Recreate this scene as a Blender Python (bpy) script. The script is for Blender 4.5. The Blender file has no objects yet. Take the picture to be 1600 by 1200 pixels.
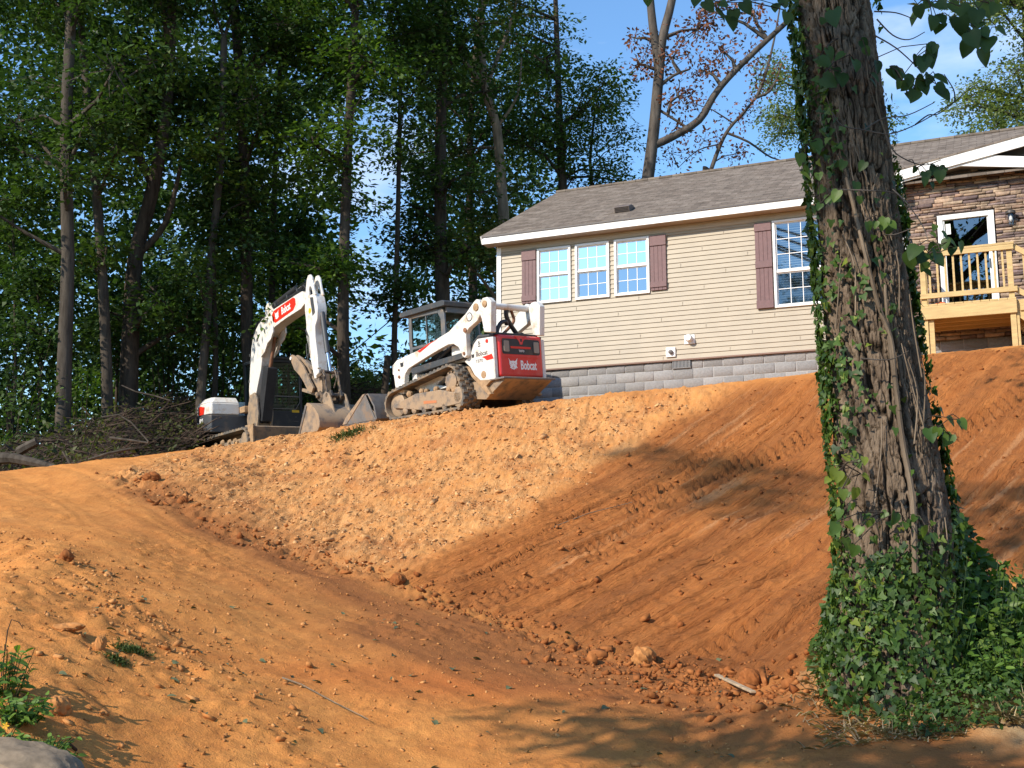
import bpy, bmesh, math, random
import numpy as np
from mathutils import Vector, Matrix, geometry
random.seed(7); RNG = np.random.default_rng(7)
R = math.radians
scene = bpy.context.scene
# ------------------------------------------------------------------ camera, sky, sun, exposure
FPX = 1808.0; PITCH = R(9.285); CAM = np.array([0, 0, 1.6])
cd = bpy.data.cameras.new('camera'); cam = bpy.data.objects.new('camera', cd); scene.collection.objects.link(cam)
cd.sensor_width = 36; cd.lens = FPX/1600*36; cd.clip_end = 2000; cd.clip_start = 0.05
cam.location = CAM; cam.rotation_euler = (math.pi/2+PITCH, 0, 0)
scene.camera = cam
SUN_AZ = R(52); SUN_EL = R(33)     # azimuth measured to the left of straight behind the camera
sun_dir = Vector((-math.sin(SUN_AZ)*math.cos(SUN_EL), -math.cos(SUN_AZ)*math.cos(SUN_EL), math.sin(SUN_EL)))
world = bpy.data.worlds.new("World"); scene.world = world; world.use_nodes = True
wn = world.node_tree; wn.nodes.clear()
w_out = wn.nodes.new('ShaderNodeOutputWorld'); w_bg = wn.nodes.new('ShaderNodeBackground')
w_sky = wn.nodes.new('ShaderNodeTexSky'); w_sky.sky_type = 'NISHITA'; w_sky.sun_disc = False
w_sky.sun_elevation = SUN_EL; w_sky.sun_rotation = math.atan2(sun_dir.x, sun_dir.y)
w_sky.air_density = 1.15; w_sky.dust_density = 0.15; w_sky.ozone_density = 3.5
# faint real clouds mixed into the sky by direction
w_tc = wn.nodes.new('ShaderNodeTexCoord'); w_mp = wn.nodes.new('ShaderNodeMapping'); w_mp.inputs['Scale'].default_value = (1, 1, 2.6)
w_nz = wn.nodes.new('ShaderNodeTexNoise'); w_nz.inputs['Scale'].default_value = 3.2; w_nz.inputs['Detail'].default_value = 6; w_nz.inputs['Roughness'].default_value = .58
w_rp = wn.nodes.new('ShaderNodeValToRGB'); w_rp.color_ramp.elements[0].position = .54; w_rp.color_ramp.elements[1].position = .86
w_rp.color_ramp.elements[0].color = (.04, .04, .04, 1); w_rp.color_ramp.elements[1].color = (.75, .75, .75, 1)
w_mx = wn.nodes.new('ShaderNodeMix'); w_mx.data_type = 'RGBA'; w_mx.inputs[7].default_value = (7.5, 7.6, 8.0, 1)
wn.links.new(w_tc.outputs['Generated'], w_mp.inputs[0]); wn.links.new(w_mp.outputs[0], w_nz.inputs[0]); wn.links.new(w_nz.outputs[0], w_rp.inputs[0])
wn.links.new(w_rp.outputs[0], w_mx.inputs[0]); w_hs = wn.nodes.new('ShaderNodeHueSaturation'); w_hs.inputs['Saturation'].default_value = 1.2; w_hs.inputs['Value'].default_value = 1.25; wn.links.new(w_sky.outputs[0], w_hs.inputs['Color']); wn.links.new(w_hs.outputs[0], w_mx.inputs[6]); wn.links.new(w_mx.outputs[2], w_bg.inputs[0])
w_bg.inputs[1].default_value = 0.15
wn.links.new(w_bg.outputs[0], w_out.inputs[0])
sl = bpy.data.lights.new('sun', 'SUN'); so = bpy.data.objects.new('sun', sl); scene.collection.objects.link(so)
sl.energy = 4.8; sl.angle = R(0.5); sl.color = (1, .89, .75)
so.rotation_euler = sun_dir.to_track_quat('Z', 'Y').to_euler(); so.location = (-20, -20, 30)
scene.view_settings.view_transform = 'Standard'; scene.view_settings.look = 'None'
scene.view_settings.gamma = 1; scene.view_settings.exposure = 0.4; scene.view_settings.use_curve_mapping = False
scene.cycles.max_bounces = 6; scene.cycles.transparent_max_bounces = 12

# ------------------------------------------------------------------ helpers
def ray(px, py):
    x = (px-800)/FPX; u = (600-py)/FPX
    return np.array([x, math.cos(PITCH)-u*math.sin(PITCH), math.sin(PITCH)+u*math.cos(PITCH)])
def at(px, py, Y):
    r = ray(px, py); return CAM + r*(Y/r[1])
def tag(o, label=None, cat=None, group=None, kind=None):
    if label: o['label'] = label
    if cat: o['category'] = cat
    if group: o['group'] = group
    if kind: o['kind'] = kind
    return o
def empty(name, loc, rot=(0, 0, 0), label=None, cat=None, group=None):
    o = bpy.data.objects.new(name, None); scene.collection.objects.link(o)
    o.location = loc; o.rotation_euler = rot; o.empty_display_size = .1
    return tag(o, label, cat, group)
def link(name, me, parent=None):
    o = bpy.data.objects.new(name, me); scene.collection.objects.link(o)
    if parent: o.parent = parent
    return o
def np_mesh(name, V, F, mat=None, smooth=False, attrs=None):
    """V (n,3); F (m,k) equal-size faces"""
    V = np.asarray(V, np.float32); F = np.asarray(F, np.int32)
    me = bpy.data.meshes.new(name); k = F.shape[1]
    me.vertices.add(len(V)); me.vertices.foreach_set('co', V.ravel())
    me.loops.add(F.size); me.loops.foreach_set('vertex_index', F.ravel())
    me.polygons.add(len(F)); me.polygons.foreach_set('loop_start', np.arange(0, F.size, k, dtype=np.int32))
    try: me.polygons.foreach_set('loop_total', np.full(len(F), k, np.int32))
    except Exception: pass
    me.update(calc_edges=True)
    if smooth: me.polygons.foreach_set('use_smooth', np.ones(len(F), bool))
    if attrs:
        for an, av in attrs.items():
            av = np.asarray(av, np.float32)
            if av.ndim == 1:
                a = me.attributes.new(an, 'FLOAT', 'POINT'); a.data.foreach_set('value', av)
            else:
                a = me.attributes.new(an, 'FLOAT_COLOR', 'POINT')
                a.data.foreach_set('color', np.hstack([av, np.ones((len(av), 1), np.float32)]).ravel())
    if mat: me.materials.append(mat)
    return me
class MB:
    def __init__(s): s.v = []; s.f = []; s.m = []; s.cm = 0
    def add(s, vs, fs):
        b = len(s.v); s.v += [tuple(v) for v in vs]; s.f += [tuple(b+i for i in f) for f in fs]; s.m += [s.cm]*len(fs); return s
    def box(s, c, d, rot=None):
        hx, hy, hz = d[0]/2, d[1]/2, d[2]/2
        vs = [Vector((x, y, z)) for x in (-hx, hx) for y in (-hy, hy) for z in (-hz, hz)]
        if rot is not None: vs = [rot @ v for v in vs]
        c = Vector(c)
        return s.add([v+c for v in vs], [(0, 1, 3, 2), (4, 6, 7, 5), (0, 4, 5, 1), (2, 3, 7, 6), (0, 2, 6, 4), (1, 5, 7, 3)])
    def b2(s, x0, x1, y0, y1, z0, z1): return s.box(((x0+x1)/2, (y0+y1)/2, (z0+z1)/2), (x1-x0, y1-y0, z1-z0))
    def prism(s, prof, y0, y1):
        """profile in (x,z), extruded along y"""
        n = len(prof)
        a = sum(prof[i][0]*prof[(i+1) % n][1]-prof[(i+1) % n][0]*prof[i][1] for i in range(n))
        if a < 0: prof = prof[::-1]
        vs = [(p[0], y0, p[1]) for p in prof]+[(p[0], y1, p[1]) for p in prof]
        fs = [tuple(range(n)), tuple(range(2*n-1, n-1, -1))]+[(i, n+i, n+(i+1) % n, (i+1) % n) for i in range(n)]
        return s.add(vs, fs)
    def bar(s, p0, p1, w, h, up=(0, 0, 1)):
        p0 = Vector(p0); p1 = Vector(p1); d = (p1-p0).normalized(); u = Vector(up)
        sd = d.cross(u).normalized(); u2 = sd.cross(d)
        vs = [p+sd*a*w/2+u2*b*h/2 for p in (p0, p1) for a, b in ((-1, -1), (1, -1), (1, 1), (-1, 1))]
        return s.add(vs, [(3, 2, 1, 0), (4, 5, 6, 7), (0, 1, 5, 4), (1, 2, 6, 5), (2, 3, 7, 6), (3, 0, 4, 7)])
    def tube(s, pts, rad, n=10, cap=True):
        pts = [Vector(p) for p in pts]; rad = rad if hasattr(rad, '__len__') else [rad]*len(pts)
        vs = []; fs = []; ref = None
        for i, p in enumerate(pts):
            d = ((pts[i+1] if i < len(pts)-1 else p)-(pts[i-1] if i else p)).normalized()
            if ref is None: ref = Vector((0, 0, 1)) if abs(d.z) < .9 else Vector((1, 0, 0))
            a = d.cross(ref).normalized(); b = a.cross(d).normalized(); ref = b
            for k in range(n):
                t = 2*math.pi*k/n; vs.append(p+(a*math.cos(t)+b*math.sin(t))*rad[i])
        for i in range(len(pts)-1):
            for k in range(n): fs.append((i*n+k, i*n+(k+1) % n, (i+1)*n+(k+1) % n, (i+1)*n+k))
        if cap: fs.append(tuple(range(n-1, -1, -1))); fs.append(tuple((len(pts)-1)*n+k for k in range(n)))
        return s.add(vs, fs)
    def cyl(s, p0, p1, r, n=20): return s.tube([p0, p1], r, n)
    def lathe(s, prof, axis_o, axis='y', n=24):
        """prof: (r, t) along axis from origin axis_o"""
        vs = []; fs = []; o = Vector(axis_o)
        for r, t in prof:
            for k in range(n):
                a = 2*math.pi*k/n; c, sn = r*math.cos(a), r*math.sin(a)
                vs.append(o+Vector((c, t, sn) if axis == 'y' else (t, c, sn) if axis == 'x' else (c, sn, t)))
        for i in range(len(prof)-1):
            for k in range(n): fs.append((i*n+k, i*n+(k+1) % n, (i+1)*n+(k+1) % n, (i+1)*n+k))
        fs.append(tuple(range(n))); fs.append(tuple((len(prof)-1)*n+k for k in range(n)))
        return s.add(vs, fs)
    def build(s, name, mats, parent=None, bevel=0, smooth=True, angle=35, seg=2):
        me = bpy.data.meshes.new(name); me.from_pydata(s.v, [], s.f); me.update()
        bm = bmesh.new(); bm.from_mesh(me); bmesh.ops.recalc_face_normals(bm, faces=bm.faces[:]); bm.to_mesh(me); bm.free()
        for m in (mats if isinstance(mats, (list, tuple)) else [mats]): me.materials.append(m)
        if len(set(s.m)) > 1: me.polygons.foreach_set('material_index', s.m)
        if smooth:
            me.polygons.foreach_set('use_smooth', [True]*len(me.polygons)); me.set_sharp_from_angle(angle=R(angle))
        o = link(name, me, parent)
        if bevel:
            b = o.modifiers.new('bevel', 'BEVEL'); b.width = bevel; b.segments = seg; b.limit_method = 'ANGLE'; b.angle_limit = R(35); b.harden_normals = smooth
        return o
def text_part(name, body, size, mat, parent, origin, xdir, updir, sx=1.0, extr=.002, offset=0.0, align='CENTER'):
    cu = bpy.data.curves.new(name, 'FONT'); cu.body = body; cu.size = size; cu.extrude = extr; cu.offset = offset
    cu.align_x = align; cu.align_y = 'CENTER'; cu.resolution_u = 3
    t = bpy.data.objects.new(name, cu); scene.collection.objects.link(t); bpy.context.view_layer.update()
    me = bpy.data.meshes.new_from_object(t.evaluated_get(bpy.context.evaluated_depsgraph_get()))
    bpy.data.objects.remove(t); bpy.data.curves.remove(cu)
    x = Vector(xdir).normalized(); u = Vector(updir); u = (u-x*u.dot(x)).normalized(); z = x.cross(u)
    M = Matrix((x*sx, u, z)).transposed().to_4x4(); M.translation = Vector(origin)
    me.transform(M); me.materials.clear(); me.materials.append(mat)
    return link(name, me, parent)
# value noise
def _h(ix, iy, sd):
    n = (ix.astype(np.int64)*374761393+iy.astype(np.int64)*668265263+sd*1442695041) & 0x7fffffff
    n = ((n ^ (n >> 13))*1274126177) & 0x7fffffff
    return ((n ^ (n >> 16)) & 0xffff)/65535.0
def vnoise(x, y, sd=0):
    ix = np.floor(x); iy = np.floor(y); fx = x-ix; fy = y-iy
    fx = fx*fx*fx*(fx*(fx*6-15)+10); fy = fy*fy*fy*(fy*(fy*6-15)+10)
    a = _h(ix, iy, sd); b = _h(ix+1, iy, sd); c = _h(ix, iy+1, sd); d = _h(ix+1, iy+1, sd)
    return ((a*(1-fx)+b*fx)*(1-fy)+(c*(1-fx)+d*fx)*fy)*2-1
def fbm(x, y, oct=4, sd=0, g=.5):
    s = 0; a = 1; t = 0
    for i in range(oct):
        s = s+a*vnoise(x*2**i+i*17.3, y*2**i+i*9.1, sd+i); t += a; a *= g
    return s/t
def sstep(a, b, x):
    t = np.clip((x-a)/(b-a), 0, 1); return t*t*(3-2*t)
# ------------------------------------------------------------------ materials
def mat(name, col, rough=.6, metal=0, var=0, vscale=8, dirt=None, dirt_amt=0, dirt_scale=3, bump=0, bscale=40, spec=.5, coat=0, attr=None):
    m = bpy.data.materials.new(name); m.use_nodes = True; nt = m.node_tree; N = nt.nodes; L = nt.links
    p = N['Principled BSDF']; p.inputs['Roughness'].default_value = rough; p.inputs['Metallic'].default_value = metal
    p.inputs['Specular IOR Level'].default_value = spec; p.inputs['Coat Weight'].default_value = coat
    p.inputs['Base Color'].default_value = (*col, 1)
    cur = None
    tc = N.new('ShaderNodeTexCoord')
    if attr:
        a = N.new('ShaderNodeAttribute'); a.attribute_name = attr; cur = a.outputs['Color']
    if var:
        nz = N.new('ShaderNodeTexNoise'); nz.inputs['Scale'].default_value = vscale; nz.inputs['Detail'].default_value = 6
        L.new(tc.outputs['Object'], nz.inputs[0])
        mr = N.new('ShaderNodeMapRange'); mr.inputs[1].default_value = .3; mr.inputs[2].default_value = .7; mr.inputs[3].default_value = 1-var; mr.inputs[4].default_value = 1+var
        L.new(nz.outputs[0], mr.inputs[0])
        vm = N.new('ShaderNodeVectorMath'); vm.operation = 'SCALE'
        if cur: L.new(cur, vm.inputs[0])
        else: vm.inputs[0].default_value = col
        L.new(mr.outputs[0], vm.inputs['Scale']); cur = vm.outputs[0]
    if dirt:
        nz = N.new('ShaderNodeTexNoise'); nz.inputs['Scale'].default_value = dirt_scale; nz.inputs['Detail'].default_value = 8; nz.inputs['Roughness'].default_value = .65
        L.new(tc.outputs['Object'], nz.inputs[0])
        rp = N.new('ShaderNodeMapRange'); c = .62-dirt_amt*.35
        rp.inputs[1].default_value = c-.06; rp.inputs[2].default_value = c+.12; rp.inputs[4].default_value = .85
        L.new(nz.outputs[0], rp.inputs[0])
        mx = N.new('ShaderNodeMix'); mx.data_type = 'RGBA'; mx.inputs[7].default_value = (*dirt, 1)
        if cur: L.new(cur, mx.inputs[6])
        else: mx.inputs[6].default_value = (*col, 1)
        L.new(rp.outputs[0], mx.inputs[0]); cur = mx.outputs[2]
    if cur: L.new(cur, p.inputs['Base Color'])
    if bump:
        nz = N.new('ShaderNodeTexNoise'); nz.inputs['Scale'].default_value = bscale; nz.inputs['Detail'].default_value = 5
        L.new(tc.outputs['Object'], nz.inputs[0])
        b = N.new('ShaderNodeBump'); b.inputs['Strength'].default_value = bump; b.inputs['Distance'].default_value = .01
        L.new(nz.outputs[0], b.inputs['Height']); L.new(b.outputs[0], p.inputs['Normal'])
    return m
CLAY = (.36, .18, .075)
M = {}
M['white'] = mat('white_paint', (.70, .69, .65), .42, var=.08, vscale=5, dirt=(.46, .34, .22), dirt_amt=.14, dirt_scale=5, coat=.2, bump=.15, bscale=12)
M['white_clean'] = mat('white_vinyl', (.78, .78, .76), .45, var=.03)
M['red'] = mat('red_paint', (.62, .02, .02), .32, var=.05, vscale=5, coat=.4)
M['black'] = mat('black_plastic', (.022, .023, .026), .5, var=.2, dirt=(.12, .09, .06), dirt_amt=.0)
M['char'] = mat('charcoal_steel', (.05, .055, .06), .5, var=.15, dirt=(.2, .14, .09), dirt_amt=.08)
M['grey_steel'] = mat('worn_grey_steel', (.16, .155, .15), .5, metal=.3, var=.2, dirt=(.3, .2, .12), dirt_amt=.25, bump=.3)
M['mud_steel'] = mat('muddy_steel', (.17, .15, .13), .65, metal=.1, var=.25, dirt=(.36, .25, .15), dirt_amt=.55, dirt_scale=4, bump=.5, bscale=25)
M['mud'] = mat('dried_mud', (.34, .22, .12), .9, var=.25, vscale=12, bump=.8, bscale=30)
M['rubber'] = mat('track_rubber', (.1, .095, .085), .85, var=.2, vscale=14, dirt=(.28, .2, .12), dirt_amt=.38, dirt_scale=6, bump=.4)
M['chrome'] = mat('chrome_rod', (.7, .7, .7), .15, metal=1)
M['yellow'] = mat('yellow_sticker', (.8, .45, .02), .5)
M['decal_red'] = mat('red_decal', (.62, .025, .01), .4)
M['decal_white'] = mat('white_decal', (.82, .82, .8), .4)
M['decal_grey'] = mat('grey_decal', (.10, .085, .08), .5)
M['grease'] = mat('greasy_dark_steel', (.045, .04, .036), .45, var=.3, vscale=20, dirt=(.24, .17, .11), dirt_amt=.35, dirt_scale=9, bump=.4)
M['decal_black'] = mat('black_decal', (.03, .03, .03), .5)
M['rust'] = mat('rusty_rod', (.2, .09, .045), .6, var=.3)
M['lens'] = mat('lamp_lens', (.25, .22, .19), .15, coat=.5)
M['orange'] = mat('orange_plastic', (.75, .12, .02), .5)
def glass_mat(name, tint, gfac, grough=.02):
    m = bpy.data.materials.new(name); m.use_nodes = True; nt = m.node_tree; nt.nodes.clear()
    o = nt.nodes.new('ShaderNodeOutputMaterial'); mx = nt.nodes.new('ShaderNodeMixShader'); mx.inputs[0].default_value = gfac
    t = nt.nodes.new('ShaderNodeBsdfTransparent'); t.inputs[0].default_value = (*tint, 1)
    g = nt.nodes.new('ShaderNodeBsdfGlossy'); g.inputs['Roughness'].default_value = grough; g.inputs['Color'].default_value = (.8, .92, 1, 1)
    nt.links.new(t.outputs[0], mx.inputs[1]); nt.links.new(g.outputs[0], mx.inputs[2]); nt.links.new(mx.outputs[0], o.inputs[0]); return m
M['pane'] = glass_mat('window_glass', (.55, .6, .6), .26)
M['cab_glass'] = glass_mat('cab_glass', (.58, .78, .70), .045)
# ------------------------------------------------------------------ ground: one graded sheet
CP = []; 
def cp(px, py, Y, dz=0): p = at(px, py, Y); p[2] += dz; CP.append(p); return p
toe = [(180, 741, 18.5), (290, 792, 16.9), (400, 850, 15.5), (510, 880, 14.4), (620, 905, 13.5), (710, 950, 12.6), (800, 985, 12), (900, 1020, 11.2), (1000, 1042, 10.6), (1080, 1058, 10.1), (1150, 1072, 9.7), (1250, 1092, 9.0)]
for t in toe: cp(*t)
crest = [(300, 705, 21.3), (400, 691, 22.6), (470, 676, 22.3), (540, 663, 21.8), (620, 652, 21.2), (730, 640, 20.7), (840, 628, 20.5), (1000, 609, 20.0), (1150, 591, 19.4), (1288, 577, 18.8), (1450, 553, 18.0), (1600, 540, 17.2), (1800, 520, 16.2)]
for t in crest: cp(*t)
# left facet mid rows
for t in [(330, 750, 18.2), (400, 770, 18.4), (480, 780, 17.9), (560, 790, 17.2), (650, 800, 16.4), (430, 722, 20.4), (560, 720, 19.6), (700, 715, 18.8), (640, 870, 14.3)]: cp(*t)
# ridge between the two facets
for t in [(740, 845, 14.7), (830, 790, 15.8), (910, 740, 16.9), (1000, 690, 17.9), (1090, 648, 18.6), (1180, 612, 19.0)]: cp(*t)
# right facet
for t in [(850, 900, 13.6), (950, 860, 14.0), (1050, 900, 13.0), (1000, 960, 12.0), (1100, 980, 11.4), (1150, 1000, 11.0), (1120, 780, 15.3), (1250, 700, 16.6), (1250, 800, 14.4), (1200, 880, 12.8), (1230, 960, 11.0),
          (1400, 620, 16.6), (1600, 600, 15.7), (1450, 700, 15.0), (1450, 800, 13.0), (1600, 700, 14.0), (1600, 800, 12.2), (1800, 650, 13.5), (1500, 860, 11.6), (1620, 880, 10.7)]: cp(*t)
# mound of the tree
for t in [(1262, 1045, 8.85), (1300, 985, 8.7), (1330, 1075, 8.15), (1420, 1105, 7.75), (1560, 1140, 7.25), (1400, 1000, 8.5), (1520, 960, 9.0), (1600, 960, 9.0), (1560, 1020, 8.3), (1640, 1100, 7.5), (1750, 1000, 8.0), (1290, 1085, 8.3), (1400, 1130, 7.75), (1560, 1172, 7.2), (1700, 1190, 6.9)]: cp(*t)
# road surface
for t in [(0, 736, 19.3), (90, 737, 19.0), (-200, 740, 19.5), (100, 790, 16.4), (200, 830, 14.6), (0, 812, 14.2), (-150, 800, 14.5), (70, 862, 11.6), (130, 905, 10.6), (190, 950, 9.8), (250, 1000, 9.15), (330, 1060, 8.4), (450, 1180, 7.3), (300, 900, 12.6), (450, 960, 11.4), (600, 1000, 10.5),
          (400, 1010, 10.0), (700, 1060, 9.5), (850, 1080, 9.3), (550, 1100, 8.7), (700, 1190, 7.7), (900, 1150, 8.3), (1100, 1150, 8.2), (1000, 1200, 7.6), (1250, 1200, 7.0), (1500, 1240, 6.4)]: cp(*t)
# left bank and below
for t in [(0, 900, 9.5), (0, 960, 8.4), (60, 960, 8.6), (120, 1010, 8.0), (0, 1030, 7.4), (100, 1090, 7.05), (200, 1120, 7.3), (20, 1120, 6.4), (150, 1190, 6.6), (300, 1200, 6.9), (-200, 960, 8.6), (-200, 1100, 6.6), (60, 1210, 5.9)]: cp(*t)
# machines' pad, house base, yard behind
for x, y, z in [(-8.2, 24.5, 3.95), (-8.4, 28, 4.1), (-6.5, 25.6, 4.28), (-6.6, 30.5, 4.42), (-4, 24.2, 4.42), (-4, 28, 4.55), (-3.5, 31, 4.6), (-1.5, 23, 4.62), (0, 21.6, 4.72), (0, 24.6, 4.85), (3, 23.1, 5.0), (6.2, 21.7, 5.22), (8.3, 19.4, 5.36), (10.5,18.6,5.4), (13, 18, 5.6), (0, 33, 4.9), (12, 30, 5.4),
                (-10, 22.3, 3.35), (-12, 20.5, 3.3), (-14, 27, 3.5), (-10, 30, 3.7), (-25, 30, 3.2), (-18, 18, 2.6), (-10, 12, 1.2), (-6.8, 8, .35), (-9, 4, .1), (0, 3.5, .12), (5, 3.5, .25), (9, 4.5, .9), (-3.6, 4, .35), (-2, 5, .3), (2, 5.4, .4),
                (14, 12, 3.2), (12, 8, 1.9), (25, 25, 5.8), (30, 5, 2), (-30, 0, -.5), (0, -20, -.8), (-6, 40, 4.2), (20, 50, 5.6), (-30, 55, 3.2), (-150, 150, 2), (150, 150, 4), (0, 260, 3), (-150, -60, -3), (150, -60, -2), (-260, 260, 2), (260, 260, 4)]:
    CP.append(np.array([x, y, z]))
CP = np.array(CP)
def index_of(px, py, Y):
    p = at(px, py, Y); return int(np.argmin(((CP[:, :2]-p[:2])**2).sum(1)))
cons = []
for L_ in (toe, crest, [(70, 862, 11.6), (130, 905, 10.6), (190, 950, 9.8), (250, 1000, 9.15), (330, 1060, 8.4), (450, 1180, 7.3)], [(620, 905, 13.5), (740, 845, 14.7), (830, 790, 15.8), (910, 740, 16.9), (1000, 690, 17.9), (1090, 648, 18.6), (1180, 612, 19.0)]):
    ii = [index_of(*t) for t in L_]; cons += [(a, b) for a, b in zip(ii[:-1], ii[1:])]
dv, de, df, ov, oe, of = geometry.delaunay_2d_cdt([Vector((p[0], p[1])) for p in CP], cons, [], 0, 1e-6)
TV = np.array([[v.x, v.y] for v in dv]); TZ = np.array([np.mean([CP[j, 2] for j in ov[i]]) if len(ov[i]) else np.nan for i in range(len(dv))])
for i in np.where(np.isnan(TZ))[0]:
    d2 = ((CP[:, :2]-TV[i])**2).sum(1); k = np.argsort(d2)[:3]; TZ[i] = np.average(CP[k, 2], weights=1/(d2[k]+1e-6))
TRI = [tuple(f) for f in df]
def axis_graded(a, b, h0, h1, lo, hi):
    n = int((b-a)/((h0+h1)/2)); t = np.linspace(0, 1, n); core = a+(b-a)*(t*h0+(h1-h0)*t*t/2)/((h0+h1)/2)
    out = []; h = h0; x = a
    while x > lo: h *= 1.35; x -= h; out.append(x)
    left = out[::-1]; out = []; h = h1; x = b
    while x < hi: h *= 1.35; x += h; out.append(x)
    return np.array(left+list(core)+out)
gx = axis_graded(-9.6, 9.6, .027, .027, -270, 270); gy = axis_graded(5.0, 24.0, .018, .056, -90, 265)
GX, GY = np.meshgrid(gx, gy); GZ = np.full(GX.shape, 2.5)
for tri in TRI:
    p = TV[list(tri)]; z = TZ[list(tri)]
    i0 = np.searchsorted(gx, p[:, 0].min()); i1 = np.searchsorted(gx, p[:, 0].max()); j0 = np.searchsorted(gy, p[:, 1].min()); j1 = np.searchsorted(gy, p[:, 1].max())
    if i1 <= i0 or j1 <= j0: continue
    X = GX[j0:j1, i0:i1]; Y = GY[j0:j1, i0:i1]
    d = (p[1, 1]-p[2, 1])*(p[0, 0]-p[2, 0])+(p[2, 0]-p[1, 0])*(p[0, 1]-p[2, 1])
    if abs(d) < 1e-12: continue
    a = ((p[1, 1]-p[2, 1])*(X-p[2, 0])+(p[2, 0]-p[1, 0])*(Y-p[2, 1]))/d; b = ((p[2, 1]-p[0, 1])*(X-p[2, 0])+(p[0, 0]-p[2, 0])*(Y-p[2, 1]))/d; c = 1-a-b
    m = (a >= -1e-6) & (b >= -1e-6) & (c >= -1e-6)
    GZ[j0:j1, i0:i1][m] = (a*z[0]+b*z[1]+c*z[2])[m]
def blur(A, n, it):
    for _ in range(it):
        for ax in (0, 1):
            P = np.pad(A, [(n, n) if k == ax else (0, 0) for k in (0, 1)], 'edge'); cs = np.cumsum(P, axis=ax)
            cs = np.concatenate([np.zeros_like(np.take(cs, [0], ax)), cs], ax); w = 2*n+1
            A = (np.take(cs, range(w, cs.shape[ax]), ax)-np.take(cs, range(0, cs.shape[ax]-w), ax))/w
    return A
GZ = blur(GZ, 5, 3)
# --- zones -----------------------------------------------------------------
def seg_dist(P, A, B):
    A = np.array(A[:2]); B = np.array(B[:2]); d = B-A; t = np.clip(((P[0]-A[0])*d[0]+(P[1]-A[1])*d[1])/(d@d), 0, 1)
    return np.hypot(P[0]-A[0]-t*d[0], P[1]-A[1]-t*d[1])
def pl_dist(pts, P=None):
    P = (GX, GY) if P is None else P; D = None; W = [at(*q) for q in pts]
    for a, b in zip(W[:-1], W[1:]):
        q = seg_dist(P, a, b); D = q if D is None else np.minimum(D, q)
    return D
def in_poly(pts, P=None):
    P = (GX, GY) if P is None else P; W = [at(*q)[:2] for q in pts]; ins = np.zeros(P[0].shape, bool)
    for (x0, y0), (x1, y1) in zip(W, W[1:]+W[:1]):
        c = ((y0 > P[1]) != (y1 > P[1])) & (P[0] < (x1-x0)*(P[1]-y0)/(y1-y0+1e-12)+x0); ins ^= c
    return ins
core = sstep(-10.5, -9, GX)*(1-sstep(9.5, 11, GX))*sstep(4, 5.5, GY)*(1-sstep(24.5, 27, GY))
wx = fbm(GX*1.3, GY*1.3, 4, 50)*.7; wy = fbm(GX*1.3+40, GY*1.3, 4, 60)*.7
left_facet = [(160, 741, 18.6), (290, 792, 16.9), (400, 850, 15.5), (510, 880, 14.4), (620, 905, 13.5), (740, 845, 14.7), (830, 790, 15.8), (910, 740, 16.9), (1000, 690, 17.9), (1090, 648, 18.6), (1180, 612, 19.2), (1000, 609, 20.0), (840, 628, 20.8), (730, 640, 21.2), (540, 663, 22.5), (400, 691, 23.2), (300, 705, 22)]
LF = in_poly(left_facet, (GX+wx*.6, GY+wy*.6)).astype(float); LF = blur(LF, 9, 3)*(.75+.5*fbm(GX*4, GY*4, 3, 52)); LF = np.clip(LF*1.1, 0, 1)*core
right_facet = [(620, 905, 13.5), (740, 845, 14.7), (830, 790, 15.8), (910, 740, 16.9), (1000, 690, 17.9), (1090, 648, 18.6), (1180, 612, 19.2), (1450, 553, 18.2), (1800, 520, 16.2), (1900, 800, 10), (1620, 900, 10.4), (1500, 880, 11.2), (1290, 960, 10), (1250, 1075, 9.2), (1150, 1066, 9.9), (1000, 1038, 10.7), (800, 982, 12.1), (710, 947, 12.7)]
RF = in_poly(right_facet, (GX+wx*.4, GY+wy*.4)).astype(float); RF = blur(RF, 4, 2)*core
BANK = blur(in_poly([(70, 862, 11.6), (190, 950, 9.8), (330, 1060, 8.4), (200, 1150, 7.2), (100, 1200, 6.3), (-300, 1200, 5), (-300, 860, 12), (-60, 835, 13)]).astype(float), 4, 2)*core
dtoe = pl_dist(toe); dedge = pl_dist([(-60, 840, 13), (70, 862, 11.6), (130, 905, 10.6), (190, 950, 9.8), (250, 1000, 9.15), (330, 1060, 8.4), (450, 1180, 7.3)])
MOUND = blur(in_poly([(1255, 1040, 8.9), (1300, 1076, 8.3), (1420, 1112, 7.75), (1560, 1150, 7.2), (1800, 1180, 6.8), (1900, 950, 9), (1600, 930, 9.6), (1540, 900, 10), (1330, 960, 9.3)], (GX+wx*.25, GY+wy*.25)).astype(float), 4, 2)*core
ROAD = np.clip(1-LF-RF-BANK-MOUND, 0, 1)*core
# --- relief ----------------------------------------------------------------
Z = GZ.copy()
n1 = fbm(GX*.7, GY*.7, 4, 1); n2 = fbm(GX*2.6, GY*2.6, 4, 11); n3 = fbm(GX*9, GY*9, 3, 21); n4 = fbm(GX*22, GY*22, 2, 31)
Z += core*(n1*.06+n2*.018+n3*.006)
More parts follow.
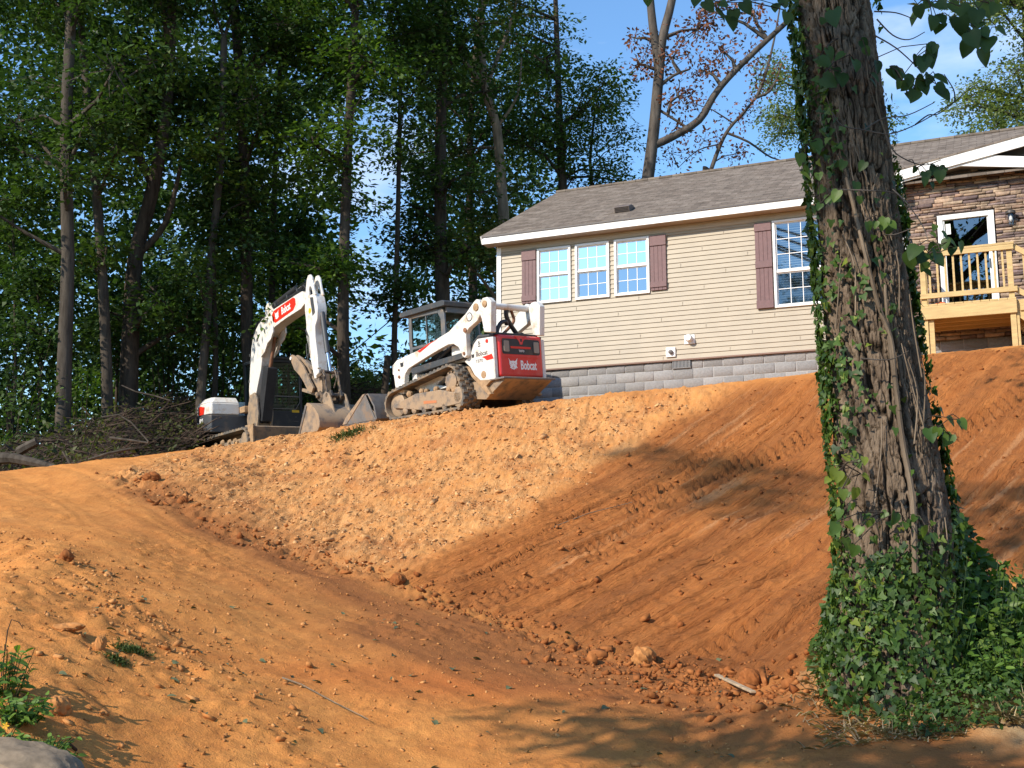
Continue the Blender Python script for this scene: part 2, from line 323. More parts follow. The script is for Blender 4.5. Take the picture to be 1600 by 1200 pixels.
# left facet: broken rock laid in courses running up to the right
A1 = at(400, 850, 15.5); A2 = at(600, 715, 19.4); dirv = (A2-A1)[:2]/np.linalg.norm((A2-A1)[:2])
u = GX*dirv[0]+GY*dirv[1]; v = -GX*dirv[1]+GY*dirv[0]
rk = fbm(u*3.0+wx, v*9+wy*2, 4, 41, .6); rk2 = np.abs(fbm(u*6, v*15, 3, 71, .6)); rk3 = fbm(u*1.2, v*3.2, 3, 75)
rk4 = sstep(.02, .3, fbm(u*4, v*11, 4, 77, .62))
Z += LF*(rk*.05-rk2*.05+rk3*.05+n4*.014+rk4*.03)
# right facet: the blade's grooves and the tracks' bars running up the slope
B1 = at(720, 950, 12.5); B2 = at(1290, 640, 17.6); d2 = (B2-B1)[:2]/np.linalg.norm((B2-B1)[:2]); O2 = B1[:2]
uu = (GX-O2[0])*d2[0]+(GY-O2[1])*d2[1]; vv = -(GX-O2[0])*d2[1]+(GY-O2[1])*d2[0]
vw = vv+fbm(uu*.25, vv*.3, 2, 80)*.12+.018*uu*0
gr = fbm(vw*4.2, uu*.05, 4, 90, .62); gr2 = 1-np.abs(fbm(vw*2.1+5, uu*.04, 2, 95)); gr2 = sstep(.93, 1.0, gr2)
gr3 = np.abs(fbm(vw*7, uu*.06, 2, 98)); gr3 = 1-sstep(0, .10, gr3); keepg = sstep(-.15, .25, fbm(uu*.35, vw*1.5, 3, 97))
Z += RF*(gr*.06-gr2*.09*keepg-gr3*.035*(.3+.7*keepg)+n3*.010+np.clip(fbm(GX*6, GY*6, 4, 99, .6), 0, 1)*.03)
TR = np.zeros_like(Z); GROOVE = np.zeros_like(Z)
def hit(px, py):
    r = ray(px, py); t = 5.0
    while t < 60:
        p = CAM+r*t
        if p[2] < float(sample_grid(GZ, np.array([p[0]]), np.array([p[1]]))[0]): return p
        t += .03
    return CAM+r*20
def sample_grid(A, x, y):
    i = np.clip(np.searchsorted(gx, x)-1, 0, len(gx)-2); j = np.clip(np.searchsorted(gy, y)-1, 0, len(gy)-2)
    fx = (x-gx[i])/(gx[i+1]-gx[i]); fy = (y-gy[j])/(gy[j+1]-gy[j])
    return (A[j, i]*(1-fx)+A[j, i+1]*fx)*(1-fy)+(A[j+1, i]*(1-fx)+A[j+1, i+1]*fx)*fy
def groove(x0, y0, x1, y1, wd, dp):
    """one straight cut left by a bucket tooth or a track edge"""
    global Z, GROOVE
    a = hit(x0, y0)[:2]; b = hit(x1, y1)[:2]; d = b-a; L_ = np.linalg.norm(d); d = d/L_; s = (GX-a[0])*d[0]+(GY-a[1])*d[1]; w = -(GX-a[0])*d[1]+(GY-a[1])*d[0]+fbm(s*.5+x0, s*0+y0, 2, 7)*.05
    near = (np.abs(w) < .3) & (s > -.2) & (s < L_+.2)
    m = sstep(-.1, .6, s)*(1-sstep(L_-.8, L_, s))*near*(.35+.65*sstep(-.35, .1, fbm(s*.9+x0, w*2, 3, 11)))*core
    cut = np.exp(-(w/wd)**2)*m; Z = Z-cut*dp+np.exp(-((np.abs(w)-wd*2.2)/(wd*1.1))**2)*m*dp*.4; GROOVE = np.maximum(GROOVE, cut)
for g_ in [(690, 925, 960, 790, .035, .05), (740, 950, 1285, 672, .03, .05), (800, 975, 1290, 700, .045, .08), (830, 985, 1290, 720, .03, .05), (880, 1000, 1290, 762, .03, .05), (935, 1018, 1290, 800, .04, .07), (1000, 1030, 1295, 838, .03, .05), (1060, 1030, 1290, 880, .03, .05),
           (700, 905, 1010, 742, .03, .05), (820, 860, 1180, 668, .035, .06), (860, 880, 1280, 655, .03, .05), (760, 905, 1040, 758, .03, .04), (1480, 800, 1640, 690, .04, .07), (1500, 835, 1640, 745, .04, .07), (1485, 760, 1640, 650, .035, .06), (1530, 850, 1650, 785, .04, .07), (1460, 720, 1600, 632, .03, .05)]:
    groove(*g_)
def track_band(c0, c1, width, amp, pitch_=.11, sd=5):
    """bars pressed by a rubber track between two points"""
    global Z, TR
    a = at(*c0)[:2]; b = at(*c1)[:2]; d = b-a; L = np.linalg.norm(d); d = d/L
    s = (GX-a[0])*d[0]+(GY-a[1])*d[1]; w = -(GX-a[0])*d[1]+(GY-a[1])*d[0]+fbm(s*.35+sd, s*0, 2, sd)*.08
    m = sstep(-.1, .4, s)*(1-sstep(L-.5, L+.1, s))*(1-sstep(width/2-.02, width/2+.03, np.abs(w)))*core
    keep = sstep(-.42, .05, fbm(s*1.2, w*3, 3, sd+3))
    saw = np.abs(((s+np.abs(w)*.25)/pitch_) % 1-.5)*2
    lug = sstep(.35, .7, saw)
    lug2 = lug*(.55+.45*(np.cos(w/width*2*math.pi*2.5)))
    Z += m*keep*amp*(lug2-.5); Z -= m*amp*.4; TR = np.maximum(TR, m*keep)
for args in [((905, 862, 13.9), (1190, 705, 16.9), .46, .11, .155, 5), ((965, 800, 15.2), (1130, 690, 17.5), .46, .11, .155, 9), ((700, 955, 12.5), (905, 862, 13.9), .45, .05, .15, 7), ((1120, 745, 16.0), (1330, 640, 17.2), .46, .11, .155, 15),
             ((1085, 1045, 10.5), (1250, 955, 11.2), .46, .11, .155, 21), ((1480, 700, 14.9), (1620, 610, 15.6), .46, .11, .155, 25), ((860, 1120, 8.7), (1050, 1060, 9.8), .4, .03, .12, 31), ((520, 1110, 8.7), (900, 1190, 7.8), .42, .022, .12, 33), ((200, 745, 18.0), (560, 905, 13.1), .42, .018, .12, 37), ((160, 760, 17.5), (480, 930, 12.2), .42, .018, .12, 39)]:
    track_band(*args)
# windrow of clods along the toe and the shoulder of the road
lump = np.clip(fbm(GX*5, GY*5, 4, 120, .62)+.1, 0, 1)+.5*np.clip(fbm(GX*13, GY*13, 3, 121, .6), 0, 1)
wtoe = np.exp(-((dtoe)/.28)**2)*core; Z += wtoe*(lump*.13-.04)
wedge_ = np.exp(-((dedge)/.33)**2)*core; Z += wedge_*(lump*.05)
cl = sstep(.0, .5, fbm(GX*.8, GY*.8, 3, 130)); Z += ROAD*cl*(np.clip(fbm(GX*7, GY*7, 4, 131, .65), 0, 1)*.055)+ROAD*n4*.006
# long soft ruts running with the road
C1 = at(180, 800, 16.2)[:2]; C2 = at(900, 1150, 8.6)[:2]; d3 = (C2-C1)/np.linalg.norm(C2-C1); w3 = -(GX-C1[0])*d3[1]+(GY-C1[1])*d3[0]+fbm(GX*.3, GY*.3, 2, 140)*.3
Z += (ROAD*(.2+.8*cl)+BANK*.5)*sstep(.12, .42, fbm(GX*13, GY*13, 3, 133, .6))*.017+RF*sstep(.25, .5, fbm(GX*12, GY*12, 3, 134, .6))*.012
Z += ROAD*fbm(w3*3, (GX+GY)*.12, 3, 141)*.03
bu = GX*.75-GY*.66; bv = GX*.66+GY*.75
Z += BANK*(np.clip(fbm(GX*5, GY*5, 4, 151, .55), -.2, 1)*.035+fbm(bu*2.2, bv*8, 4, 152, .6)*.035+fbm(GX*14, GY*14, 3, 153)*.008)
Z += MOUND*(.02+n2*.03+n4*.015)
damp = core*0
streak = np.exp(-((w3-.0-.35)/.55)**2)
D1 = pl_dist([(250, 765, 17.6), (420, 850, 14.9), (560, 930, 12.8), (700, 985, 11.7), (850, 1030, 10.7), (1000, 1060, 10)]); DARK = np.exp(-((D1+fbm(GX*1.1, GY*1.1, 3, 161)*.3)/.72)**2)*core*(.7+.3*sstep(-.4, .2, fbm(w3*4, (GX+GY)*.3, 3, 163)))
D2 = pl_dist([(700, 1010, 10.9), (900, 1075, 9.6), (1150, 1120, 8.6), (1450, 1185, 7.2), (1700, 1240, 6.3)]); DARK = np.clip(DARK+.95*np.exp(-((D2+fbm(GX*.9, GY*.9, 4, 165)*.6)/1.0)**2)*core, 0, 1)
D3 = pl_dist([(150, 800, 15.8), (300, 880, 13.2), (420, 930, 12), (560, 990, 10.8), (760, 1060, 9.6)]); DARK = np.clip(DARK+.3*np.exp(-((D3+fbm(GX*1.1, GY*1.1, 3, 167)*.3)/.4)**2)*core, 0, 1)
BROWN = np.clip(sstep(-.1, .35, fbm(uu*.18, vv*1.6, 4, 171))*.8+gr3*.5+gr2*keepg+TR*.6+GROOVE*1.1, 0, 1)*RF
SCR = sstep(.22, .45, fbm(uu*.5+9, vw*13, 3, 175, .6))*sstep(-.1, .3, fbm(uu*.5, vv*.6, 3, 176))*RF*core
REDP = core*np.exp(-(((GX-at(620, 1070, 9.3)[0])/1.3)**2+((GY-9.3)/.5)**2))
PALE = core*sstep(.55, .75, fbm(GX*.5+7, GY*.9, 3, 181)*.9+.35*REDP*0+ROAD*.12)
def sample_grid(A, x, y):
    i = np.clip(np.searchsorted(gx, x)-1, 0, len(gx)-2); j = np.clip(np.searchsorted(gy, y)-1, 0, len(gy)-2)
    fx = (x-gx[i])/(gx[i+1]-gx[i]); fy = (y-gy[j])/(gy[j+1]-gy[j])
    return (A[j, i]*(1-fx)+A[j, i+1]*fx)*(1-fy)+(A[j+1, i]*(1-fx)+A[j+1, i+1]*fx)*fy
def gz(x, y): return float(sample_grid(Z, np.array([float(x)]), np.array([float(y)]))[0])
ny_, nx_ = Z.shape
V = np.stack([GX, GY, Z], -1).reshape(-1, 3); ii = np.arange(ny_*nx_).reshape(ny_, nx_)
F = np.stack([ii[:-1, :-1], ii[:-1, 1:], ii[1:, 1:], ii[1:, :-1]], -1).reshape(-1, 4)
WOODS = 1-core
m = bpy.data.materials.new('clay_soil'); m.use_nodes = True; nt = m.node_tree; N = nt.nodes; L = nt.links; P = N['Principled BSDF']
P.inputs['Roughness'].default_value = .95; P.inputs['Specular IOR Level'].default_value = .15
tc = N.new('ShaderNodeTexCoord')
def noise(scale, detail=6, rough=.6, vec=None, mn=.3, mx=.7):
    n = N.new('ShaderNodeTexNoise'); n.inputs['Scale'].default_value = scale; n.inputs['Detail'].default_value = detail; n.inputs['Roughness'].default_value = rough
    L.new(vec or tc.outputs['Object'], n.inputs[0])
    r = N.new('ShaderNodeMapRange'); r.inputs[1].default_value = mn; r.inputs[2].default_value = mx; L.new(n.outputs[0], r.inputs[0]); return r.outputs[0]
def attrf(n): a = N.new('ShaderNodeAttribute'); a.attribute_name = n; return a.outputs['Fac']
def mixc(f, a, b):
    x = N.new('ShaderNodeMix'); x.data_type = 'RGBA'
    for s, vv_ in ((0, f), (6, a), (7, b)):
        if isinstance(vv_, tuple): x.inputs[s].default_value = (*vv_, 1)
        elif isinstance(vv_, (int, float)): x.inputs[s].default_value = vv_
        else: L.new(vv_, x.inputs[s])
    return x.outputs[2]
def mathn(op, a, b):
    x = N.new('ShaderNodeMath'); x.operation = op
    for s, vv_ in ((0, a), (1, b)):
        if isinstance(vv_, (int, float)): x.inputs[s].default_value = vv_
        else: L.new(vv_, x.inputs[s])
    return x.outputs[0]
def rotscale(ang, sx, sy):
    a = N.new('ShaderNodeMapping'); a.inputs['Rotation'].default_value = (0, 0, -ang); L.new(tc.outputs['Object'], a.inputs[0])
    b_ = N.new('ShaderNodeMapping'); b_.inputs['Scale'].default_value = (sx, sy, 3); L.new(a.outputs[0], b_.inputs[0]); return b_.outputs[0]
strk = rotscale(math.atan2(d2[1], d2[0]), .45, 7.0); rockv = rotscale(math.atan2(dirv[1], dirv[0]), 5.0, 15.0); rockf = rotscale(math.atan2(dirv[1], dirv[0]), 16.0, 40.0)
road_c = mixc(noise(2.2, 8, .65), (.62, .27, .072), (.49, .185, .044))
road_c = mixc(mathn('MULTIPLY', noise(14, 6, .7, mn=.45, mx=.75), .6), road_c, (.36, .135, .042))
rock_c = mixc(noise(3.5, 8, .65), (.50, .215, .066), (.64, .34, .13)); rock_c = mixc(mathn('MULTIPLY', noise(1.1, 4, .5, mn=.5, mx=.62), .65), rock_c, (.40, .15, .05))
rock_c = mixc(mathn('MULTIPLY', noise(1, 6, .7, vec=rockv, mn=.5, mx=.68), .7), rock_c, (.33, .145, .055)); rock_c = mixc(mathn('MULTIPLY', noise(1, 4, .7, vec=rockf, mn=.56, mx=.66), .7), rock_c, (.72, .46, .22))
slope_c = mixc(noise(1, 8, .6, vec=strk, mn=.35, mx=.65), (.50, .185, .05), (.34, .112, .028))
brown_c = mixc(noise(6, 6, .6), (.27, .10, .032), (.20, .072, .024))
c = mixc(attrf('rock'), road_c, rock_c); c = mixc(attrf('slope'), c, slope_c)
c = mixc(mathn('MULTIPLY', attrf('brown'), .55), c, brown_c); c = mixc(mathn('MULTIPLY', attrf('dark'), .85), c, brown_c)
c = mixc(mathn('MULTIPLY', attrf('scrape'), .4), c, (.62, .33, .15))
c = mixc(mathn('MULTIPLY', attrf('redp'), .5), c, (.42, .11, .025))
c = mixc(mathn('MULTIPLY', attrf('pale'), .3), c, (.40, .25, .12))
duff = mixc(noise(9, 6, .65), (.14, .085, .04), (.36, .26, .14)); c = mixc(attrf('mound'), c, duff)
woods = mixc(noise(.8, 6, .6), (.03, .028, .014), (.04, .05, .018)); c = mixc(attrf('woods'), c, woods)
L.new(c, P.inputs['Base Color'])
b = N.new('ShaderNodeBump'); b.inputs['Strength'].default_value = .7; b.inputs['Distance'].default_value = .022
L.new(mathn('ADD', mathn('ADD', noise(30, 6, .7, mn=0, mx=1), mathn('MULTIPLY', noise(95, 3, .6, mn=0, mx=1), .5)), mathn('MULTIPLY', mathn('MULTIPLY', noise(1, 6, .7, vec=rockv, mn=.3, mx=.7), 1.6), attrf('rock'))), b.inputs['Height'])
b2 = N.new('ShaderNodeBump'); b2.inputs['Strength'].default_value = 1.0; b2.inputs['Distance'].default_value = .03; L.new(mathn('MULTIPLY', noise(1, 5, .65, vec=rotscale(math.atan2(d2[1], d2[0]), 1.2, 26.0), mn=.3, mx=.7), attrf('slope')), b2.inputs['Height']); L.new(b.outputs[0], b2.inputs['Normal']); L.new(b2.outputs[0], P.inputs['Normal'])
pave = lambda A: np.clip(A, 0, 1).ravel()
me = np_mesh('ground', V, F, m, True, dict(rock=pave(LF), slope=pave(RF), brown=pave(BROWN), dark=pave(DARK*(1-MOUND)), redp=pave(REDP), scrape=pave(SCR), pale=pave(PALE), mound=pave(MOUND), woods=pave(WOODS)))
tag(link('ground', me), kind='structure')
# ------------------------------------------------------------------ the house
HA = R(23.36); HC = Vector((-.295, 24.52, 5.855))
def hpt(s, o, h): return Vector((HC.x+s*math.cos(HA)-o*math.sin(HA), HC.y-s*math.sin(HA)-o*math.cos(HA), HC.z+h))
house = empty('house', HC, (0, 0, -HA), 'beige vinyl sided house with brown shutters and grey shingle roof above the dirt bank', 'house')
HL = 17.0; HD = 8.6
M['siding'] = mat('beige_vinyl_siding', (.355, .305, .225), .55, var=.06, vscale=2.5)
M['block'] = mat('split_face_block', (.3, .29, .28), .95, var=.12, vscale=30, bump=1.0, bscale=55, attr='tone')
M['mortar'] = mat('mortar', (.33, .325, .315), .95, var=.1)
M['shutter'] = mat('brown_shutter', (.145, .075, .075), .6, var=.12, vscale=14)
M['trim_beige'] = mat('beige_trim', (.42, .36, .27), .55, var=.03)
M['soffit'] = mat('soffit_vinyl', (.42, .35, .28), .6)
M['stone'] = mat('ledge_stone', (.3, .2, .15), .9, var=.3, vscale=14, bump=1.0, bscale=28, attr='tone')
M['stone_gap'] = mat('stone_joint', (.05, .035, .03), .95)
M['blind'] = mat('window_blind', (.55, .53, .5), .7)
M['dark'] = mat('dark_interior', (.02, .02, .022), .9)
M['gable_shaded'] = mat('shaded_gable_siding', (.17, .16, .15), .8, var=.1)  # siding under the gable, its shade put into the grey colour
M['pane_small'] = glass_mat('sky_window_glass', (.4, .45, .5), .8, .015)
M['pane_screen'] = glass_mat('screened_glass', (.25, .28, .3), .42, .03)
M['pane_door'] = glass_mat('door_glass', (.05, .05, .055), .2, .01)
# shingles
m = bpy.data.materials.new('grey_brown_shingles'); m.use_nodes = True; nt = m.node_tree; N = nt.nodes; L = nt.links; P = N['Principled BSDF']; P.inputs['Roughness'].default_value = .95; P.inputs['Specular IOR Level'].default_value = .2
tc = N.new('ShaderNodeTexCoord'); br = N.new('ShaderNodeTexBrick'); L.new(tc.outputs['Object'], br.inputs[0])
br.inputs['Color1'].default_value = (.135, .108, .085, 1); br.inputs['Color2'].default_value = (.205, .172, .14, 1); br.inputs['Mortar'].default_value = (.075, .06, .05, 1)
br.inputs['Scale'].default_value = 1; br.inputs['Mortar Size'].default_value = .006; br.inputs['Brick Width'].default_value = .31; br.inputs['Row Height'].default_value = .125; br.inputs['Bias'].default_value = 0
mpn = N.new('ShaderNodeMapping'); L.new(tc.outputs['Object'], mpn.inputs[0]); L.new(mpn.outputs[0], br.inputs[0])
nz = N.new('ShaderNodeTexNoise'); nz.inputs['Scale'].default_value = 5; nz.inputs['Detail'].default_value = 8; L.new(tc.outputs['Object'], nz.inputs[0])
mr = N.new('ShaderNodeMapRange'); mr.inputs[1].default_value = .3; mr.inputs[2].default_value = .7; mr.inputs[3].default_value = .72; mr.inputs[4].default_value = 1.28; L.new(nz.outputs[0], mr.inputs[0])
vm = N.new('ShaderNodeVectorMath'); vm.operation = 'SCALE'; L.new(br.outputs[0], vm.inputs[0]); L.new(mr.outputs[0], vm.inputs['Scale']); L.new(vm.outputs[0], P.inputs['Base Color'])
bp = N.new('ShaderNodeBump'); bp.inputs['Strength'].default_value = .5; bp.inputs['Distance'].default_value = .01; L.new(br.outputs['Fac'], bp.inputs['Height']); bp.invert = True; L.new(bp.outputs[0], P.inputs['Normal'])
M['shingle'] = m
opens = [(.92, 1.69, 1.42, 2.63), (1.79, 2.55, 1.42, 2.63), (2.66, 3.42, 1.42, 2.63), (5.95, 7.05, .87, 2.64)]
def clip_bands(x0, x1, h0, h1, ops):
    hs = sorted({h0, h1} | {v for o in ops for v in (o[2], o[3]) if h0 < v < h1}); out = []
    for a, b in zip(hs[:-1], hs[1:]):
        cur = x0; mid = (a+b)/2
        for o in sorted(ops):
            if o[2] < mid < o[3] and o[1] > x0 and o[0] < x1:
                if o[0] > cur: out.append((cur, o[0], a, b))
                cur = max(cur, o[1])
        if cur < x1: out.append((cur, x1, a, b))
    return out
b = MB(); lap = .1
for k in range(28):
    h0 = k*lap; h1 = h0+lap
    yf = lambda h: -.018+.016*((h-h0)/lap)
    for x0, x1 in ((.0, 8.42), (11.3, HL)):
        for (a, c, p, q) in clip_bands(x0, x1, h0, h1, opens):
            b.add([(a, yf(p), p), (c, yf(p), p), (c, yf(q), q), (a, yf(q), q)], [(0, 1, 2, 3)])
            if abs(p-h0) < 1e-6: b.add([(a, -.001, p), (c, -.001, p), (c, yf(p), p), (a, yf(p), p)], [(0, 1, 2, 3)])
for k in range(28):   # lap joints
    for s in np.arange((k*1.37) % 3.66, 8.3, 3.66):
        h = k*lap
        if not any(o[0]-.4 < s < o[1]+.4 and o[2] < h < o[3] for o in opens): b.b2(s, s+.004, -.0225, -.012, h+.001, h+lap*.75)
# side, back walls and gable ends
for s, sg in ((0, -1), (HL, 1)):
    for k in range(28):
        h0 = k*lap; b.add([(s+sg*.018, 0, h0), (s+sg*.018, HD, h0), (s, HD, h0+lap), (s, 0, h0+lap)], [(0, 1, 2, 3)])
    b.add([(s, 0, 2.8), (s, HD, 2.8), (s, HD/2, 5.2)], [(0, 1, 2)])
b.add([(0, HD, 0), (HL, HD, 0), (HL, HD, 2.8), (0, HD, 2.8)], [(0, 1, 2, 3)])
o_ = b.build('wall', M['siding'], house, smooth=False)
b = MB(); b.b2(0.05, HL-.05, .08, HD-.05, -.02, .02); b.b2(.3, HL-.3, 2.5, 2.55, .02, 2.75)
b.add([(.02, .01, 2.79), (HL-.02, .01, 2.79), (HL-.02, HD-.01, 2.79), (.02, HD-.01, 2.79)], [(0, 1, 2, 3)])
b.build('inner_wall', M['dark'], house, smooth=False)
# foundation of split face blocks
def stone_mesh(name, rects, y_of, depth, inset, palette, material, parent, jit=0):
    Vs = []; Fs = []; T = []
    for (x0, x1, h0, h1) in rects:
        b0 = len(Vs); y = y_of(); i = inset*(1+jit*random.random())
        j = lambda: (random.random()-.5)*jit*.012
        back = [(x0, depth, h0), (x1, depth, h0), (x1, depth, h1), (x0, depth, h1)]
        side = [(x0+j(), y+i*.9, h0+j()), (x1+j(), y+i*.9, h0+j()), (x1+j(), y+i*.9, h1+j()), (x0+j(), y+i*.9, h1+j())]
        front = [(x0+i*1.3, y+j(), h0+i*.8), (x1-i*1.3, y+j(), h0+i*.8), (x1-i*1.3, y+j(), h1-i*.8), (x0+i*1.3, y+j(), h1-i*.8)]
        Vs += back+side+front
        for q in (0, 4):
            for k in range(4): Fs.append((b0+q+k, b0+q+(k+1) % 4, b0+q+4+(k+1) % 4, b0+q+4+k))
        Fs.append((b0+8, b0+9, b0+10, b0+11)); c = random.choice(palette); f = random.uniform(.78, 1.2); f = 1+(f-1)*min(1, jit); T += [[c[0]*f, c[1]*f, c[2]*f]]*12
    me = np_mesh(name, Vs, Fs, material, False, dict(tone=np.array(T))); return link(name, me, parent)
rects = []
for r in range(9):
    h1 = -.004-r*.2032; h0 = h1-.193; s = -(r % 2)*.2+.004
    while s < HL:
        x0 = max(s, .0); x1 = min(s+.397, HL)
        if x1-x0 > .05:
            if not (r == 0 and x1 > 3.84 and x0 < 4.23): rects.append((x0, x1, h0, h1))
            else:
                if x0 < 3.84: rects.append((x0, 3.835, h0, h1))
                if x1 > 4.235: rects.append((4.24, x1, h0, h1))
        s += .4064
fo = stone_mesh('foundation', rects, lambda: .02+random.random()*.008, .09, .012, [(.25, .245, .24), (.235, .23, .225), (.27, .26, .25)], M['block'], house, .6)
b = MB(); b.b2(.0, HL, .036, .16, -1.85, -.0); b.b2(-.02, .16, .16, HD, -1.85, 0); b.b2(HL-.16, HL, .16, HD, -1.85, 0); b.build('mortar_bed', M['mortar'], house, smooth=False)
b = MB(); b.b2(3.845, 4.23, .0, .035, -.185, -.01); v_ = b.build('foundation_vent', M['char'], house)
b = MB()
for k in range(13): b.b2(3.86+k*.0285, 3.872+k*.0285, -.014, -.001, -.175, -.02)
b.b2(3.845, 4.23, -.012, -.001, -.02, -.01); b.b2(3.845, 4.23, -.012, -.001, -.185, -.175); b.build('vent_grille', mat('vent_grey', (.25, .25, .25), .6), v_)
b = MB(); b.b2(0, 8.42, -.026, .03, -.03, 0.0); b.build('starter_trim', mat('brown_starter_strip', (.2, .12, .09), .7), house)
# roof
RS = 2.41/4.6; b = MB(); t = .035
def roofh(y): return 2.985+RS*(y+.33)
x0, x1 = -.27, HL+.27
b.add([(x0, -.345, roofh(-.345)), (x1, -.345, roofh(-.345)), (x1, 4.3, roofh(4.3)), (x0, 4.3, roofh(4.3)), (x1, 8.94, roofh(-.345)), (x0, 8.94, roofh(-.345)),
       (x0, -.345, roofh(-.345)-t), (x1, -.345, roofh(-.345)-t), (x1, 4.3, roofh(4.3)-t), (x0, 4.3, roofh(4.3)-t), (x1, 8.94, roofh(-.345)-t), (x0, 8.94, roofh(-.345)-t)],
      [(0, 1, 2, 3), (3, 2, 4, 5), (6, 9, 8, 7), (9, 11, 10, 8), (0, 6, 7, 1), (5, 4, 10, 11), (0, 3, 9, 6), (3, 5, 11, 9), (1, 7, 8, 2), (2, 8, 10, 4)])
roof = b.build('roof', M['shingle'], house, smooth=False)
b = MB(); b.b2(x0, x1, 4.2, 4.4, roofh(4.25)-.02, roofh(4.3)+.02); b.build('ridge_cap', M['shingle'], roof, bevel=.02)
b = MB(); b.b2(-.25, 8.42, -.33, -.3, 2.79, 2.95); b.build('fascia', M['white_clean'], house)
b = MB(); b.b2(-.27, 8.4, -.352, -.331, 2.935, 2.968); b.build('drip_edge', mat('dark_drip_edge', (.06, .05, .048), .5), house)
b = MB()
for k in range(56): b.b2(-.25+k*.155, -.25+k*.155+.15, -.3, -.003, 2.795, 2.803)
b.b2(-.25, 8.42, -.3, -.285, 2.787, 2.8); b.build('soffit', M['soffit'], house)
b = MB(); b.b2(.0, 8.42, -.035, -.001, 2.755, 2.79); b.b2(.0, 8.42, -.024, -.001, 2.66, 2.755); b.build('frieze', M['trim_beige'], house)
b = MB()   # rake boards of the left gable end
for y0, y1 in ((-.33, 4.3), (8.93, 4.3)):
    b.bar((-.26, y0, roofh(-.33)-.1), (-.26, y1, roofh(4.3)-.1), .03, .16)
b.build('rake_board', M['white_clean'], house)
b = MB(); b.b2(-.03, .07, -.034, .02, 0.0, 2.79); b.build('corner_trim', M['white_clean'], house)
b = MB(); b.b2(8.36, 8.47, -.12, .02, 0.0, 3.0); b.build('corner_trim', M['white_clean'], house)
# windows
def window(x0, x1, h0, h1, mid, cu, ru, rl, pu, pl, blinds, name='window'):
    fr = MB(); w = .05
    fr.b2(x0, x0+w, -.05, .05, h0, h1); fr.b2(x1-w, x1, -.05, .05, h0, h1); fr.b2(x0+w, x1-w, -.05, .05, h1-w, h1); fr.b2(x0+w, x1-w, -.05, .05, h0, h0+w)
    wd = fr.build(name, M['white_clean'], house, bevel=.006)
    s = MB(); q = .025; a, c = x0+w, x1-w; 
    s.b2(a, c, -.03, .02, mid-.02, mid+.02)
    for (p0, p1, yy) in ((mid+.02, h1-w, -.012), (h0+w, mid-.02, .002)):
        s.b2(a, a+q, yy, yy+.02, p0, p1); s.b2(c-q, c, yy, yy+.02, p0, p1); s.b2(a+q, c-q, yy, yy+.02, p0, p0+q); s.b2(a+q, c-q, yy, yy+.02, p1-q, p1)
    s.build('sash', M['white_clean'], wd)
    for (p0, p1, yy, pm, rows) in ((mid+.02+q, h1-w-q, 0, pu, ru), (h0+w+q, mid-.02-q, .014, pl, rl)):
        g = MB(); g.add([(a+q, yy, p0), (c-q, yy, p0), (c-q, yy, p1), (a+q, yy, p1)], [(0, 1, 2, 3)]); g.build('pane', pm, wd, smooth=False)
        gr = MB()
        for k in range(1, cu): xx = a+q+(c-a-2*q)*k/cu; gr.b2(xx-.0065, xx+.0065, yy-.010, yy-.004, p0, p1)
        for k in range(1, rows): zz = p0+(p1-p0)*k/rows; gr.b2(a+q, c-q, yy-.0095, yy-.0035, zz-.0065, zz+.0065)
        gr.build('grille', M['white_clean'], wd, smooth=False)
    if blinds:
        bl = MB(); z = h0+w+.01
        while z < h1-w: bl.box(((x0+x1)/2, .09, z), (x1-x0-2*w-.02, .045, .003), Matrix.Rotation(R(28), 3, 'X')); z += .05
        bl.b2(x0+w, x1-w, .06, .11, h1-w-.04, h1-w); bl.build('blind', M['blind'], wd, smooth=False)
    jb = MB(); jb.b2(x0+.01, x1-.01, .2, .22, h0, h1); jb.build('dark_backing', M['dark'] if blinds else M['dark'], wd)  # near-black sheet behind the panes stands in for the unlit room
    return wd
for i, (x0, x1, h0, h1) in enumerate(opens[:3]): window(x0, x1, h0, h1, 2.04, 3, 2, 2, M['pane_small'], M['pane_small'] if i == 0 else M['pane_screen'], False)
x0, x1, h0, h1 = opens[3]; window(x0, x1, h0, h1, 1.6, 4, 3, 2, M['pane'], glass_mat('dark_screened_glass', (.3, .33, .34), .16, .03), True)
def shutter(x0, x1, h0, h1, bat):
    s = MB(); n = 4; w = (x1-x0)/n
    for k in range(n): s.b2(x0+k*w+.003, x0+(k+1)*w-.003, -.052, -.022, h0, h1)
    s.b2(x0+.005, x1-.005, -.045, -.02, h0+.005, h1-.005)
    for (a, c) in bat: s.b2(x0-.002, x1+.002, -.072, -.05, a, c)
    s.build('shutter', M['shutter'], house, bevel=.004)
shutter(.57, .90, 1.45, 2.62, [(2.4, 2.619), (1.5, 1.62)]); shutter(3.44, 3.78, 1.46, 2.62, [(2.4, 2.619), (1.52, 1.64)]); shutter(5.60, 5.93, .88, 2.62, [(2.45, 2.619), (1.7, 1.84), (.881, 1.04)])
b = MB(); b.b2(3.73, 3.93, -.05, -.001, .05, .25); q = b.build('outlet_box', M['white_clean'], house, bevel=.01)
b = MB(); b.lathe([(.045, 0), (.045, -.05), (.02, -.06)], (3.84, -.05, .15), 'y', 16); b.build('outlet_cap', M['decal_grey'], q)
b = MB(); b.b2(4.11, 4.33, -.03, -.001, .29, .48); q = b.build('vent_hood', M['white_clean'], house, bevel=.01)
b = MB(); b.lathe([(.07, 0), (.075, -.1), (.06, -.13)], (4.22, -.03, .40), 'y', 18); b.build('hood_spout', M['white_clean'], q)
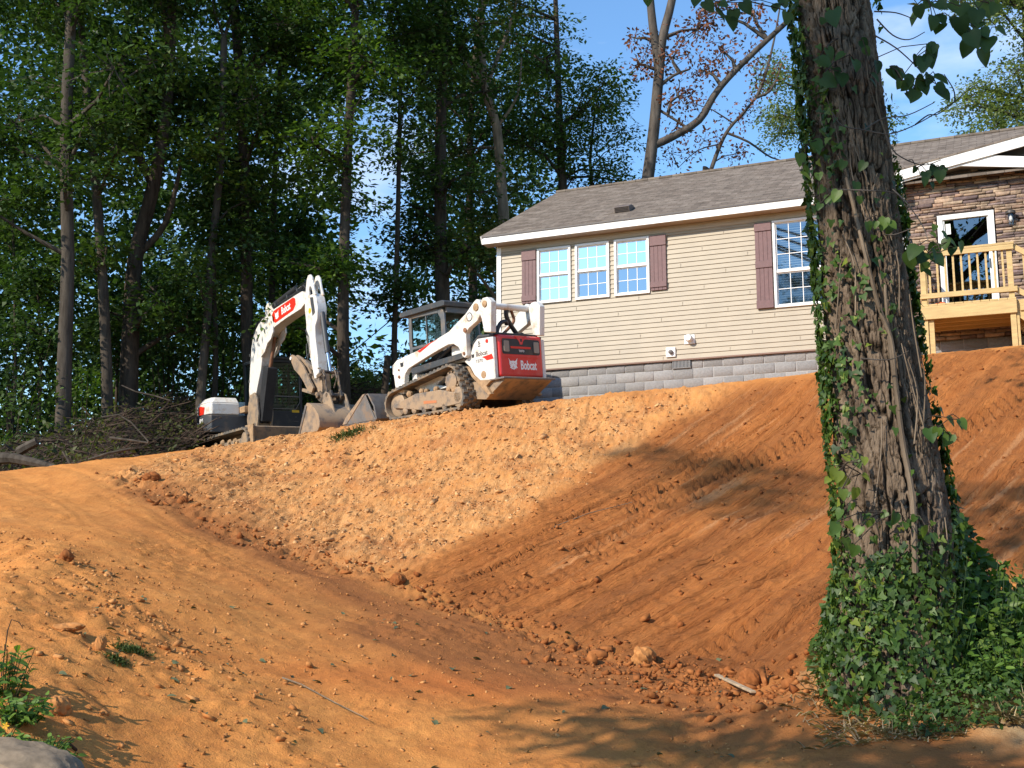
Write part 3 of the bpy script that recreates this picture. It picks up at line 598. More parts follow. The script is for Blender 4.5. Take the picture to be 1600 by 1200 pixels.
# roof vent
r_ = ray(976, 329); n_ = Vector((0, -RS, 1)).normalized()
oL = Matrix.Rotation(HA, 3, 'Z') @ (Vector(CAM)-HC); dL = Matrix.Rotation(HA, 3, 'Z') @ Vector(r_); P0 = Vector((0, -.33, 2.985)); tt = (P0-oL).dot(n_)/dL.dot(n_); RV = oL+dL*tt
b = MB(); sl_ = math.atan(RS); Mx = Matrix.Rotation(sl_, 3, 'X')
prof = [(-.22, 0), (.25, 0), (.12, .13), (-.2, .13)]
vs = [Mx @ Vector((xx, -yy, zz)) for xx in (-.17, .17) for yy, zz in ((.2, 0), (-.25, 0), (-.05, .11), (.2, .13))]
b.add([v+RV for v in vs], [(0, 1, 2, 3), (7, 6, 5, 4), (0, 4, 5, 1), (1, 5, 6, 2), (2, 6, 7, 3), (3, 7, 4, 0)])
rv = b.build('roof_vent', mat('brown_roof_vent', (.13, .1, .085), .6), roof, bevel=.012)
b = MB()
for k in range(4): b.add([Mx @ Vector((xx, -.205, .015+k*.03+dz))+RV for xx, dz in ((-.15, 0), (.15, 0), (.15, .012), (-.15, .012))], [(0, 1, 2, 3)])
b.build('vent_slot', M['dark'], rv, smooth=False)
# cross gable over the entrance
gs = .16; b = MB(); pk = 12.7
def gh(s): return 3.235+gs*(min(s, 2*pk-s)-8.4)
def vy(h): return -.33+(h-2.985)/RS
for dz in (0.0,):
    pts = [(8.33, -.43, gh(8.33)), (pk, -.43, gh(pk)), (pk, vy(gh(pk))+.05, gh(pk)+.01), (8.33, vy(gh(8.33))+.02, gh(8.33)+.01), (2*pk-8.33, -.43, gh(8.33)), (2*pk-8.33, vy(gh(8.33))+.02, gh(8.33)+.01)]
    low = [(x, y, z-.03) for x, y, z in pts]
    b.add(pts+low, [(0, 1, 2, 3), (1, 4, 5, 2), (6, 9, 8, 7), (7, 8, 11, 10), (0, 6, 7, 1), (1, 7, 10, 4), (0, 3, 9, 6)])
b.build('porch_roof', M['shingle'], house, smooth=False)
b = MB(); b.prism([(8.36, gh(8.36)-.03), (pk, gh(pk)-.03), (2*pk-8.36, gh(8.36)-.03), (2*pk-8.36, gh(8.36)-.22), (pk, gh(pk)-.22), (8.36, gh(8.36)-.22)], -.42, -.385)
b.b2(8.33, 8.47, -.42, -.1, 2.79, 3.04); rk_ = b.build('gable_rake_board', M['white_clean'], house)
b = MB(); b.prism([(8.47, 2.99), (9.5, 3.155), (11.35, 2.85), (11.35, 3.04), (9.72, 3.335), (8.47, 3.16)], -.38, -.35); b.build('lower_gable_board', M['white_clean'], house)
b = MB(); b.prism([(8.47, 3.02), (9.5, 3.18), (11.35, 2.87), (11.35, 2.9), (9.5, 3.2), (8.47, 3.03)], -.35, -.09); b.build('gable_soffit', M['trim_beige'], house)
b = MB(); b.prism([(8.4, 2.75), (17, 2.75), (17, 3.16), (pk, gh(pk)-.05), (8.4, gh(8.4)-.05)], -.05, -.02); b.build('gable_wall', M['gable_shaded'], house)
# stone veneer
def top_of(s): return (3.01+.16*(s-8.47)) if s < 9.5 else 3.18-.165*(s-9.5)
rects = []; h = -.02; door = (9.0, 10.02, .2, 2.35)
pal = [(.30, .215, .15), (.25, .17, .13), (.20, .145, .125), (.36, .27, .19), (.155, .11, .105), (.29, .19, .135), (.34, .245, .175), (.22, .165, .15), (.12, .085, .08)]
while h < 3.25:
    hh = random.choice([.035, .045, .05, .06, .07]); s = 8.47-random.random()*.2
    while s < 11.28:
        w = random.uniform(.12, .42); a = max(s, 8.475); c = min(s+w, 11.28)
        if c-a > .03 and h < top_of(min(a, c)) and h < top_of(c)-.0:
            ov = h+hh > door[2] and h < door[3]
            if ov and c > door[0] and a < door[1]:
                if a < door[0]-.03: rects.append((a, door[0], h, h+hh))
                if c > door[1]+.03: rects.append((door[1], c, h, h+hh))
            else: rects.append((a, c, h, h+hh))
        s += w+.004
    h += hh+.004
stone_mesh('stone_veneer', rects, lambda: -.085-random.random()*.045, -.02, .011, pal, M['stone'], house, 1.2)
b = MB(); b.b2(8.45, 9.0, -.065, -.021, -.03, 3.02); b.b2(10.02, 11.3, -.065, -.021, -.03, 2.98); b.b2(9.0, 10.02, -.065, -.021, 2.33, 3.05); b.build('stone_backing', M['stone_gap'], house, smooth=False)
# door
b = MB(); a, c, d0, d1 = 9.02, 10.0, .32, 2.33; w = .095
for (p, q, y) in ((0, w, -.13), ):
    b.b2(a, a+w, y, -.02, d0, d1); b.b2(c-w, c, y, -.02, d0, d1); b.b2(a+w, c-w, y, -.02, d1-w, d1)
b.b2(a+w, a+w+.03, -.1, -.03, d0, d1-w); b.b2(c-w-.03, c-w, -.1, -.03, d0, d1-w); b.b2(a+w, c-w, -.1, -.03, d0, d0+.06)
dr = b.build('door', M['white_clean'], house, bevel=.008)
g = MB(); g.add([(a+w+.03, -.075, d0+.06), (c-w-.03, -.075, d0+.06), (c-w-.03, -.075, d1-w), (a+w+.03, -.075, d1-w)], [(0, 1, 2, 3)]); g.build('pane', M['pane_door'], dr, smooth=False)
g = MB(); g.b2(a+w+.035, c-w-.03, -.03, -.01, d0, d1-w); g.build('door_back', M['dark'], dr)
g = MB(); g.b2(a+w+.045, a+w+.13, -.081, -.077, d1-w-.27, d1-w-.07); g.build('door_notice', M['decal_white'], dr)
g = MB(); g.b2(c-w-.028, c-w-.002, -.135, -.1, 1.25, 1.42); g.build('handle', M['char'], dr, bevel=.005)
# wall lamp
b = MB(); b.lathe([(.0, .0), (.03, 0), (.085, -.03), (.088, -.075), (.08, -.08)], (10.28, -.2, 2.27), 'z', 20); b.b2(10.245, 10.315, -.2, -.1, 2.12, 2.18); wl = b.build('wall_lamp', M['black'], house)
b = MB(); b.lathe([(.06, 0), (.066, -.1), (.058, -.2), (.04, -.21)], (10.28, -.2, 2.19), 'z', 18); b.build('lamp_glass', glass_mat('lamp_glass', (.85, .85, .82), .06, .1), wl)
b = MB(); b.lathe([(.012, 0), (.028, -.05), (.03, -.09), (.01, -.12)], (10.28, -.2, 2.17), 'z', 12); b.build('bulb', M['decal_white'], wl)
# ------------------------------------------------------------------ porch
W1 = mat('new_treated_pine', (.50, .355, .155), .7, var=.16, vscale=5, bump=.2)
nt = W1.node_tree; 
for n in nt.nodes:
    if n.type == 'TEX_NOISE' and abs(n.inputs['Scale'].default_value-5) < .1:
        mp = nt.nodes.new('ShaderNodeMapping'); mp.inputs['Scale'].default_value = (.7, 6, 6); nt.links.new(nt.nodes['Texture Coordinate'].outputs['Object'], mp.inputs[0]); nt.links.new(mp.outputs[0], n.inputs[0])
porch = empty('porch', hpt(9.5, .7, -.5), (0, 0, -HA), 'small new yellow pine porch with railing at the glass door', 'porch')
po = Vector((9.5, -.7, -.5))
def PB(): return MB()
def pbuild(b, name, parent=porch, bevel=.004):
    b.v = [tuple(Vector(v)-po) for v in b.v]; return b.build(name, W1, parent, bevel=bevel)
F0 = -1.42; S0, S1 = 8.72, 10.26
for s in (S0+.02, S1-.11):
    b = PB(); b.b2(s, s+.09, F0-.0, F0+.09, -.75, .1); pbuild(b, 'post')
    b = PB(); b.b2(s+.01 if s < 9.5 else s-.0, s+.1 if s < 9.5 else s+.09, F0-.045, F0-.001, .16, 1.28) if False else b.b2(s, s+.09, F0+.001, F0+.09, .345, 1.30); pbuild(b, 'rail_post')
b = PB(); b.b2(S0+.115, S0+.205, F0+.03, F0+.12, -.75, .1); pbuild(b, 'post')
b = PB(); b.b2(S1-.015, S1+.03, F0+.02, F0+.11, -.75, .1); pbuild(b, 'post')
b = PB(); b.b2(S0, S1, F0-.04, F0-.0, .10, .335); pbuild(b, 'rim_board')
for s in (S0, S1-.038): b = PB(); b.b2(s, s+.038, F0+.002, -.14, .10, .335); pbuild(b, 'rim_board')
for y in (F0+.35, F0+.72, F0+1.08): b = PB(); b.b2(S0+.04, S1-.04, y, y+.038, .1, .335); pbuild(b, 'joist')
for k in range(11): b = PB(); x = S0+k*(S1-S0)/11; b.b2(x+.003, x+(S1-S0)/11-.003, F0-.03, -.14, .338, .368); pbuild(b, 'deck_board')
b = PB(); b.b2(S0-.01, S1+.02, F0-.045, F0+.1, 1.30, 1.338); b.b2(S0+.0, S1+.01, F0-.04, F0-.002, 1.21, 1.30); pbuild(b, 'top_rail')
b = PB(); b.b2(S0-.04, S1+.03, F0-.04, F0-.002, .47, .56); pbuild(b, 'bottom_rail')
for k in range(10): b = PB(); x = S0+.16+k*.132; b.b2(x, x+.036, F0-.0, F0+.034, .48, 1.29); pbuild(b, 'baluster')
b = PB(); b.b2(S0, S0+.038, F0+.1, -.14, 1.24, 1.33); pbuild(b, 'top_rail'); b = PB(); b.b2(S0, S0+.038, F0+.1, -.14, .47, .55); pbuild(b, 'bottom_rail')
for k in range(8): b = PB(); y = F0+.2+k*.135; b.b2(S0+.039, S0+.073, y, y+.034, .48, 1.25); pbuild(b, 'baluster')
for y in (F0+.05, -.35):   # stair strings and their rails, going down along the wall
    b = PB(); b.prism([(S1-.03, .34), (S1+.25, .34), (S1+1.15, -.55), (S1+1.15, -.75), (S1+.9, -.75), (S1-.03, .08)], y, y+.038); pbuild(b, 'stringer')
for k in range(3): b = PB(); b.b2(S1+.05+k*.28, S1+.34+k*.28, F0+.02, -.3, .14-k*.2, .178-k*.2); pbuild(b, 'tread')
b = PB(); b.bar((S1-.0, F0+.03, 1.27), (S1+1.15, F0+.03, .45), .036, .09); pbuild(b, 'stair_rail'); b = PB(); b.bar((S1-.0, F0+.03, .52), (S1+1.15, F0+.03, -.30), .036, .09); pbuild(b, 'stair_rail')
for k in range(7): x = S1+.14+k*.15; z = -.713*(k*.15+.14); b = PB(); b.b2(x, x+.034, F0+.05, F0+.084, .52+z, 1.27+z); pbuild(b, 'baluster')
b = PB(); b.b2(S1+1.06, S1+1.15, F0-.0, F0+.09, -.8, .58); pbuild(b, 'rail_post')
b = MB(); z = 1.0; b.tube([(0, 0, .035), (.06, .01, .04), (.12, 0, .05), (.17, -.01, .045)], [.02, .035, .03, .015], 8); b.b2(.02, .15, -.04, .04, 0, .03)
og = b.build('tool_case', M['orange'], None, bevel=.008); og.location = hpt(8.95, 1.2, .371); og.rotation_euler = (0, 0, -.3)
tag(og, 'small bright orange plastic object lying on the porch deck boards', 'tool')
# ------------------------------------------------------------------ compact track loader
def hull_loop(circles, ds=.02):
    pts = []
    for k in range(1440):
        a = 2*math.pi*k/1440; c, s = math.cos(a), math.sin(a)
        best = max(circles, key=lambda q: q[0]*c+q[1]*s+q[2]); pts.append((best[0]+best[2]*c, best[1]+best[2]*s))
    seg = [math.dist(pts[i], pts[(i+1) % len(pts)]) for i in range(len(pts))]; tot = sum(seg); n = int(tot/ds); out = []; acc = 0; i = 0
    for k in range(n):
        t = k*tot/n
        while acc+seg[i] < t: acc += seg[i]; i += 1
        f = (t-acc)/max(seg[i], 1e-9); p, q = pts[i], pts[(i+1) % len(pts)]; out.append((p[0]+(q[0]-p[0])*f, p[1]+(q[1]-p[1])*f))
    return out
def track_mesh(loop, y0, y1, th, lug_n, lug_h, zig=.0, rows=3):
    n = len(loop); b = MB(); nr = []
    for i in range(n):
        a, c = loop[i-1], loop[(i+1) % n]; dx, dz = c[0]-a[0], c[1]-a[1]; l = math.hypot(dx, dz); nr.append((dz/l, -dx/l))
    vs = []
    for y in (y0, y1):
        for r in (0, 1):
            for i in range(n): vs.append((loop[i][0]-nr[i][0]*th*r, y, loop[i][1]-nr[i][1]*th*r))
    fs = []
    for i in range(n):
        j = (i+1) % n
        fs += [(i, j, 2*n+j, 2*n+i), (n+j, n+i, 3*n+i, 3*n+j), (i, n+i, n+j, j), (2*n+i, 2*n+j, 3*n+j, 3*n+i)]
    b.add(vs, fs); w = (y1-y0)/rows; tot = sum(math.dist(loop[i], loop[(i+1) % n]) for i in range(n)); ds = tot/n
    for k in range(lug_n):
        for r in range(rows):
            i = int((k+(.5 if r % 2 else 0))*n/lug_n) % n; p = loop[i]; N_ = nr[i]; T_ = (-N_[1], N_[0])
            hw = tot/lug_n*.24; yy0 = y0+r*w+.004; yy1 = y0+(r+1)*w-.004; q = []
            for (tt, hh) in ((-hw*1.3, -.002), (hw*1.3, -.002), (hw*.8, lug_h), (-hw*.8, lug_h)):
                q.append((p[0]+T_[0]*tt+N_[0]*hh, p[1]+T_[1]*tt+N_[1]*hh))
            b.prism(q, yy0, yy1)
    return b
def cat_emblem(name, c, xdir, updir, size, mt, parent, eye_mt=None):
    """a snarling cat's head seen from the front, with tufted ears"""
    out = [(-.5, .5), (-.36, .30), (-.22, .24), (-.1, .28), (.08, .28), (.2, .24), (.36, .32), (.52, .52), (.44, .2), (.46, .02), (.38, -.1), (.42, -.2), (.5, -.34), (.34, -.3), (.3, -.44), (.18, -.36), (.08, -.5), (-.04, -.4), (-.18, -.46), (-.22, -.34), (-.38, -.36), (-.3, -.22), (-.38, -.08), (-.42, .08), (-.4, .24)]
    x = Vector(xdir).normalized(); u = Vector(updir).normalized(); z = x.cross(u); c = Vector(c); b = MB(); n = len(out)
    f = lambda p, d: c+x*p[0]*size+u*p[1]*size+z*d
    b.add([f(p, 0) for p in out]+[f(p, .004) for p in out], [tuple(range(n, 2*n))]+[(i, (i+1) % n, n+(i+1) % n, n+i) for i in range(n)])
    o = b.build(name, mt, parent, smooth=False)
    if eye_mt:
        b = MB()
        for poly in ([(-.26, .1), (-.06, .0), (-.1, .08)], [(.3, .1), (.08, .0), (.13, .08)], [(-.08, -.16), (.1, -.16), (.01, -.24)], [(-.14, -.3), (.16, -.3), (.1, -.35), (-.1, -.35)], [(-.34, -.02), (-.2, -.08), (-.3, -.1)], [(.34, -.02), (.22, -.08), (.32, -.1)]):
            k = len(poly); b.add([f(p, .0055) for p in poly], [tuple(range(k))])
        b.build('emblem_mark', eye_mt, o, smooth=False)
    return o
LO = Vector((-.233, 21.904, 4.698)); lh = Vector((-.67, .74, 0)).normalized()
ld = empty('track_loader', LO, (R(-5), 0, math.atan2(lh.y, lh.x)), 'white and red compact track loader parked on the dirt bank beside the house', 'track loader')
for sg in (1, -1):
    loop = hull_loop([(2.17, .30, .285), (.42, .57, .30), (.22, .25, .235)])
    y0, y1 = (.45, .90) if sg > 0 else (-.90, -.45)
    track_mesh(loop, y0, y1, .035, 46, .028, rows=4).build('track', M['rubber'], ld, smooth=False)
    ys = (.70, .85) if sg > 0 else (-.85, -.70)
    b = MB(); b.prism([(2.22, .30), (1.9, .37), (1.5, .45), (.75, .44), (.41, .36), (.12, .33), (.12, .12), (.5, .10), (1.35, .11), (1.75, .17), (2.22, .24)], *ys)
    tf = b.build('track_frame', M['mud_steel'], ld, bevel=.015)
    if sg > 0:
        b = MB(); b.prism([(1.25, .28), (.85, .25), (.85, .20), (1.25, .22)], .851, .854); b.build('decal', mat('faded_orange_decal', (.45, .17, .07), .6), tf)
        b = MB()
        for (x, z, s) in ((.35, .40, .08), (.52, .42, .06), (.28, .3, .05), (1.2, .47, .05), (1.35, .48, .06), (1.75, .47, .07), (.9, .47, .06)): b.lathe([(s*.6, -.06), (s, -.03), (s, .02), (s*.5, .05)], (x, .8, z), 'y', 9)
        b.build('caked_mud', M['mud'], tf)
    for (x, z, r_) in ((.22, .25, .19), (.65, .12, .075), (.97, .12, .075), (1.28, .125, .075), (1.6, .14, .075), (1.88, .16, .08)):
        b = MB(); b.lathe([(r_*.5, 0), (r_, .02), (r_, .1), (r_*.5, .12), (r_*.5, .05), (r_, .15), (r_, .26), (r_*.4, .28)][:4], (x, sg*.70-(.0 if sg > 0 else .12)+(.03 if sg > 0 else 0), z), 'y', 18); b.build('roller', M['mud_steel'], ld)
    b = MB(); b.lathe([(.05, .05), (.12, .0), (.2, .03), (.235, .06), (.235, .16), (.2, .18)], (2.17, .62 if sg > 0 else -.8, .30), 'y', 28); b.build('idler_wheel', M['mud_steel'], ld)
    b = MB(); b.lathe([(.06, 0), (.2, -.0), (.23, .03), (.25, .05), (.25, .13), (.15, .15), (.15, .19), (.06, .2)] if sg > 0 else [(.06, 0), (.25, .0), (.25, .1), (.1, .13)], (.42, .62 if sg > 0 else -.8, .57), 'y', 30)
    for k in range(12): a = k*math.pi/6; b.lathe([(.022, 0), (.022, .03)], (.42+.18*math.cos(a), .77 if sg > 0 else -.8, .57+.18*math.sin(a)), 'y', 6)
    b.build('sprocket', M['mud_steel'], ld)
# hull between the tracks
b = MB(); b.prism([(-.55, .5), (-.2, .32), (1.85, .25), (2.05, .4), (2.05, .95), (1.0, 1.0), (.9, 1.15), (-.55, 1.2)], -.43, .43); b.build('hull', M['char'], ld, bevel=.02)
b = MB(); b.prism([(1.15, .58), (.62, .5), (1.55, .46), (1.9, .62), (1.9, .9), (1.3, .82), (.85, .72)], .431, .60); b.build('hull_side', M['white'], ld, bevel=.02)
b = MB(); b.prism([(-.86, .51), (-.86, .45), (-.3, .14), (.35, .22), (.3, .5)], -.60, .60); b.build('belly_plate', M['mud_steel'], ld, bevel=.01)
b = MB(); b.b2(-.9, -.5, -.66, .66, .465, .50); b.build('rear_bumper', M['grey_steel'], ld, bevel=.008)
b = MB(); b.b2(-.2, 1.0, -.5, .5, .9, 1.25); b.build('engine_cover', M['black'], ld, bevel=.03)
# fenders
FP = [(-.665, .46), (-.24, .50), (-.08, .62), (.02, .78), (.2, .92), (.0, 1.02), (-.1, 1.2), (-.22, 1.29), (-.665, 1.27)]
for sg in (1, -1):
    y0, y1 = (.57, .66) if sg > 0 else (-.66, -.57)
    b = MB(); b.prism(FP, y0, y1); fe = b.build('rear_fender', M['white'], ld, bevel=.02)
    b = MB(); b.tube([(-.6, sg*.61, 1.30), (-.24, sg*.61, 1.325), (-.1, sg*.61, 1.23), (0, sg*.61, 1.04), (.1, sg*.61, .98), (.2, sg*.61, .94)], [.035, .04, .042, .042, .035, .02], 8); b.build('fender_edge', M['char'], fe)
    b = MB(); b.prism([(-.55, .47), (-.24, .51), (-.06, .62), (.06, .80), (.14, .82), (.0, .6), (-.2, .42), (-.45, .2), (-.52, .22), (-.4, .38)], y0+.0, y1+(.004 if sg > 0 else 0)); b.build('mud_guard', M['mud'], fe, bevel=.01)
    if sg > 0:
        tx = ((-1, 0, 0), (0, 0, 1)); yy = .661
        text_part('lettering', 'Bobcat', .125, M['decal_grey'], fe, (-.33, yy, 1.0), *tx, sx=.95, offset=.002)
        text_part('lettering', 'T870', .09, M['decal_grey'], fe, (-.25, yy, .865), *tx, sx=1.1)
        cat_emblem('cat_emblem', (-.075, yy, .99), *tx, .09, M['decal_black'], fe)
        b = MB(); b.prism([(-.33, .93), (-.61, .955), (-.655, .86), (-.46, .85), (-.4, .9)], .66, .664); b.build('red_flash', M['decal_red'], fe)
        b = MB(); b.lathe([(.035, 0), (.035, .012), (.012, .016)], (-.5, .66, 1.21), 'y', 14); b.build('fuel_cap', M['decal_red'], fe)
        b = MB(); b.lathe([(.07, 0), (.07, .006), (.04, .012)], (-.35, .66, .60), 'y', 16); b.build('tie_down_boss', M['mud'], fe)
        b = MB(); b.b2(-.31, -.24, .66, .664, 1.135, 1.155); b.b2(-.31, -.25, .66, .664, 1.175, 1.195); b.lathe([(.02, 0), (.02, .004)], (-.27, .66, 1.22), 'y', 8); b.build('warning_decal', M['decal_black'], fe)
# tailgate
b = MB(); b.b2(-.70, -.52, -.56, .56, .52, 1.32); tg = b.build('tailgate', M['red'], ld, bevel=.055, seg=4)
xr = -.702
def rp(name, poly, mt, d=.004, par=None, x=xr):
    b = MB(); n = len(poly); b.add([(x, -p[0], p[1]) for p in poly]+[(x-d, -p[0], p[1]) for p in poly], [tuple(range(n)), tuple(range(2*n-1, n-1, -1))]+[(i, (i+1) % n, n+(i+1) % n, n+i) for i in range(n)])
    return b.build(name, mt, par or tg, bevel=.0)
def rr(x0, x1, z0, z1, r=.03): return [(x0+r, z0), (x1-r, z0), (x1, z0+r), (x1, z1-r), (x1-r, z1), (x0+r, z1), (x0, z1-r), (x0, z0+r)]
pn = rp('grille_panel', rr(-.48, .48, .95, 1.24), M['black'], .006)
rp('grille_stripe', [(-.27, 1.06), (.24, 1.06), (.24, 1.1), (-.27, 1.1)], M['decal_red'], .004, pn, xr-.006)
for sx in (-.38, .38): rp('tail_lamp', rr(sx-.065, sx+.065, .99, 1.2, .015), M['lens'], .016, pn, xr-.006)
rp('latch_plate', [(-.16, 1.3), (.16, 1.3), (.05, 1.2), (.03, 1.14), (-.03, 1.14), (-.05, 1.2)], M['red'], .012, None, xr)
rp('latch_hole', rr(-.022, .022, 1.19, 1.25, .012), M['black'], .003, None, xr-.012)
rp('grille_panel', rr(-.42, .42, .88, .9, .008), M['decal_red'], .003)
tx = ((0, -1, 0), (0, 0, 1))
text_part('lettering', 'T870', .062, M['decal_white'], pn, (xr-.008, 0, 1.015), *tx, sx=1.1)
text_part('lettering', 'Bobcat', .235, M['decal_white'], tg, (xr-.002, -.165, .745), *tx, sx=.62, offset=.006)
cat_emblem('cat_emblem', (xr-.001, .23, .765), *tx, .22, M['decal_white'], tg, M['decal_red'])
# top deck, hoses
b = MB(); b.b2(-.62, -.05, -.53, .53, 1.325, 1.365); b.b2(-.5, -.1, -.45, .45, 1.365, 1.385); b.build('rear_grille', M['black'], ld, bevel=.012)
hs = [([(-.4, .32, 1.37), (-.4, .27, 1.5), (-.4, .18, 1.6), (-.4, .06, 1.62), (-.38, .03, 1.56)], .04), ([(-.35, -.28, 1.37), (-.36, -.1, 1.56), (-.38, .02, 1.72), (-.4, .03, 1.86), (-.38, -.03, 1.9), (-.34, -.06, 1.84)], .045), ([(-.32, .12, 1.37), (-.32, -.05, 1.5), (-.34, -.2, 1.66), (-.36, -.14, 1.82), (-.38, -.1, 1.9)], .03), ([(-.3, -.25, 1.38), (-.3, -.42, 1.42), (-.3, -.48, 1.37)], .035)]
for pts, r in hs:
    P = []; 
    for i in range(len(pts)-1):
        for t in (0, .25, .5, .75):
            p0, p1, p2, p3 = [Vector(pts[max(0, min(len(pts)-1, i+k))]) for k in (-1, 0, 1, 2)]
            P.append(.5*((2*p1)+(-p0+p2)*t+(2*p0-5*p1+4*p2-p3)*t*t+(-p0+3*p1-3*p2+p3)*t**3))
    P.append(Vector(pts[-1])); b = MB(); b.tube(P, r, 12); b.build('hose', M['black'] if r > .034 else M['rust'], ld)
# lift arms
AP = [(-.46, 1.98), (-.38, 2.01), (-.3, 1.97), (-.05, 1.79), (.48, 1.53), (1.0, 1.41), (1.5, 1.30), (2.16, 1.21), (2.27, 1.15), (2.30, .98), (2.27, .72), (2.22, .50), (2.0, .50), (1.96, .66), (1.92, .88), (1.80, .98), (1.62, 1.03), (1.04, 1.17), (.7, 1.245), (.51, 1.28), (.36, 1.27), (.22, 1.19), (.15, 1.08), (.12, 1.0), (.05, .96), (-.02, 1.0), (-.02, 1.42), (-.12, 1.5), (-.38, 1.6), (-.46, 1.7), (-.5, 1.86)]
for sg in (1, -1):
    y0, y1 = (.64, .76) if sg > 0 else (-.62, -.50)
    b = MB(); b.prism(AP, y0, y1); ar = b.build('lift_arm', M['white'], ld, bevel=.018, seg=3)
    for (x, z, r) in ((-.37, 1.86, .07), (0.05, 1.05, .03), (-.02, 1.48, .045), (2.1, .86, .03), (2.1, 1.0, .02), (2.05, .62, .03)):
        b = MB(); b.lathe([(r, 0), (r, .02), (r*.5, .025)], (x, .76 if sg > 0 else -.645, z), 'y', 18); b.build('pivot_pin', M['rust'] if r < .06 else M['mud'], ar)
    b = MB(); b.prism([(-.48, 1.92), (-.55, 2.0), (-.68, 2.0), (-.79, 1.9), (-.73, 1.33), (-.54, 1.36), (-.5, 1.6), (-.43, 1.76)], y0-.02 if sg > 0 else y0+.0, y1+.0 if sg > 0 else y1+.02); lk = b.build('rear_link', M['white'], ld, bevel=.02, seg=3)
    b = MB(); b.lathe([(.06, 0), (.06, .02), (.03, .03)], (-.62, .76 if sg > 0 else -.65, 1.88), 'y', 18); b.build('pivot_pin', M['mud'], lk)
    b = MB(); b.prism([(1.74, .99), (.1, 1.085), (.04, 1.04), (.06, .98), (.13, .97), (1.68, .86), (1.75, .9)], y0+.01 if sg > 0 else y0+.02, y1-.03 if sg > 0 else y1-.02); b.build('control_link', M['char'], ld, bevel=.01)
    b = MB(); b.tube([(2.0, sg*.55, .35), (1.0, sg*.55, 1.12)], .045, 12); b.tube([(1.0, sg*.55, 1.12), (.3, sg*.55, 1.4)], .03, 10); b.build('lift_cylinder', M['char'], ld)
    if sg > 0:
        b = MB(); b.prism([(1.47, 1.292), (1.4, 1.255), (1.22, 1.31), (1.04, 1.385), (.8, 1.44), (1.05, 1.40)], .76, .763); b.build('red_stripe', M['decal_red'], ar)
        cat_emblem('cat_emblem', (2.0, .761, 1.1), (-1, 0, 0), (0, 0, 1), .12, M['decal_black'], ar)
        b = MB(); b.lathe([(.085, 0), (.085, .003)], (-.16, .76, 1.71), 'y', 24); cdk = b.build('round_decal', M['decal_black'], ar)
        b = MB(); b.lathe([(.068, 0), (.068, .005)], (-.16, .76, 1.71), 'y', 24); b.b2(-.22, -.1, .761, .7665, 1.695, 1.72); b.build('round_decal', M['white'], cdk)
        b = MB(); b.tube([(2.3, .70, 1.15), (2.36, .70, 1.12), (2.37, .70, .95), (2.3, .70, .92)], .016, 8); b.build('grab_loop', M['white'], ar)
b = MB(); b.tube([(-.42, -.56, 1.90), (-.42, .66, 1.90)], .062, 20); b.build('cross_tube', M['white'], ld)
b = MB(); b.b2(2.05, 2.22, -.5, .64, .5, .72); b.build('front_crossmember', M['white'], ld, bevel=.02)
b = MB(); b.prism([(2.22, .2), (2.5, .1), (2.75, .12), (2.95, .55), (2.85, .6), (2.3, .58)], -.5, .5); b.build('quick_coupler', M['char'], ld, bevel=.02)
# side panel behind the arm
b = MB(); b.prism([(.35, 1.0), (1.75, .95), (1.6, 1.1), (.9, 1.25), (.35, 1.3)], .44, .5); b.build('side_panel', M['black'], ld)
b = MB(); b.prism([(.15, .92), (.62, .92), (.62, 1.28), (.15, 1.26)], .50, .6); b.build('side_cover', M['white'], ld, bevel=.015)
# cab
cx0, cx1, cy, z0, z1 = .95, 2.1, .46, .95, 2.12
b = MB()
for s in (1, -1):
    y0, y1 = (cy-.05, cy) if s > 0 else (-cy, -cy+.05)
    b.prism([(cx1-.02, z0), (cx1+.02, 1.55), (cx1, z1), (cx1-.1, z1), (cx1-.08, 1.55), (cx1-.12, z0)], y0, y1)
    b.prism([(cx0-.02, z0+.2), (cx0+.08, z0+.2), (cx0+.12, 1.5), (cx0+.12, 1.9), (cx0+.2, 2.02), (cx0+.2, z1), (cx0+.05, 2.09), (cx0, 1.98)], y0, y1)
    b.prism([(cx0+.2, 2.02), (cx1-.1, 2.04), (cx1-.1, z1), (cx0+.2, z1)], y0, y1)
    b.prism([(cx0+.1, 1.42), (cx1-.08, 1.40), (cx1-.08, 1.46), (cx0+.1, 1.48)], y0, y1)
    b.prism([(cx0+.1, z0), (cx1-.1, z0), (cx1-.1, z0+.06), (cx0+.1, z0+.06)], y0, y1)
    b.b2(1.52, 1.545, y0, y1, 1.47, 2.03)
b.b2(cx0-.03, cx0+.02, -cy+.05, cy-.05, 1.25, 1.35); b.b2(cx0-.03, cx0+.02, -cy+.05, cy-.05, 2.0, z1)
cabf = b.build('cab_frame', mat('cab_grey', (.11, .115, .12), .45, var=.1, dirt=(.22, .17, .12), dirt_amt=.2), ld, bevel=.012)
b = MB(); b.prism([(cx0-.12, 2.2), (cx0-.1, 2.12), (cx1+.18, 2.1), (cx1+.22, 2.14), (cx1+.16, 2.21), (cx0-.05, 2.235)], -.53, .53); b.build('cab_roof', M['char'], ld, bevel=.012)
for s in (1, -1):
    b = MB(); y = s*(cy-.02); b.add([(cx0+.1, y, z0), (cx1-.1, y, z0), (cx1-.1, y, 2.05), (cx0+.1, y, 2.05)], [(0, 1, 2, 3)]); b.build('side_window', M['cab_glass'], ld, smooth=False)
    b = MB(); yy = s*(cy-.05)     # mesh guard inside the rear half of the side window
    for k in range(9): b.b2(cx0+.14+k*.05, cx0+.147+k*.05, yy-.004, yy+.004, 1.49, 2.03)
    for k in range(11): b.b2(cx0+.12, 1.52, yy-.004, yy+.004, 1.5+k*.05, 1.507+k*.05)
    b.build('window_guard', M['char'], ld, smooth=False)
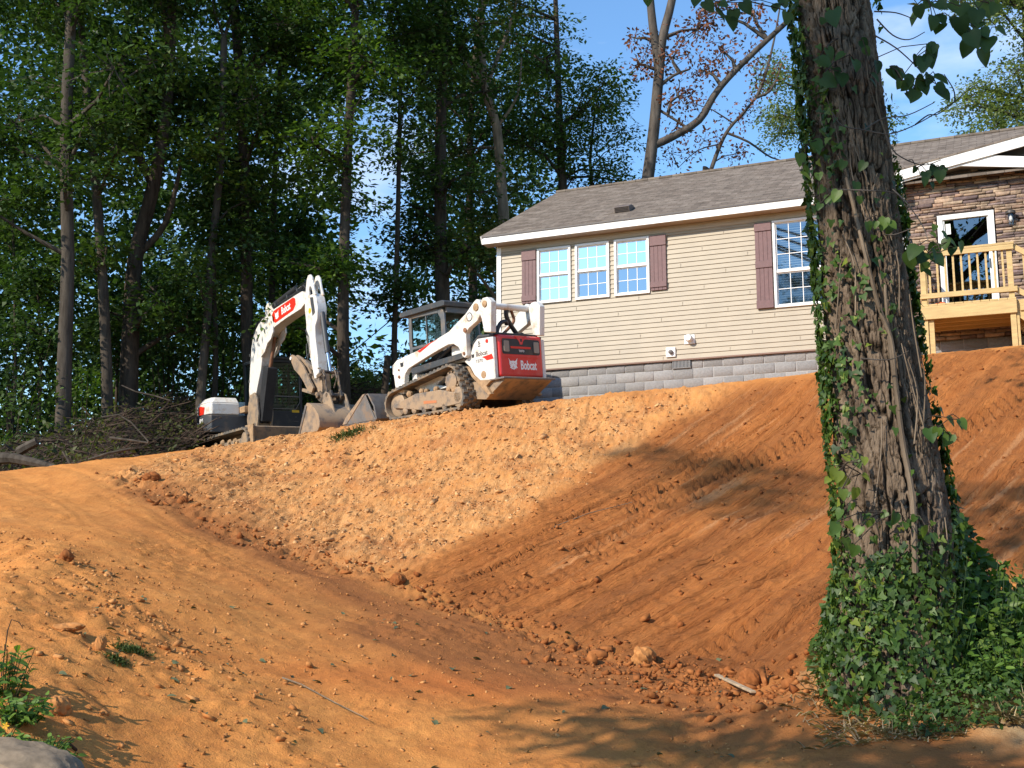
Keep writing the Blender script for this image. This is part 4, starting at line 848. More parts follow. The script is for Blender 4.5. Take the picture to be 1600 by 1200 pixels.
b = MB(); b.add([(cx0-.01, -cy+.05, 1.35), (cx0-.01, cy-.05, 1.35), (cx0-.01, cy-.05, 2.0), (cx0-.01, -cy+.05, 2.0)], [(0, 1, 2, 3)]); b.build('rear_window', M['cab_glass'], ld, smooth=False)
b = MB(); b.b2(1.15, 1.6, -.22, .22, 1.1, 1.25); b.b2(1.12, 1.24, -.2, .2, 1.25, 1.75); b.build('seat', M['black'], ld, bevel=.03)
# bucket
bs = [(3.03, .62), (2.96, .63), (2.78, .38), (2.72, .1), (2.76, .04), (3.9, .04), (3.9, .07), (3.72, .17), (3.1, .60)]
b = MB()
for s in (1, -1): b.prism([(3.05, .62), (2.73, .06), (3.88, .05), (3.74, .2)], s*.94-.012, s*.94+.012)
b.prism([(3.05, .62), (2.96, .62), (2.76, .35), (2.70, .08), (2.76, .03), (3.9, .03), (3.9, .05), (2.79, .06), (2.74, .1), (2.80, .34), (2.98, .59), (3.05, .60)], -.94, .94)
bk = b.build('loader_bucket', M['grey_steel'], ld, bevel=.004)
for s in (1, -1): b = MB(); b.prism([(3.12, .615), (3.03, .625), (3.74, .07), (3.90, .06), (3.78, .2)], s*.956-.007, s*.956+.007); b.build('side_cutter', M['mud_steel'], bk, bevel=.004)
b = MB(); b.b2(3.7, 3.93, -.95, .95, .018, .04); b.build('cutting_edge', M['grey_steel'], bk, bevel=.004)

# ------------------------------------------------------------------ excavator
eh = Vector((.59, -.807, 0)).normalized()
ex = empty('excavator', (-6.38, 28.82, 4.735), (R(3), 0, math.atan2(eh.y, eh.x)), 'white excavator with red boom decal and bent arm standing behind the dirt bank', 'excavator')
for (y0, y1) in ((-.95, -.53), (.75, 1.17)):
    loop = hull_loop([(1.38, -.02, .28), (-1.25, -.09, .26), (0, -.02, .26)])
    track_mesh(loop, y0, y1, .035, 44, .022, rows=1).build('track', M['rubber'], ex, smooth=False)
    s = -1 if y0 < 0 else 1
    b = MB(); b.prism([(1.2, .06), (-1.1, .0), (-1.2, -.12), (-1.1, -.22), (1.2, -.2), (1.3, -.05)], y0+.06, y1-.06); tf = b.build('track_frame', M['mud_steel'], ex, bevel=.02)
    for x in (-.8, -.4, 0, .4, .8): b = MB(); b.lathe([(.08, 0), (.08, .36)], (x, y0+.03, -.2), 'y', 14); b.build('roller', M['mud_steel'], ex)
    b = MB(); b.lathe([(.08, 0), (.22, .02), (.22, .3), (.08, .32)], (1.38, y0+.05, -.02), 'y', 20); b.build('idler_wheel', M['mud_steel'], ex)
    b = MB()
    for q in ((.9, .02, .07), (.6, .03, .06), (.2, .04, .08), (-.2, .02, .07), (1.05, .0, .05)): b.lathe([(q[2]*.6, -.05), (q[2], 0), (q[2]*.5, .05)], (q[0], y0+.06, q[1]), 'y', 8)
    b.build('caked_mud', M['mud'], tf)
b = MB(); b.lathe([(.04, 0), (.04, .01)], (.35, -.965, -.08), 'y', 10); b.build('grease_cap', M['yellow'], ex)
b = MB(); b.b2(-.6, .6, -.6, .82, -.1, .22); b.build('undercarriage', M['mud_steel'], ex, bevel=.03)
b = MB(); b.lathe([(.5, 0), (.55, .05), (.5, .16)], (-.5, .1, .22), 'z', 32); b.build('swing_ring', M['char'], ex)
b = MB(); b.prism([(1.72, -.27), (1.78, -.24), (1.70, 0), (1.78, .26), (1.72, .28), (1.63, .25), (1.60, -.02), (1.64, -.26)], -.86, 1.08); bl = b.build('dozer_blade', M['mud_steel'], ex, bevel=.01)
b = MB()
for y in (-.4, .62): b.bar((1.0, y, -.05), (1.64, y, -.05), .12, .16)
b.bar((1.0, -.4, -.02), (1.0, .62, -.02), .12, .12); b.build('blade_arm', M['mud_steel'], bl, bevel=.01)
b = MB(); b.prism([(1.55, .30), (1.82, .31), (1.82, -.2), (1.7, -.28), (1.6, -.1)], -.90, -.86); b.build('blade_end', M['mud'], bl, bevel=.008)
ex.scale = (1.1, 1.1, 1.1)
# upper body
def plan(b, pts, z0, z1, top=None):
    n = len(pts); top = top or pts
    b.add([(p[0], p[1], z0) for p in pts]+[(p[0], p[1], z1) for p in top], [tuple(range(n-1, -1, -1)), tuple(range(n, 2*n))]+[(i, (i+1) % n, n+(i+1) % n, n+i) for i in range(n)])
body = [(.15, 1.05), (.15, .18), (-.38, .15), (-.38, -.92), (-.5, -1.0), (-1.0, -1.0), (-1.35, -.9), (-1.6, -.66), (-1.72, -.3), (-1.75, .1), (-1.72, .5), (-1.6, .82), (-1.4, 1.0), (-1.2, 1.06)]
b = MB(); plan(b, body, .34, .74); b.build('lower_body', M['char'], ex, bevel=.025)
hood = [(-.39, -.24), (-.39, -.9), (-.5, -.98), (-1.0, -.985), (-1.34, -.88), (-1.58, -.65), (-1.7, -.3), (-1.73, .1), (-1.7, .5), (-1.58, .8), (-1.38, .98), (-1.2, 1.03), (-1.2, -.24)]
htop = [(-.52, -.26), (-.52, -.78), (-.6, -.84), (-1.0, -.84), (-1.28, -.76), (-1.48, -.56), (-1.58, -.28), (-1.6, .1), (-1.58, .46), (-1.46, .72), (-1.3, .86), (-1.2, .88), (-1.2, -.26)]
b = MB(); plan(b, hood, .75, 1.02); plan(b, hood, 1.02, 1.16, htop); hd = b.build('hood', M['white'], ex, bevel=.03, seg=3)
b = MB(); b.b2(-.95, -.66, -.992, -.984, .76, .93) if False else b.prism([(-.62, .93), (-.86, .97), (-.98, .95), (-.98, .77), (-.68, .77)], -.992, -.98); b.build('red_decal', M['decal_red'], hd)
text_part('lettering', 'E85', .12, M['decal_white'], ex, (-.72, -1.026, .62), (1, 0, 0), (0, 0, 1), sx=1.2, offset=.004)
b = MB(); b.b2(-.99, -.94, -1.027, -1.0, .53, .6); b.build('rear_reflector', M['decal_white'], ex)
b = MB(); b.b2(-.39, -.1, -.25, .1, .78, .93); b.build('valve_cover', M['mud'], ex, bevel=.02)
# swing post
b = MB(); b.prism([(-.1, .35), (.35, .35), (.45, .7), (.38, 1.05), (.22, 1.2), (.0, 1.16), (-.1, .95), (-.18, .6)], -.16, -.11); b.prism([(-.1, .35), (.35, .35), (.45, .7), (.38, 1.05), (.22, 1.2), (.0, 1.16), (-.1, .95), (-.18, .6)], .17, .22); b.b2(-.3, .3, -.16, .22, .36, .5); b.build('swing_post', M['mud_steel'], ex, bevel=.012)
# boom
BP = [(-.1, 1.05), (-.16, 1.14), (-.18, 1.3), (-.12, 1.7), (-.02, 2.24), (.06, 2.44), (.2, 2.62), (.42, 2.76), (.7, 2.86), (1.29, 2.95), (2.34, 3.05), (2.62, 3.07), (2.78, 3.0), (2.82, 2.88), (2.75, 2.78), (2.56, 2.7), (1.8, 2.62), (1.28, 2.54), (1.0, 2.46), (.77, 2.34), (.64, 2.16), (.56, 1.95), (.49, 1.7), (.3, 1.35), (.16, 1.08), (.03, 1.0)]
b = MB(); b.prism(BP, -.10, .16); bo = b.build('boom', M['white'], ex, bevel=.014)
b = MB(); b.prism([(.74, 2.82), (.8, 3.08), (.88, 3.14), (.98, 3.13), (1.06, 3.05), (1.2, 2.9)], -.10, -.06); b.prism([(.74, 2.82), (.8, 3.08), (.88, 3.14), (.98, 3.13), (1.06, 3.05), (1.2, 2.9)], .12, .16); b.build('boom_lug', M['white'], bo, bevel=.008)
b = MB()
for y in (-.14, .16): b.prism([(.58, 1.95), (.66, 2.2), (.85, 2.4), (1.22, 2.56), (1.24, 2.42), (1.12, 2.28), (.95, 2.22), (.8, 2.05)], y, y+.04)
b.build('cylinder_lug', M['white'], bo, bevel=.008)
b = MB(); b.prism([(1.22, 2.90), (2.2, 3.015), (2.3, 2.97), (2.32, 2.84), (2.2, 2.735), (1.3, 2.615), (1.18, 2.67), (1.12, 2.82)], -.104, -.10); dc = b.build('red_decal', M['decal_red'], bo)
sd = Vector((1, 0, .115)).normalized(); text_part('lettering', 'Bobcat', .235, M['decal_white'], dc, (1.84, -.106, 2.835), sd, (0, 0, 1), sx=.68, offset=.004)
cat_emblem('cat_emblem', (1.38, -.1045, 2.775), (1, 0, .115), (-.115, 0, 1), .19, M['decal_white'], dc)
b = MB(); b.lathe([(.05, 0), (.05, .003)], (.33, -.104, 2.4), 'y', 16); b.build('round_decal', M['decal_grey'], bo)
for k, dy in enumerate((-.05, .03)):
    b = MB(); b.tube([(-.24, dy, 1.0), (-.22, dy, 1.5), (-.14, dy, 2.0), (-.06, dy, 2.4), (.1, dy, 2.66), (.36, dy, 2.84), (.9, dy, 2.98), (1.6, dy, 3.05), (2.3, dy, 3.12), (2.6, dy, 3.2), (2.78, dy, 3.1), (2.82, dy, 2.7), (2.78, dy, 2.3), (2.9, dy, 2.1)], .022, 8); b.build('hydraulic_hose', M['black'], ex)
b = MB(); b.tube([(2.8, -.12, 2.2), (2.92, -.13, 2.05), (2.96, -.13, 1.7), (2.9, -.125, 1.55), (2.84, -.12, 1.7), (2.84, -.12, 1.9)], .012, 8); b.build('hydraulic_hose', M['black'], ex)
b = MB()
for (x, z) in ((-.15, 1.5), (-.09, 2.1), (.25, 2.78), (1.3, 3.03), (1.9, 3.1), (2.4, 3.14)): b.box((x, -.01, z), (.06, .2, .06))
b.build('hose_clamp', M['char'], bo)
b = MB(); b.tube([(.9, .03, 3.06), (2.14, .03, 3.24)], .075, 16); ac = b.build('arm_cylinder', M['black'], ex); b = MB(); b.tube([(2.14, .03, 3.24), (2.85, .03, 3.32)], .038, 12); b.build('rod', M['chrome'], ac)
b = MB(); b.bar((.36, .03, .55), (.72, .03, 1.72), .24, .26); bc = b.build('boom_cylinder', M['black'], ex, bevel=.015); b = MB(); b.tube([(.70, .03, 1.68), (.98, .03, 2.36)], .04, 12); b.build('rod', M['rust'], bc)
# arm
b = MB(); b.prism([(2.74, 2.62), (2.76, 2.9), (3.18, 2.92), (3.25, 2.82), (3.32, 2.6), (3.30, 2.36), (3.2, 2.22), (3.19, 2.0), (3.27, 1.6), (3.31, 1.22), (3.25, 1.12), (3.12, 1.12), (2.96, 1.57), (2.84, 1.9), (2.80, 2.05), (2.79, 2.38)], -.10, .12); am = b.build('arm', M['white'], ex, bevel=.014)
for y in (-.10, .08):
    b = MB(); b.prism([(2.76, 2.88), (2.85, 3.26), (2.92, 3.35), (3.02, 3.35), (3.09, 3.28), (3.16, 3.05), (3.24, 2.88), (3.14, 2.86), (3.1, 2.98), (3.05, 3.08), (2.98, 3.1), (2.94, 3.02), (2.96, 2.9)], y, y+.04); b.build('arm_plate', M['white'], am, bevel=.008)
b = MB(); b.prism([(3.0, 2.86), (3.14, 2.84), (3.22, 2.5), (3.1, 2.45)], -.104, -.10); b.build('slot', M['char'], am)
b = MB(); b.lathe([(.06, 0), (.06, .003)], (2.98, -.104, 2.58), 'y', 12); b.build('yellow_sticker', M['yellow'], am)
b = MB(); b.tube([(3.28, .03, 2.5), (3.48, .03, 1.62)], .055, 14); cc = b.build('bucket_cylinder', M['char'], ex); b = MB(); b.tube([(3.48, .03, 1.62), (3.6, .03, 1.2)], .036, 12); b.build('rod', M['chrome'], cc)
b = MB()
for y in (-.14, .17): b.bar((3.32, y, 1.13), (3.60, y, 1.2), .025, .08); b.bar((3.61, y, 1.22), (3.74, y, .72), .025, .08); b.lathe([(.055, 0), (.055, .03)], (3.6, y-.015, 1.2), 'y', 12)
b.tube([(3.6, -.2, 1.2), (3.6, .24, 1.2)], .035, 10); b.tube([(3.35, -.17, .74), (3.35, .2, .74)], .05, 10); b.tube([(3.78, -.17, .70), (3.78, .2, .70)], .05, 10)
b.prism([(3.26, .8), (3.3, .66), (3.45, .58), (3.82, .58), (3.9, .68), (3.84, .8), (3.7, .74), (3.45, .76), (3.38, .84)], -.12, -.07); b.prism([(3.26, .8), (3.3, .66), (3.45, .58), (3.82, .58), (3.9, .68), (3.84, .8), (3.7, .74), (3.45, .76), (3.38, .84)], .1, .15)
b.tube([(3.4, -.15, 1.3), (3.55, -.18, 1.28), (3.7, -.16, 1.1), (3.62, -.15, .9)], .016, 8); b.tube([(3.42, .1, 1.34), (3.66, .08, 1.3), (3.84, .04, 1.05), (3.75, .02, .85)], .016, 8)
b.build('bucket_linkage', M['grease'], ex, bevel=.006)
b = MB(); b.prism([(3.12, 1.16), (3.36, 1.24), (3.42, .95), (3.40, .72), (3.28, .68), (3.2, .9)], -.085, .135); b.build('arm_tip', M['mud_steel'], ex, bevel=.02)
b = MB(); 
for y in (-.06, .06): b.prism([(1.9, 1.78), (2.0, 1.8), (2.2, 1.72), (2.5, 1.5), (2.75, 1.2), (2.98, .96), (2.9, .86), (2.72, .92), (2.55, 1.12), (2.35, 1.3), (2.1, 1.46), (1.98, 1.62)], y, y+.05)
b.b2(2.45, 2.7, -.01, .06, 1.15, 1.3); b.bar((2.35, .1, 1.62), (3.0, .1, 1.25), .08, .07); b.bar((2.3, .05, 1.0), (3.0, .05, .82), .07, .07); b.build('thumb', M['mud_steel'], ex, bevel=.008)
b = MB(); b.lathe([(.035, 0), (.035, .02)], (1.97, -.08, 1.72), 'y', 10); b.build('thumb_pin', M['decal_white'], ex)
# excavator bucket, opening towards the machine
bp = [(3.61, .48), (3.68, .54), (3.82, .5), (4.03, .38), (4.16, .25), (4.22, .12), (4.2, .0), (4.13, -.06), (3.94, -.1), (3.3, -.08)]
b = MB(); inn = [(3.61, .46), (3.69, .515), (3.81, .475), (4.01, .36), (4.135, .235), (4.193, .115), (4.175, .01), (4.115, -.04), (3.94, -.078), (3.3, -.06)]
b.prism(bp+inn[::-1], -.55, .75)
for y in (-.56, .745): b.prism(bp+[(3.3, -.02)], y, y+.02)
kb = b.build('digging_bucket', M['mud_steel'], ex, bevel=.006)
b = MB(); b.prism([(3.63, .5), (3.3, -.06), (3.36, -.07), (3.70, .47)], -.575, -.56); b.prism([(3.63, .5), (3.3, -.06), (3.36, -.07), (3.70, .47)], .765, .78); b.build('side_cutter', M['grey_steel'], kb)
b = MB()
for y in (-.17, .19): b.prism([(3.62, .5), (3.62, .72), (3.72, .78), (3.88, .72), (3.98, .55), (4.15, .2), (4.05, .3), (3.84, .46), (3.7, .52)], y, y+.035)
b.build('bucket_ear', M['mud_steel'], kb, bevel=.006)
# cab
b = MB(); X0, X1, Y0, Y1 = -1.15, .2, .22, 1.06
def post(x, y, w=.07): b.prism([(x-w/2, .75), (x+w/2, .75), (x+w/2-.03, 2.02), (x-w/2-.03, 2.02)], y-.03, y+.03)
for x in (X1-.035, X0+.04): 
    for y in (Y0+.03, Y1-.03): post(x, y)
b.b2(X1-.07, X1+.01, Y0, Y1, .40, .80); b.b2(X0, X1-.07, Y0, Y0+.05, .4, 1.0); b.b2(X0, X1-.07, Y1-.05, Y1, .4, 1.0); b.b2(X1-.08, X1-.02, Y0, Y1, 1.93, 2.02); b.b2(X1-.045, X1-.02, Y0+.05, Y1-.05, 1.13, 1.155)
cf = b.build('cab_frame', M['black'], ex, bevel=.012)
b = MB(); b.prism([(X0-.02, 2.02), (X0, 2.1), (X1-.1, 2.1), (X1+.03, 2.06), (X1+.02, 2.0)], Y0-.02, Y1+.01); b.build('cab_roof', M['char'], ex, bevel=.02)
b = MB(); b.bar((X1+.005, Y0+.08, .85), (X1+.005, Y1-.18, .85), .012, .015); b.bar((X1+.005, Y1-.18, .85), (X1, Y1-.07, 1.02), .012, .015); b.bar((X1, Y1-.07, 1.02), (X1-.03, Y1-.07, 1.9), .012, .015); b.bar((X1+.0, Y0+.08, 1.14), (X1, Y1-.07, 1.14), .012, .02); b.build('window_seal', M['grey_steel'], cf)
for q in ([(X1-.03, Y0+.05, .80), (X1-.03, Y1-.05, .80), (X1-.05, Y1-.05, 1.93), (X1-.05, Y0+.05, 1.93)],): b = MB(); b.add(q, [(0, 1, 2, 3)]); b.build('windshield', M['cab_glass'], ex, smooth=False)
for y in (Y0+.03, Y1-.03): b = MB(); b.add([(X0+.08, y, 1.0), (X1-.08, y, 1.0), (X1-.1, y, 2.0), (X0+.05, y, 2.0)], [(0, 1, 2, 3)]); b.build('side_window', M['cab_glass'], ex, smooth=False)
b = MB(); b.b2(-.85, -.4, .42, .86, .9, 1.05); b.b2(-.9, -.78, .44, .84, 1.05, 1.7); b.build('seat', M['black'], ex, bevel=.03)
b = MB(); b.b2(X1+.012, X1+.018, .78, .96, .77, .83); b.build('yellow_sticker', M['yellow'], cf)
b = MB(); b.b2(X1+.012, X1+.016, .82, .94, .56, .575); b.b2(X1+.012, X1+.016, .86, .9, .66, .68); b.build('cab_label', M['decal_grey'], cf)
b = MB(); b.tube([(X1, Y0-.02, 2.0), (X1+.02, Y0-.25, 2.0)], .012, 6); b.build('mirror_bar', M['grey_steel'], ex)
# ------------------------------------------------------------------ trees
def leaf_mat(name, c1, c2, trans=.35, rough=.55):
    m = bpy.data.materials.new(name); m.use_nodes = True; nt = m.node_tree; N = nt.nodes; L = nt.links; N.clear()
    o = N.new('ShaderNodeOutputMaterial'); a = N.new('ShaderNodeAttribute'); a.attribute_name = 'lf'
    mx = N.new('ShaderNodeMix'); mx.data_type = 'RGBA'; mx.inputs[6].default_value = (*c1, 1); mx.inputs[7].default_value = (*c2, 1); L.new(a.outputs['Fac'], mx.inputs[0])
    p = N.new('ShaderNodeBsdfPrincipled'); p.inputs['Roughness'].default_value = rough; p.inputs['Specular IOR Level'].default_value = .35; L.new(mx.outputs[2], p.inputs['Base Color'])
    t = N.new('ShaderNodeBsdfTranslucent'); sc = N.new('ShaderNodeVectorMath'); sc.operation = 'MULTIPLY'; sc.inputs[1].default_value = (1.2, 1.35, .6); L.new(mx.outputs[2], sc.inputs[0]); L.new(sc.outputs[0], t.inputs[0])
    ms = N.new('ShaderNodeMixShader'); ms.inputs[0].default_value = trans; L.new(p.outputs[0], ms.inputs[1]); L.new(t.outputs[0], ms.inputs[2]); L.new(ms.outputs[0], o.inputs[0]); return m
def bark_mat(name, c1, c2, scale=6, stretch=.18, bump=.9):
    m = bpy.data.materials.new(name); m.use_nodes = True; nt = m.node_tree; N = nt.nodes; L = nt.links; p = N['Principled BSDF']; p.inputs['Roughness'].default_value = .95; p.inputs['Specular IOR Level'].default_value = .1
    tc = N.new('ShaderNodeTexCoord'); mp = N.new('ShaderNodeMapping'); mp.inputs['Scale'].default_value = (1, 1, stretch); L.new(tc.outputs['Object'], mp.inputs[0])
    n = N.new('ShaderNodeTexNoise'); n.inputs['Scale'].default_value = scale; n.inputs['Detail'].default_value = 8; n.inputs['Roughness'].default_value = .7; L.new(mp.outputs[0], n.inputs[0])
    r = N.new('ShaderNodeMapRange'); r.inputs[1].default_value = .35; r.inputs[2].default_value = .65; L.new(n.outputs[0], r.inputs[0])
    mx = N.new('ShaderNodeMix'); mx.data_type = 'RGBA'; mx.inputs[6].default_value = (*c1, 1); mx.inputs[7].default_value = (*c2, 1); L.new(r.outputs[0], mx.inputs[0]); L.new(mx.outputs[2], p.inputs['Base Color'])
    b = N.new('ShaderNodeBump'); b.inputs['Strength'].default_value = bump; b.inputs['Distance'].default_value = .03; L.new(n.outputs[0], b.inputs['Height']); L.new(b.outputs[0], p.inputs['Normal']); return m
M['leaf_dark'] = leaf_mat('dark_green_leaves', (.020, .048, .013), (.065, .118, .024))
M['leaf_mid'] = leaf_mat('mid_green_leaves', (.028, .064, .015), (.095, .155, .03))
M['leaf_maple'] = leaf_mat('maple_leaves', (.025, .07, .015), (.12, .19, .03), .45)
M['leaf_olive'] = leaf_mat('olive_leaves', (.035, .055, .018), (.12, .13, .035), .4)
M['leaf_pale'] = leaf_mat('pale_green_leaves', (.09, .13, .045), (.24, .28, .09), .4)
M['leaf_brown'] = leaf_mat('withered_leaves', (.09, .03, .016), (.24, .085, .035), .3)
M['bark_dark'] = bark_mat('dark_bark', (.028, .022, .017), (.085, .068, .052))
M['bark_grey'] = bark_mat('grey_bark', (.036, .030, .024), (.10, .085, .068))
M['bark_light'] = bark_mat('light_brown_bark', (.10, .075, .052), (.26, .20, .14))
M['bark_dead'] = bark_mat('pale_grey_bark', (.045, .038, .032), (.13, .112, .095), 5, .2)
def unit(n): v = RNG.normal(size=(n, 3)); return v/np.linalg.norm(v, axis=1, keepdims=True)
def leaf_quads(P, D, Nn, size, wid=.55):
    """diamond leaves at P pointing along D with face normal Nn"""
    D = D/np.linalg.norm(D, axis=1, keepdims=True); S = np.cross(D, Nn); S /= (np.linalg.norm(S, axis=1, keepdims=True)+1e-9); U = np.cross(S, D)
    s = size[:, None]
    V = np.stack([P, P+D*s*.45+S*s*wid*.5+U*s*.06, P+D*s, P+D*s*.45-S*s*wid*.5+U*s*.06], 1).reshape(-1, 3)
    return V, np.arange(len(P)*4).reshape(-1, 4)
def spray_leaves(C, rad, n, size, flat=.75, droop=.25, sr=.45):
    """C centres of sprays; each a loose flat disc of n leaves"""
    k = len(C); nr = unit(k)*(1-flat)+np.array([0, 0, 1])*flat; nr /= np.linalg.norm(nr, axis=1, keepdims=True)
    a = np.cross(nr, unit(k)); a /= np.linalg.norm(a, axis=1, keepdims=True); b = np.cross(nr, a)
    th = RNG.random((k, n))*2*np.pi; rr_ = np.sqrt(RNG.random((k, n)))*(rad if np.ndim(rad) == 0 else rad[:, None])
    out = (a[:, None]*np.cos(th)[..., None]+b[:, None]*np.sin(th)[..., None])
    P = C[:, None]+out*rr_[..., None]+nr[:, None]*(RNG.normal(size=(k, n))*.09)[..., None]
    P[..., 2] -= droop*rr_**2/ max(sr, .1)
    D = out+RNG.normal(size=(k, n, 3))*.45; D[..., 2] -= .25
    Nn = nr[:, None]+RNG.normal(size=(k, n, 3))*.35
    sz = size*(.6+.7*RNG.random((k, n)))
    V, F = leaf_quads(P.reshape(-1, 3), D.reshape(-1, 3), Nn.reshape(-1, 3), sz.ravel())
    lf = np.clip((RNG.random((k, 1))*.65+RNG.random((k, n))*.35), 0, 1).ravel()
    return V, F, np.repeat(lf, 4)
def make_tree(label, trunk, Y, r0, r1, blobs, bark, leaves, size=.17, group=None, name='forest_tree', forks=(), dens=1.0, cat='tree', sr=.5, nl=26, twig=True, flat=.75, base_z=None, sides=12):
    pts = [Vector(at(px, py, Y+(q[0] if q else 0))) for px, py, *q in trunk]
    base = pts[0].copy(); g = gz(base.x, base.y)
    base = Vector((base.x, base.y, g-.1)); pts = [base]+[p for p in pts if p.z > g+.3]
    root = empty(name, base, label=label, cat=cat, group=group)
    b = MB(); n = len(pts); fine = []; 
    for i in range(n-1):
        p0, p1, p2, p3 = [pts[max(0, min(n-1, i+k))] for k in (-1, 0, 1, 2)]
        for t in (0, .34, .67): fine.append(.5*((2*p1)+(-p0+p2)*t+(2*p0-5*p1+4*p2-p3)*t*t+(-p0+3*p1-3*p2+p3)*t**3))
    fine.append(pts[-1]); L_ = len(fine)
    rad = [(r0+(r1-r0)*(i/(L_-1)))*(1.25 if i == 0 else 1) for i in range(L_)]
    loc = lambda p: p-base
    b.tube([loc(p) for p in fine], rad, sides)
    tops = list(fine)
    for fk in forks:
        fp = [Vector(at(px, py, Y+(q[0] if q else 0))) for px, py, *q in fk[2]]; st = min(fine, key=lambda p: (p-fp[0]).length); fp = [st+(fp[0]-st)*.0]+fp[1:]
        ff = []; m_ = len(fp)
        for i in range(m_-1):
            p0, p1, p2, p3 = [fp[max(0, min(m_-1, i+k))] for k in (-1, 0, 1, 2)]
            for t in (0, .34, .67): ff.append(.5*((2*p1)+(-p0+p2)*t+(2*p0-5*p1+4*p2-p3)*t*t+(-p0+3*p1-3*p2+p3)*t**3))
        ff.append(fp[-1]); b.tube([loc(p) for p in ff], [fk[0]+(fk[1]-fk[0])*i/(len(ff)-1) for i in range(len(ff))], 8); tops += ff
    Cs = []
    if trunk[-1][1] < 0 and dens*nl > 15:
        blobs = list(blobs)+[(trunk[-1][0]+rnd.uniform(-60, 60), trunk[-1][1]-rnd.uniform(-30, 110), rnd.uniform(1.2, 1.8), rnd.uniform(-1.2, 1.2), 24) for _ in range(6)]
    for (px, py, R_, dy, k) in blobs:
        c = Vector(at(px, py, Y+dy))
        cand = [p for p in tops if p.z < c.z-.2*R_] or tops[:3]
        st = min(cand, key=lambda p: (p-c).length+abs(p.z-(c.z-R_))*.5)
        r = max(.018, min(.09, r0*.32)); mid = (st+c)/2+Vector((random.uniform(-.3, .3), random.uniform(-.3, .3), random.uniform(-.1, .5)))*R_*.4
        if (st-c).length > .3: b.tube([loc(st), loc(mid), loc(c)], [r, r*.7, r*.4], 6)
        k = int(k*dens); v = unit(k)*(RNG.random((k, 1))**.42)*R_*np.array([1, 1, .72]); cc = np.array(c)+v
        if twig:
            for j in range(0, k, 3): e = Vector(cc[j]); m2 = (c+e)/2+Vector(RNG.normal(size=3))*.12; b.tube([loc(c), loc(m2), loc(e)], [r*.35, r*.22, .006], 3, cap=False)
        Cs.append(cc)
    b.build('trunk', bark, root, angle=60)
    if Cs:
        C_ = np.concatenate(Cs); V_, F_, lf = spray_leaves(C_, sr, nl, size, flat=flat); me = np_mesh('crown', V_-np.array(base), F_, leaves, False, dict(lf=lf)); link('crown', me, root)
    return root
G1 = 'forest trees behind the excavator'
rnd = random.Random(5)
def col(x0, x1, y0, y1, n, R_=(1.0, 1.7), k=26, dy=(-1.5, 1.5)):
    return [(rnd.uniform(x0, x1), rnd.uniform(y0, y1), rnd.uniform(*R_), rnd.uniform(*dy), k) for _ in range(n)]
make_tree('straight grey trunked tree at the far left beside the brush pile', [(98, 668), (101, 560), (106, 400), (103, 200), (112, 0), (110, -160)], 27, .20, .11, col(-20, 190, -80, 210, 10)+col(-20, 120, 210, 380, 3, (.7, 1.1), 18), M['bark_grey'], M['leaf_dark'], group=G1)
make_tree('slim dark tree just right of the straight grey trunk at far left', [(168, 640), (160, 430), (146, 250), (128, 60), (120, -80)], 28.5, .16, .08, col(60, 240, -60, 230, 8)+col(110, 200, 260, 420, 3, (.6, .9), 14), M['bark_grey'], M['leaf_mid'], group=G1)
make_tree('thick dark forked tree leaning right behind the brush pile', [(200, 640), (204, 520), (212, 400), (240, 290), (262, 150), (270, -20)], 29.5, .28, .12, col(170, 330, -60, 200, 8)+col(150, 300, 330, 520, 4, (.7, 1.0), 16), M['bark_dark'], M['leaf_dark'], group=G1, forks=[(.13, .06, [(222, 300), (200, 200), (192, 80)]), (.12, .05, [(212, 400), (258, 350), (282, 260)])])
make_tree('pale leaning tree trunk standing left of the white excavator boom', [(314, 612), (322, 520), (330, 400), (345, 250), (350, 60)], 29.5, .13, .09, col(280, 420, 200, 460, 5, (.8, 1.3), 22)+col(290, 400, -40, 160, 4), M['bark_grey'], M['leaf_mid'], group=G1)
make_tree('thin short dark tree between the pale leaning trunk and the boom', [(336, 606), (337, 520), (334, 440), (338, 350)], 30.5, .09, .05, col(300, 400, 300, 470, 4, (.7, 1.0), 20), M['bark_dark'], M['leaf_dark'], group=G1)
make_tree('tall brown tree rising directly behind the excavator boom', [(392, 620), (386, 520), (385, 380), (379, 200), (366, 0), (360, -120)], 30.5, .20, .11, col(320, 470, -60, 330, 12)+col(330, 450, 330, 440, 2, (.6, .9), 14), M['bark_dark'], M['leaf_dark'], group=G1)
make_tree('maple with bright yellow green sprays behind the excavator arm', [(538, 640), (536, 520), (538, 380), (545, 200), (555, 20), (556, -100)], 29.5, .19, .09, col(470, 600, 60, 330, 9, (.9, 1.4), 24)+col(430, 590, 380, 560, 7, (.5, .9), 16)+col(480, 590, -60, 60, 3), M['bark_dark'], M['leaf_maple'], group=G1)
make_tree('young maple with low bright leaves seen under the excavator boom', [(452, 640), (450, 580), (455, 520)], 31, .06, .03, col(425, 500, 490, 560, 5, (.5, .8), 20, (-.5, .5)), M['bark_dark'], M['leaf_maple'], group=G1)
make_tree('maple with lit leaf sprays high behind the tall brown trunk', [(420, 620), (425, 450), (430, 260), (440, 60)], 32.5, .12, .06, col(330, 470, 150, 300, 5, (.9, 1.3), 24)+col(440, 560, -40, 120, 5, (1, 1.4), 22), M['bark_dark'], M['leaf_maple'], group=G1)
make_tree('dark trunked tree rising right behind the loader cab', [(692, 480), (689, 400), (688, 260), (691, 120), (700, -40)], 33, .24, .13, col(640, 740, 260, 470, 7, (.8, 1.3), 24)+col(640, 770, -60, 250, 9, (1.1, 1.7)), M['bark_dark'], M['leaf_dark'], group=G1)
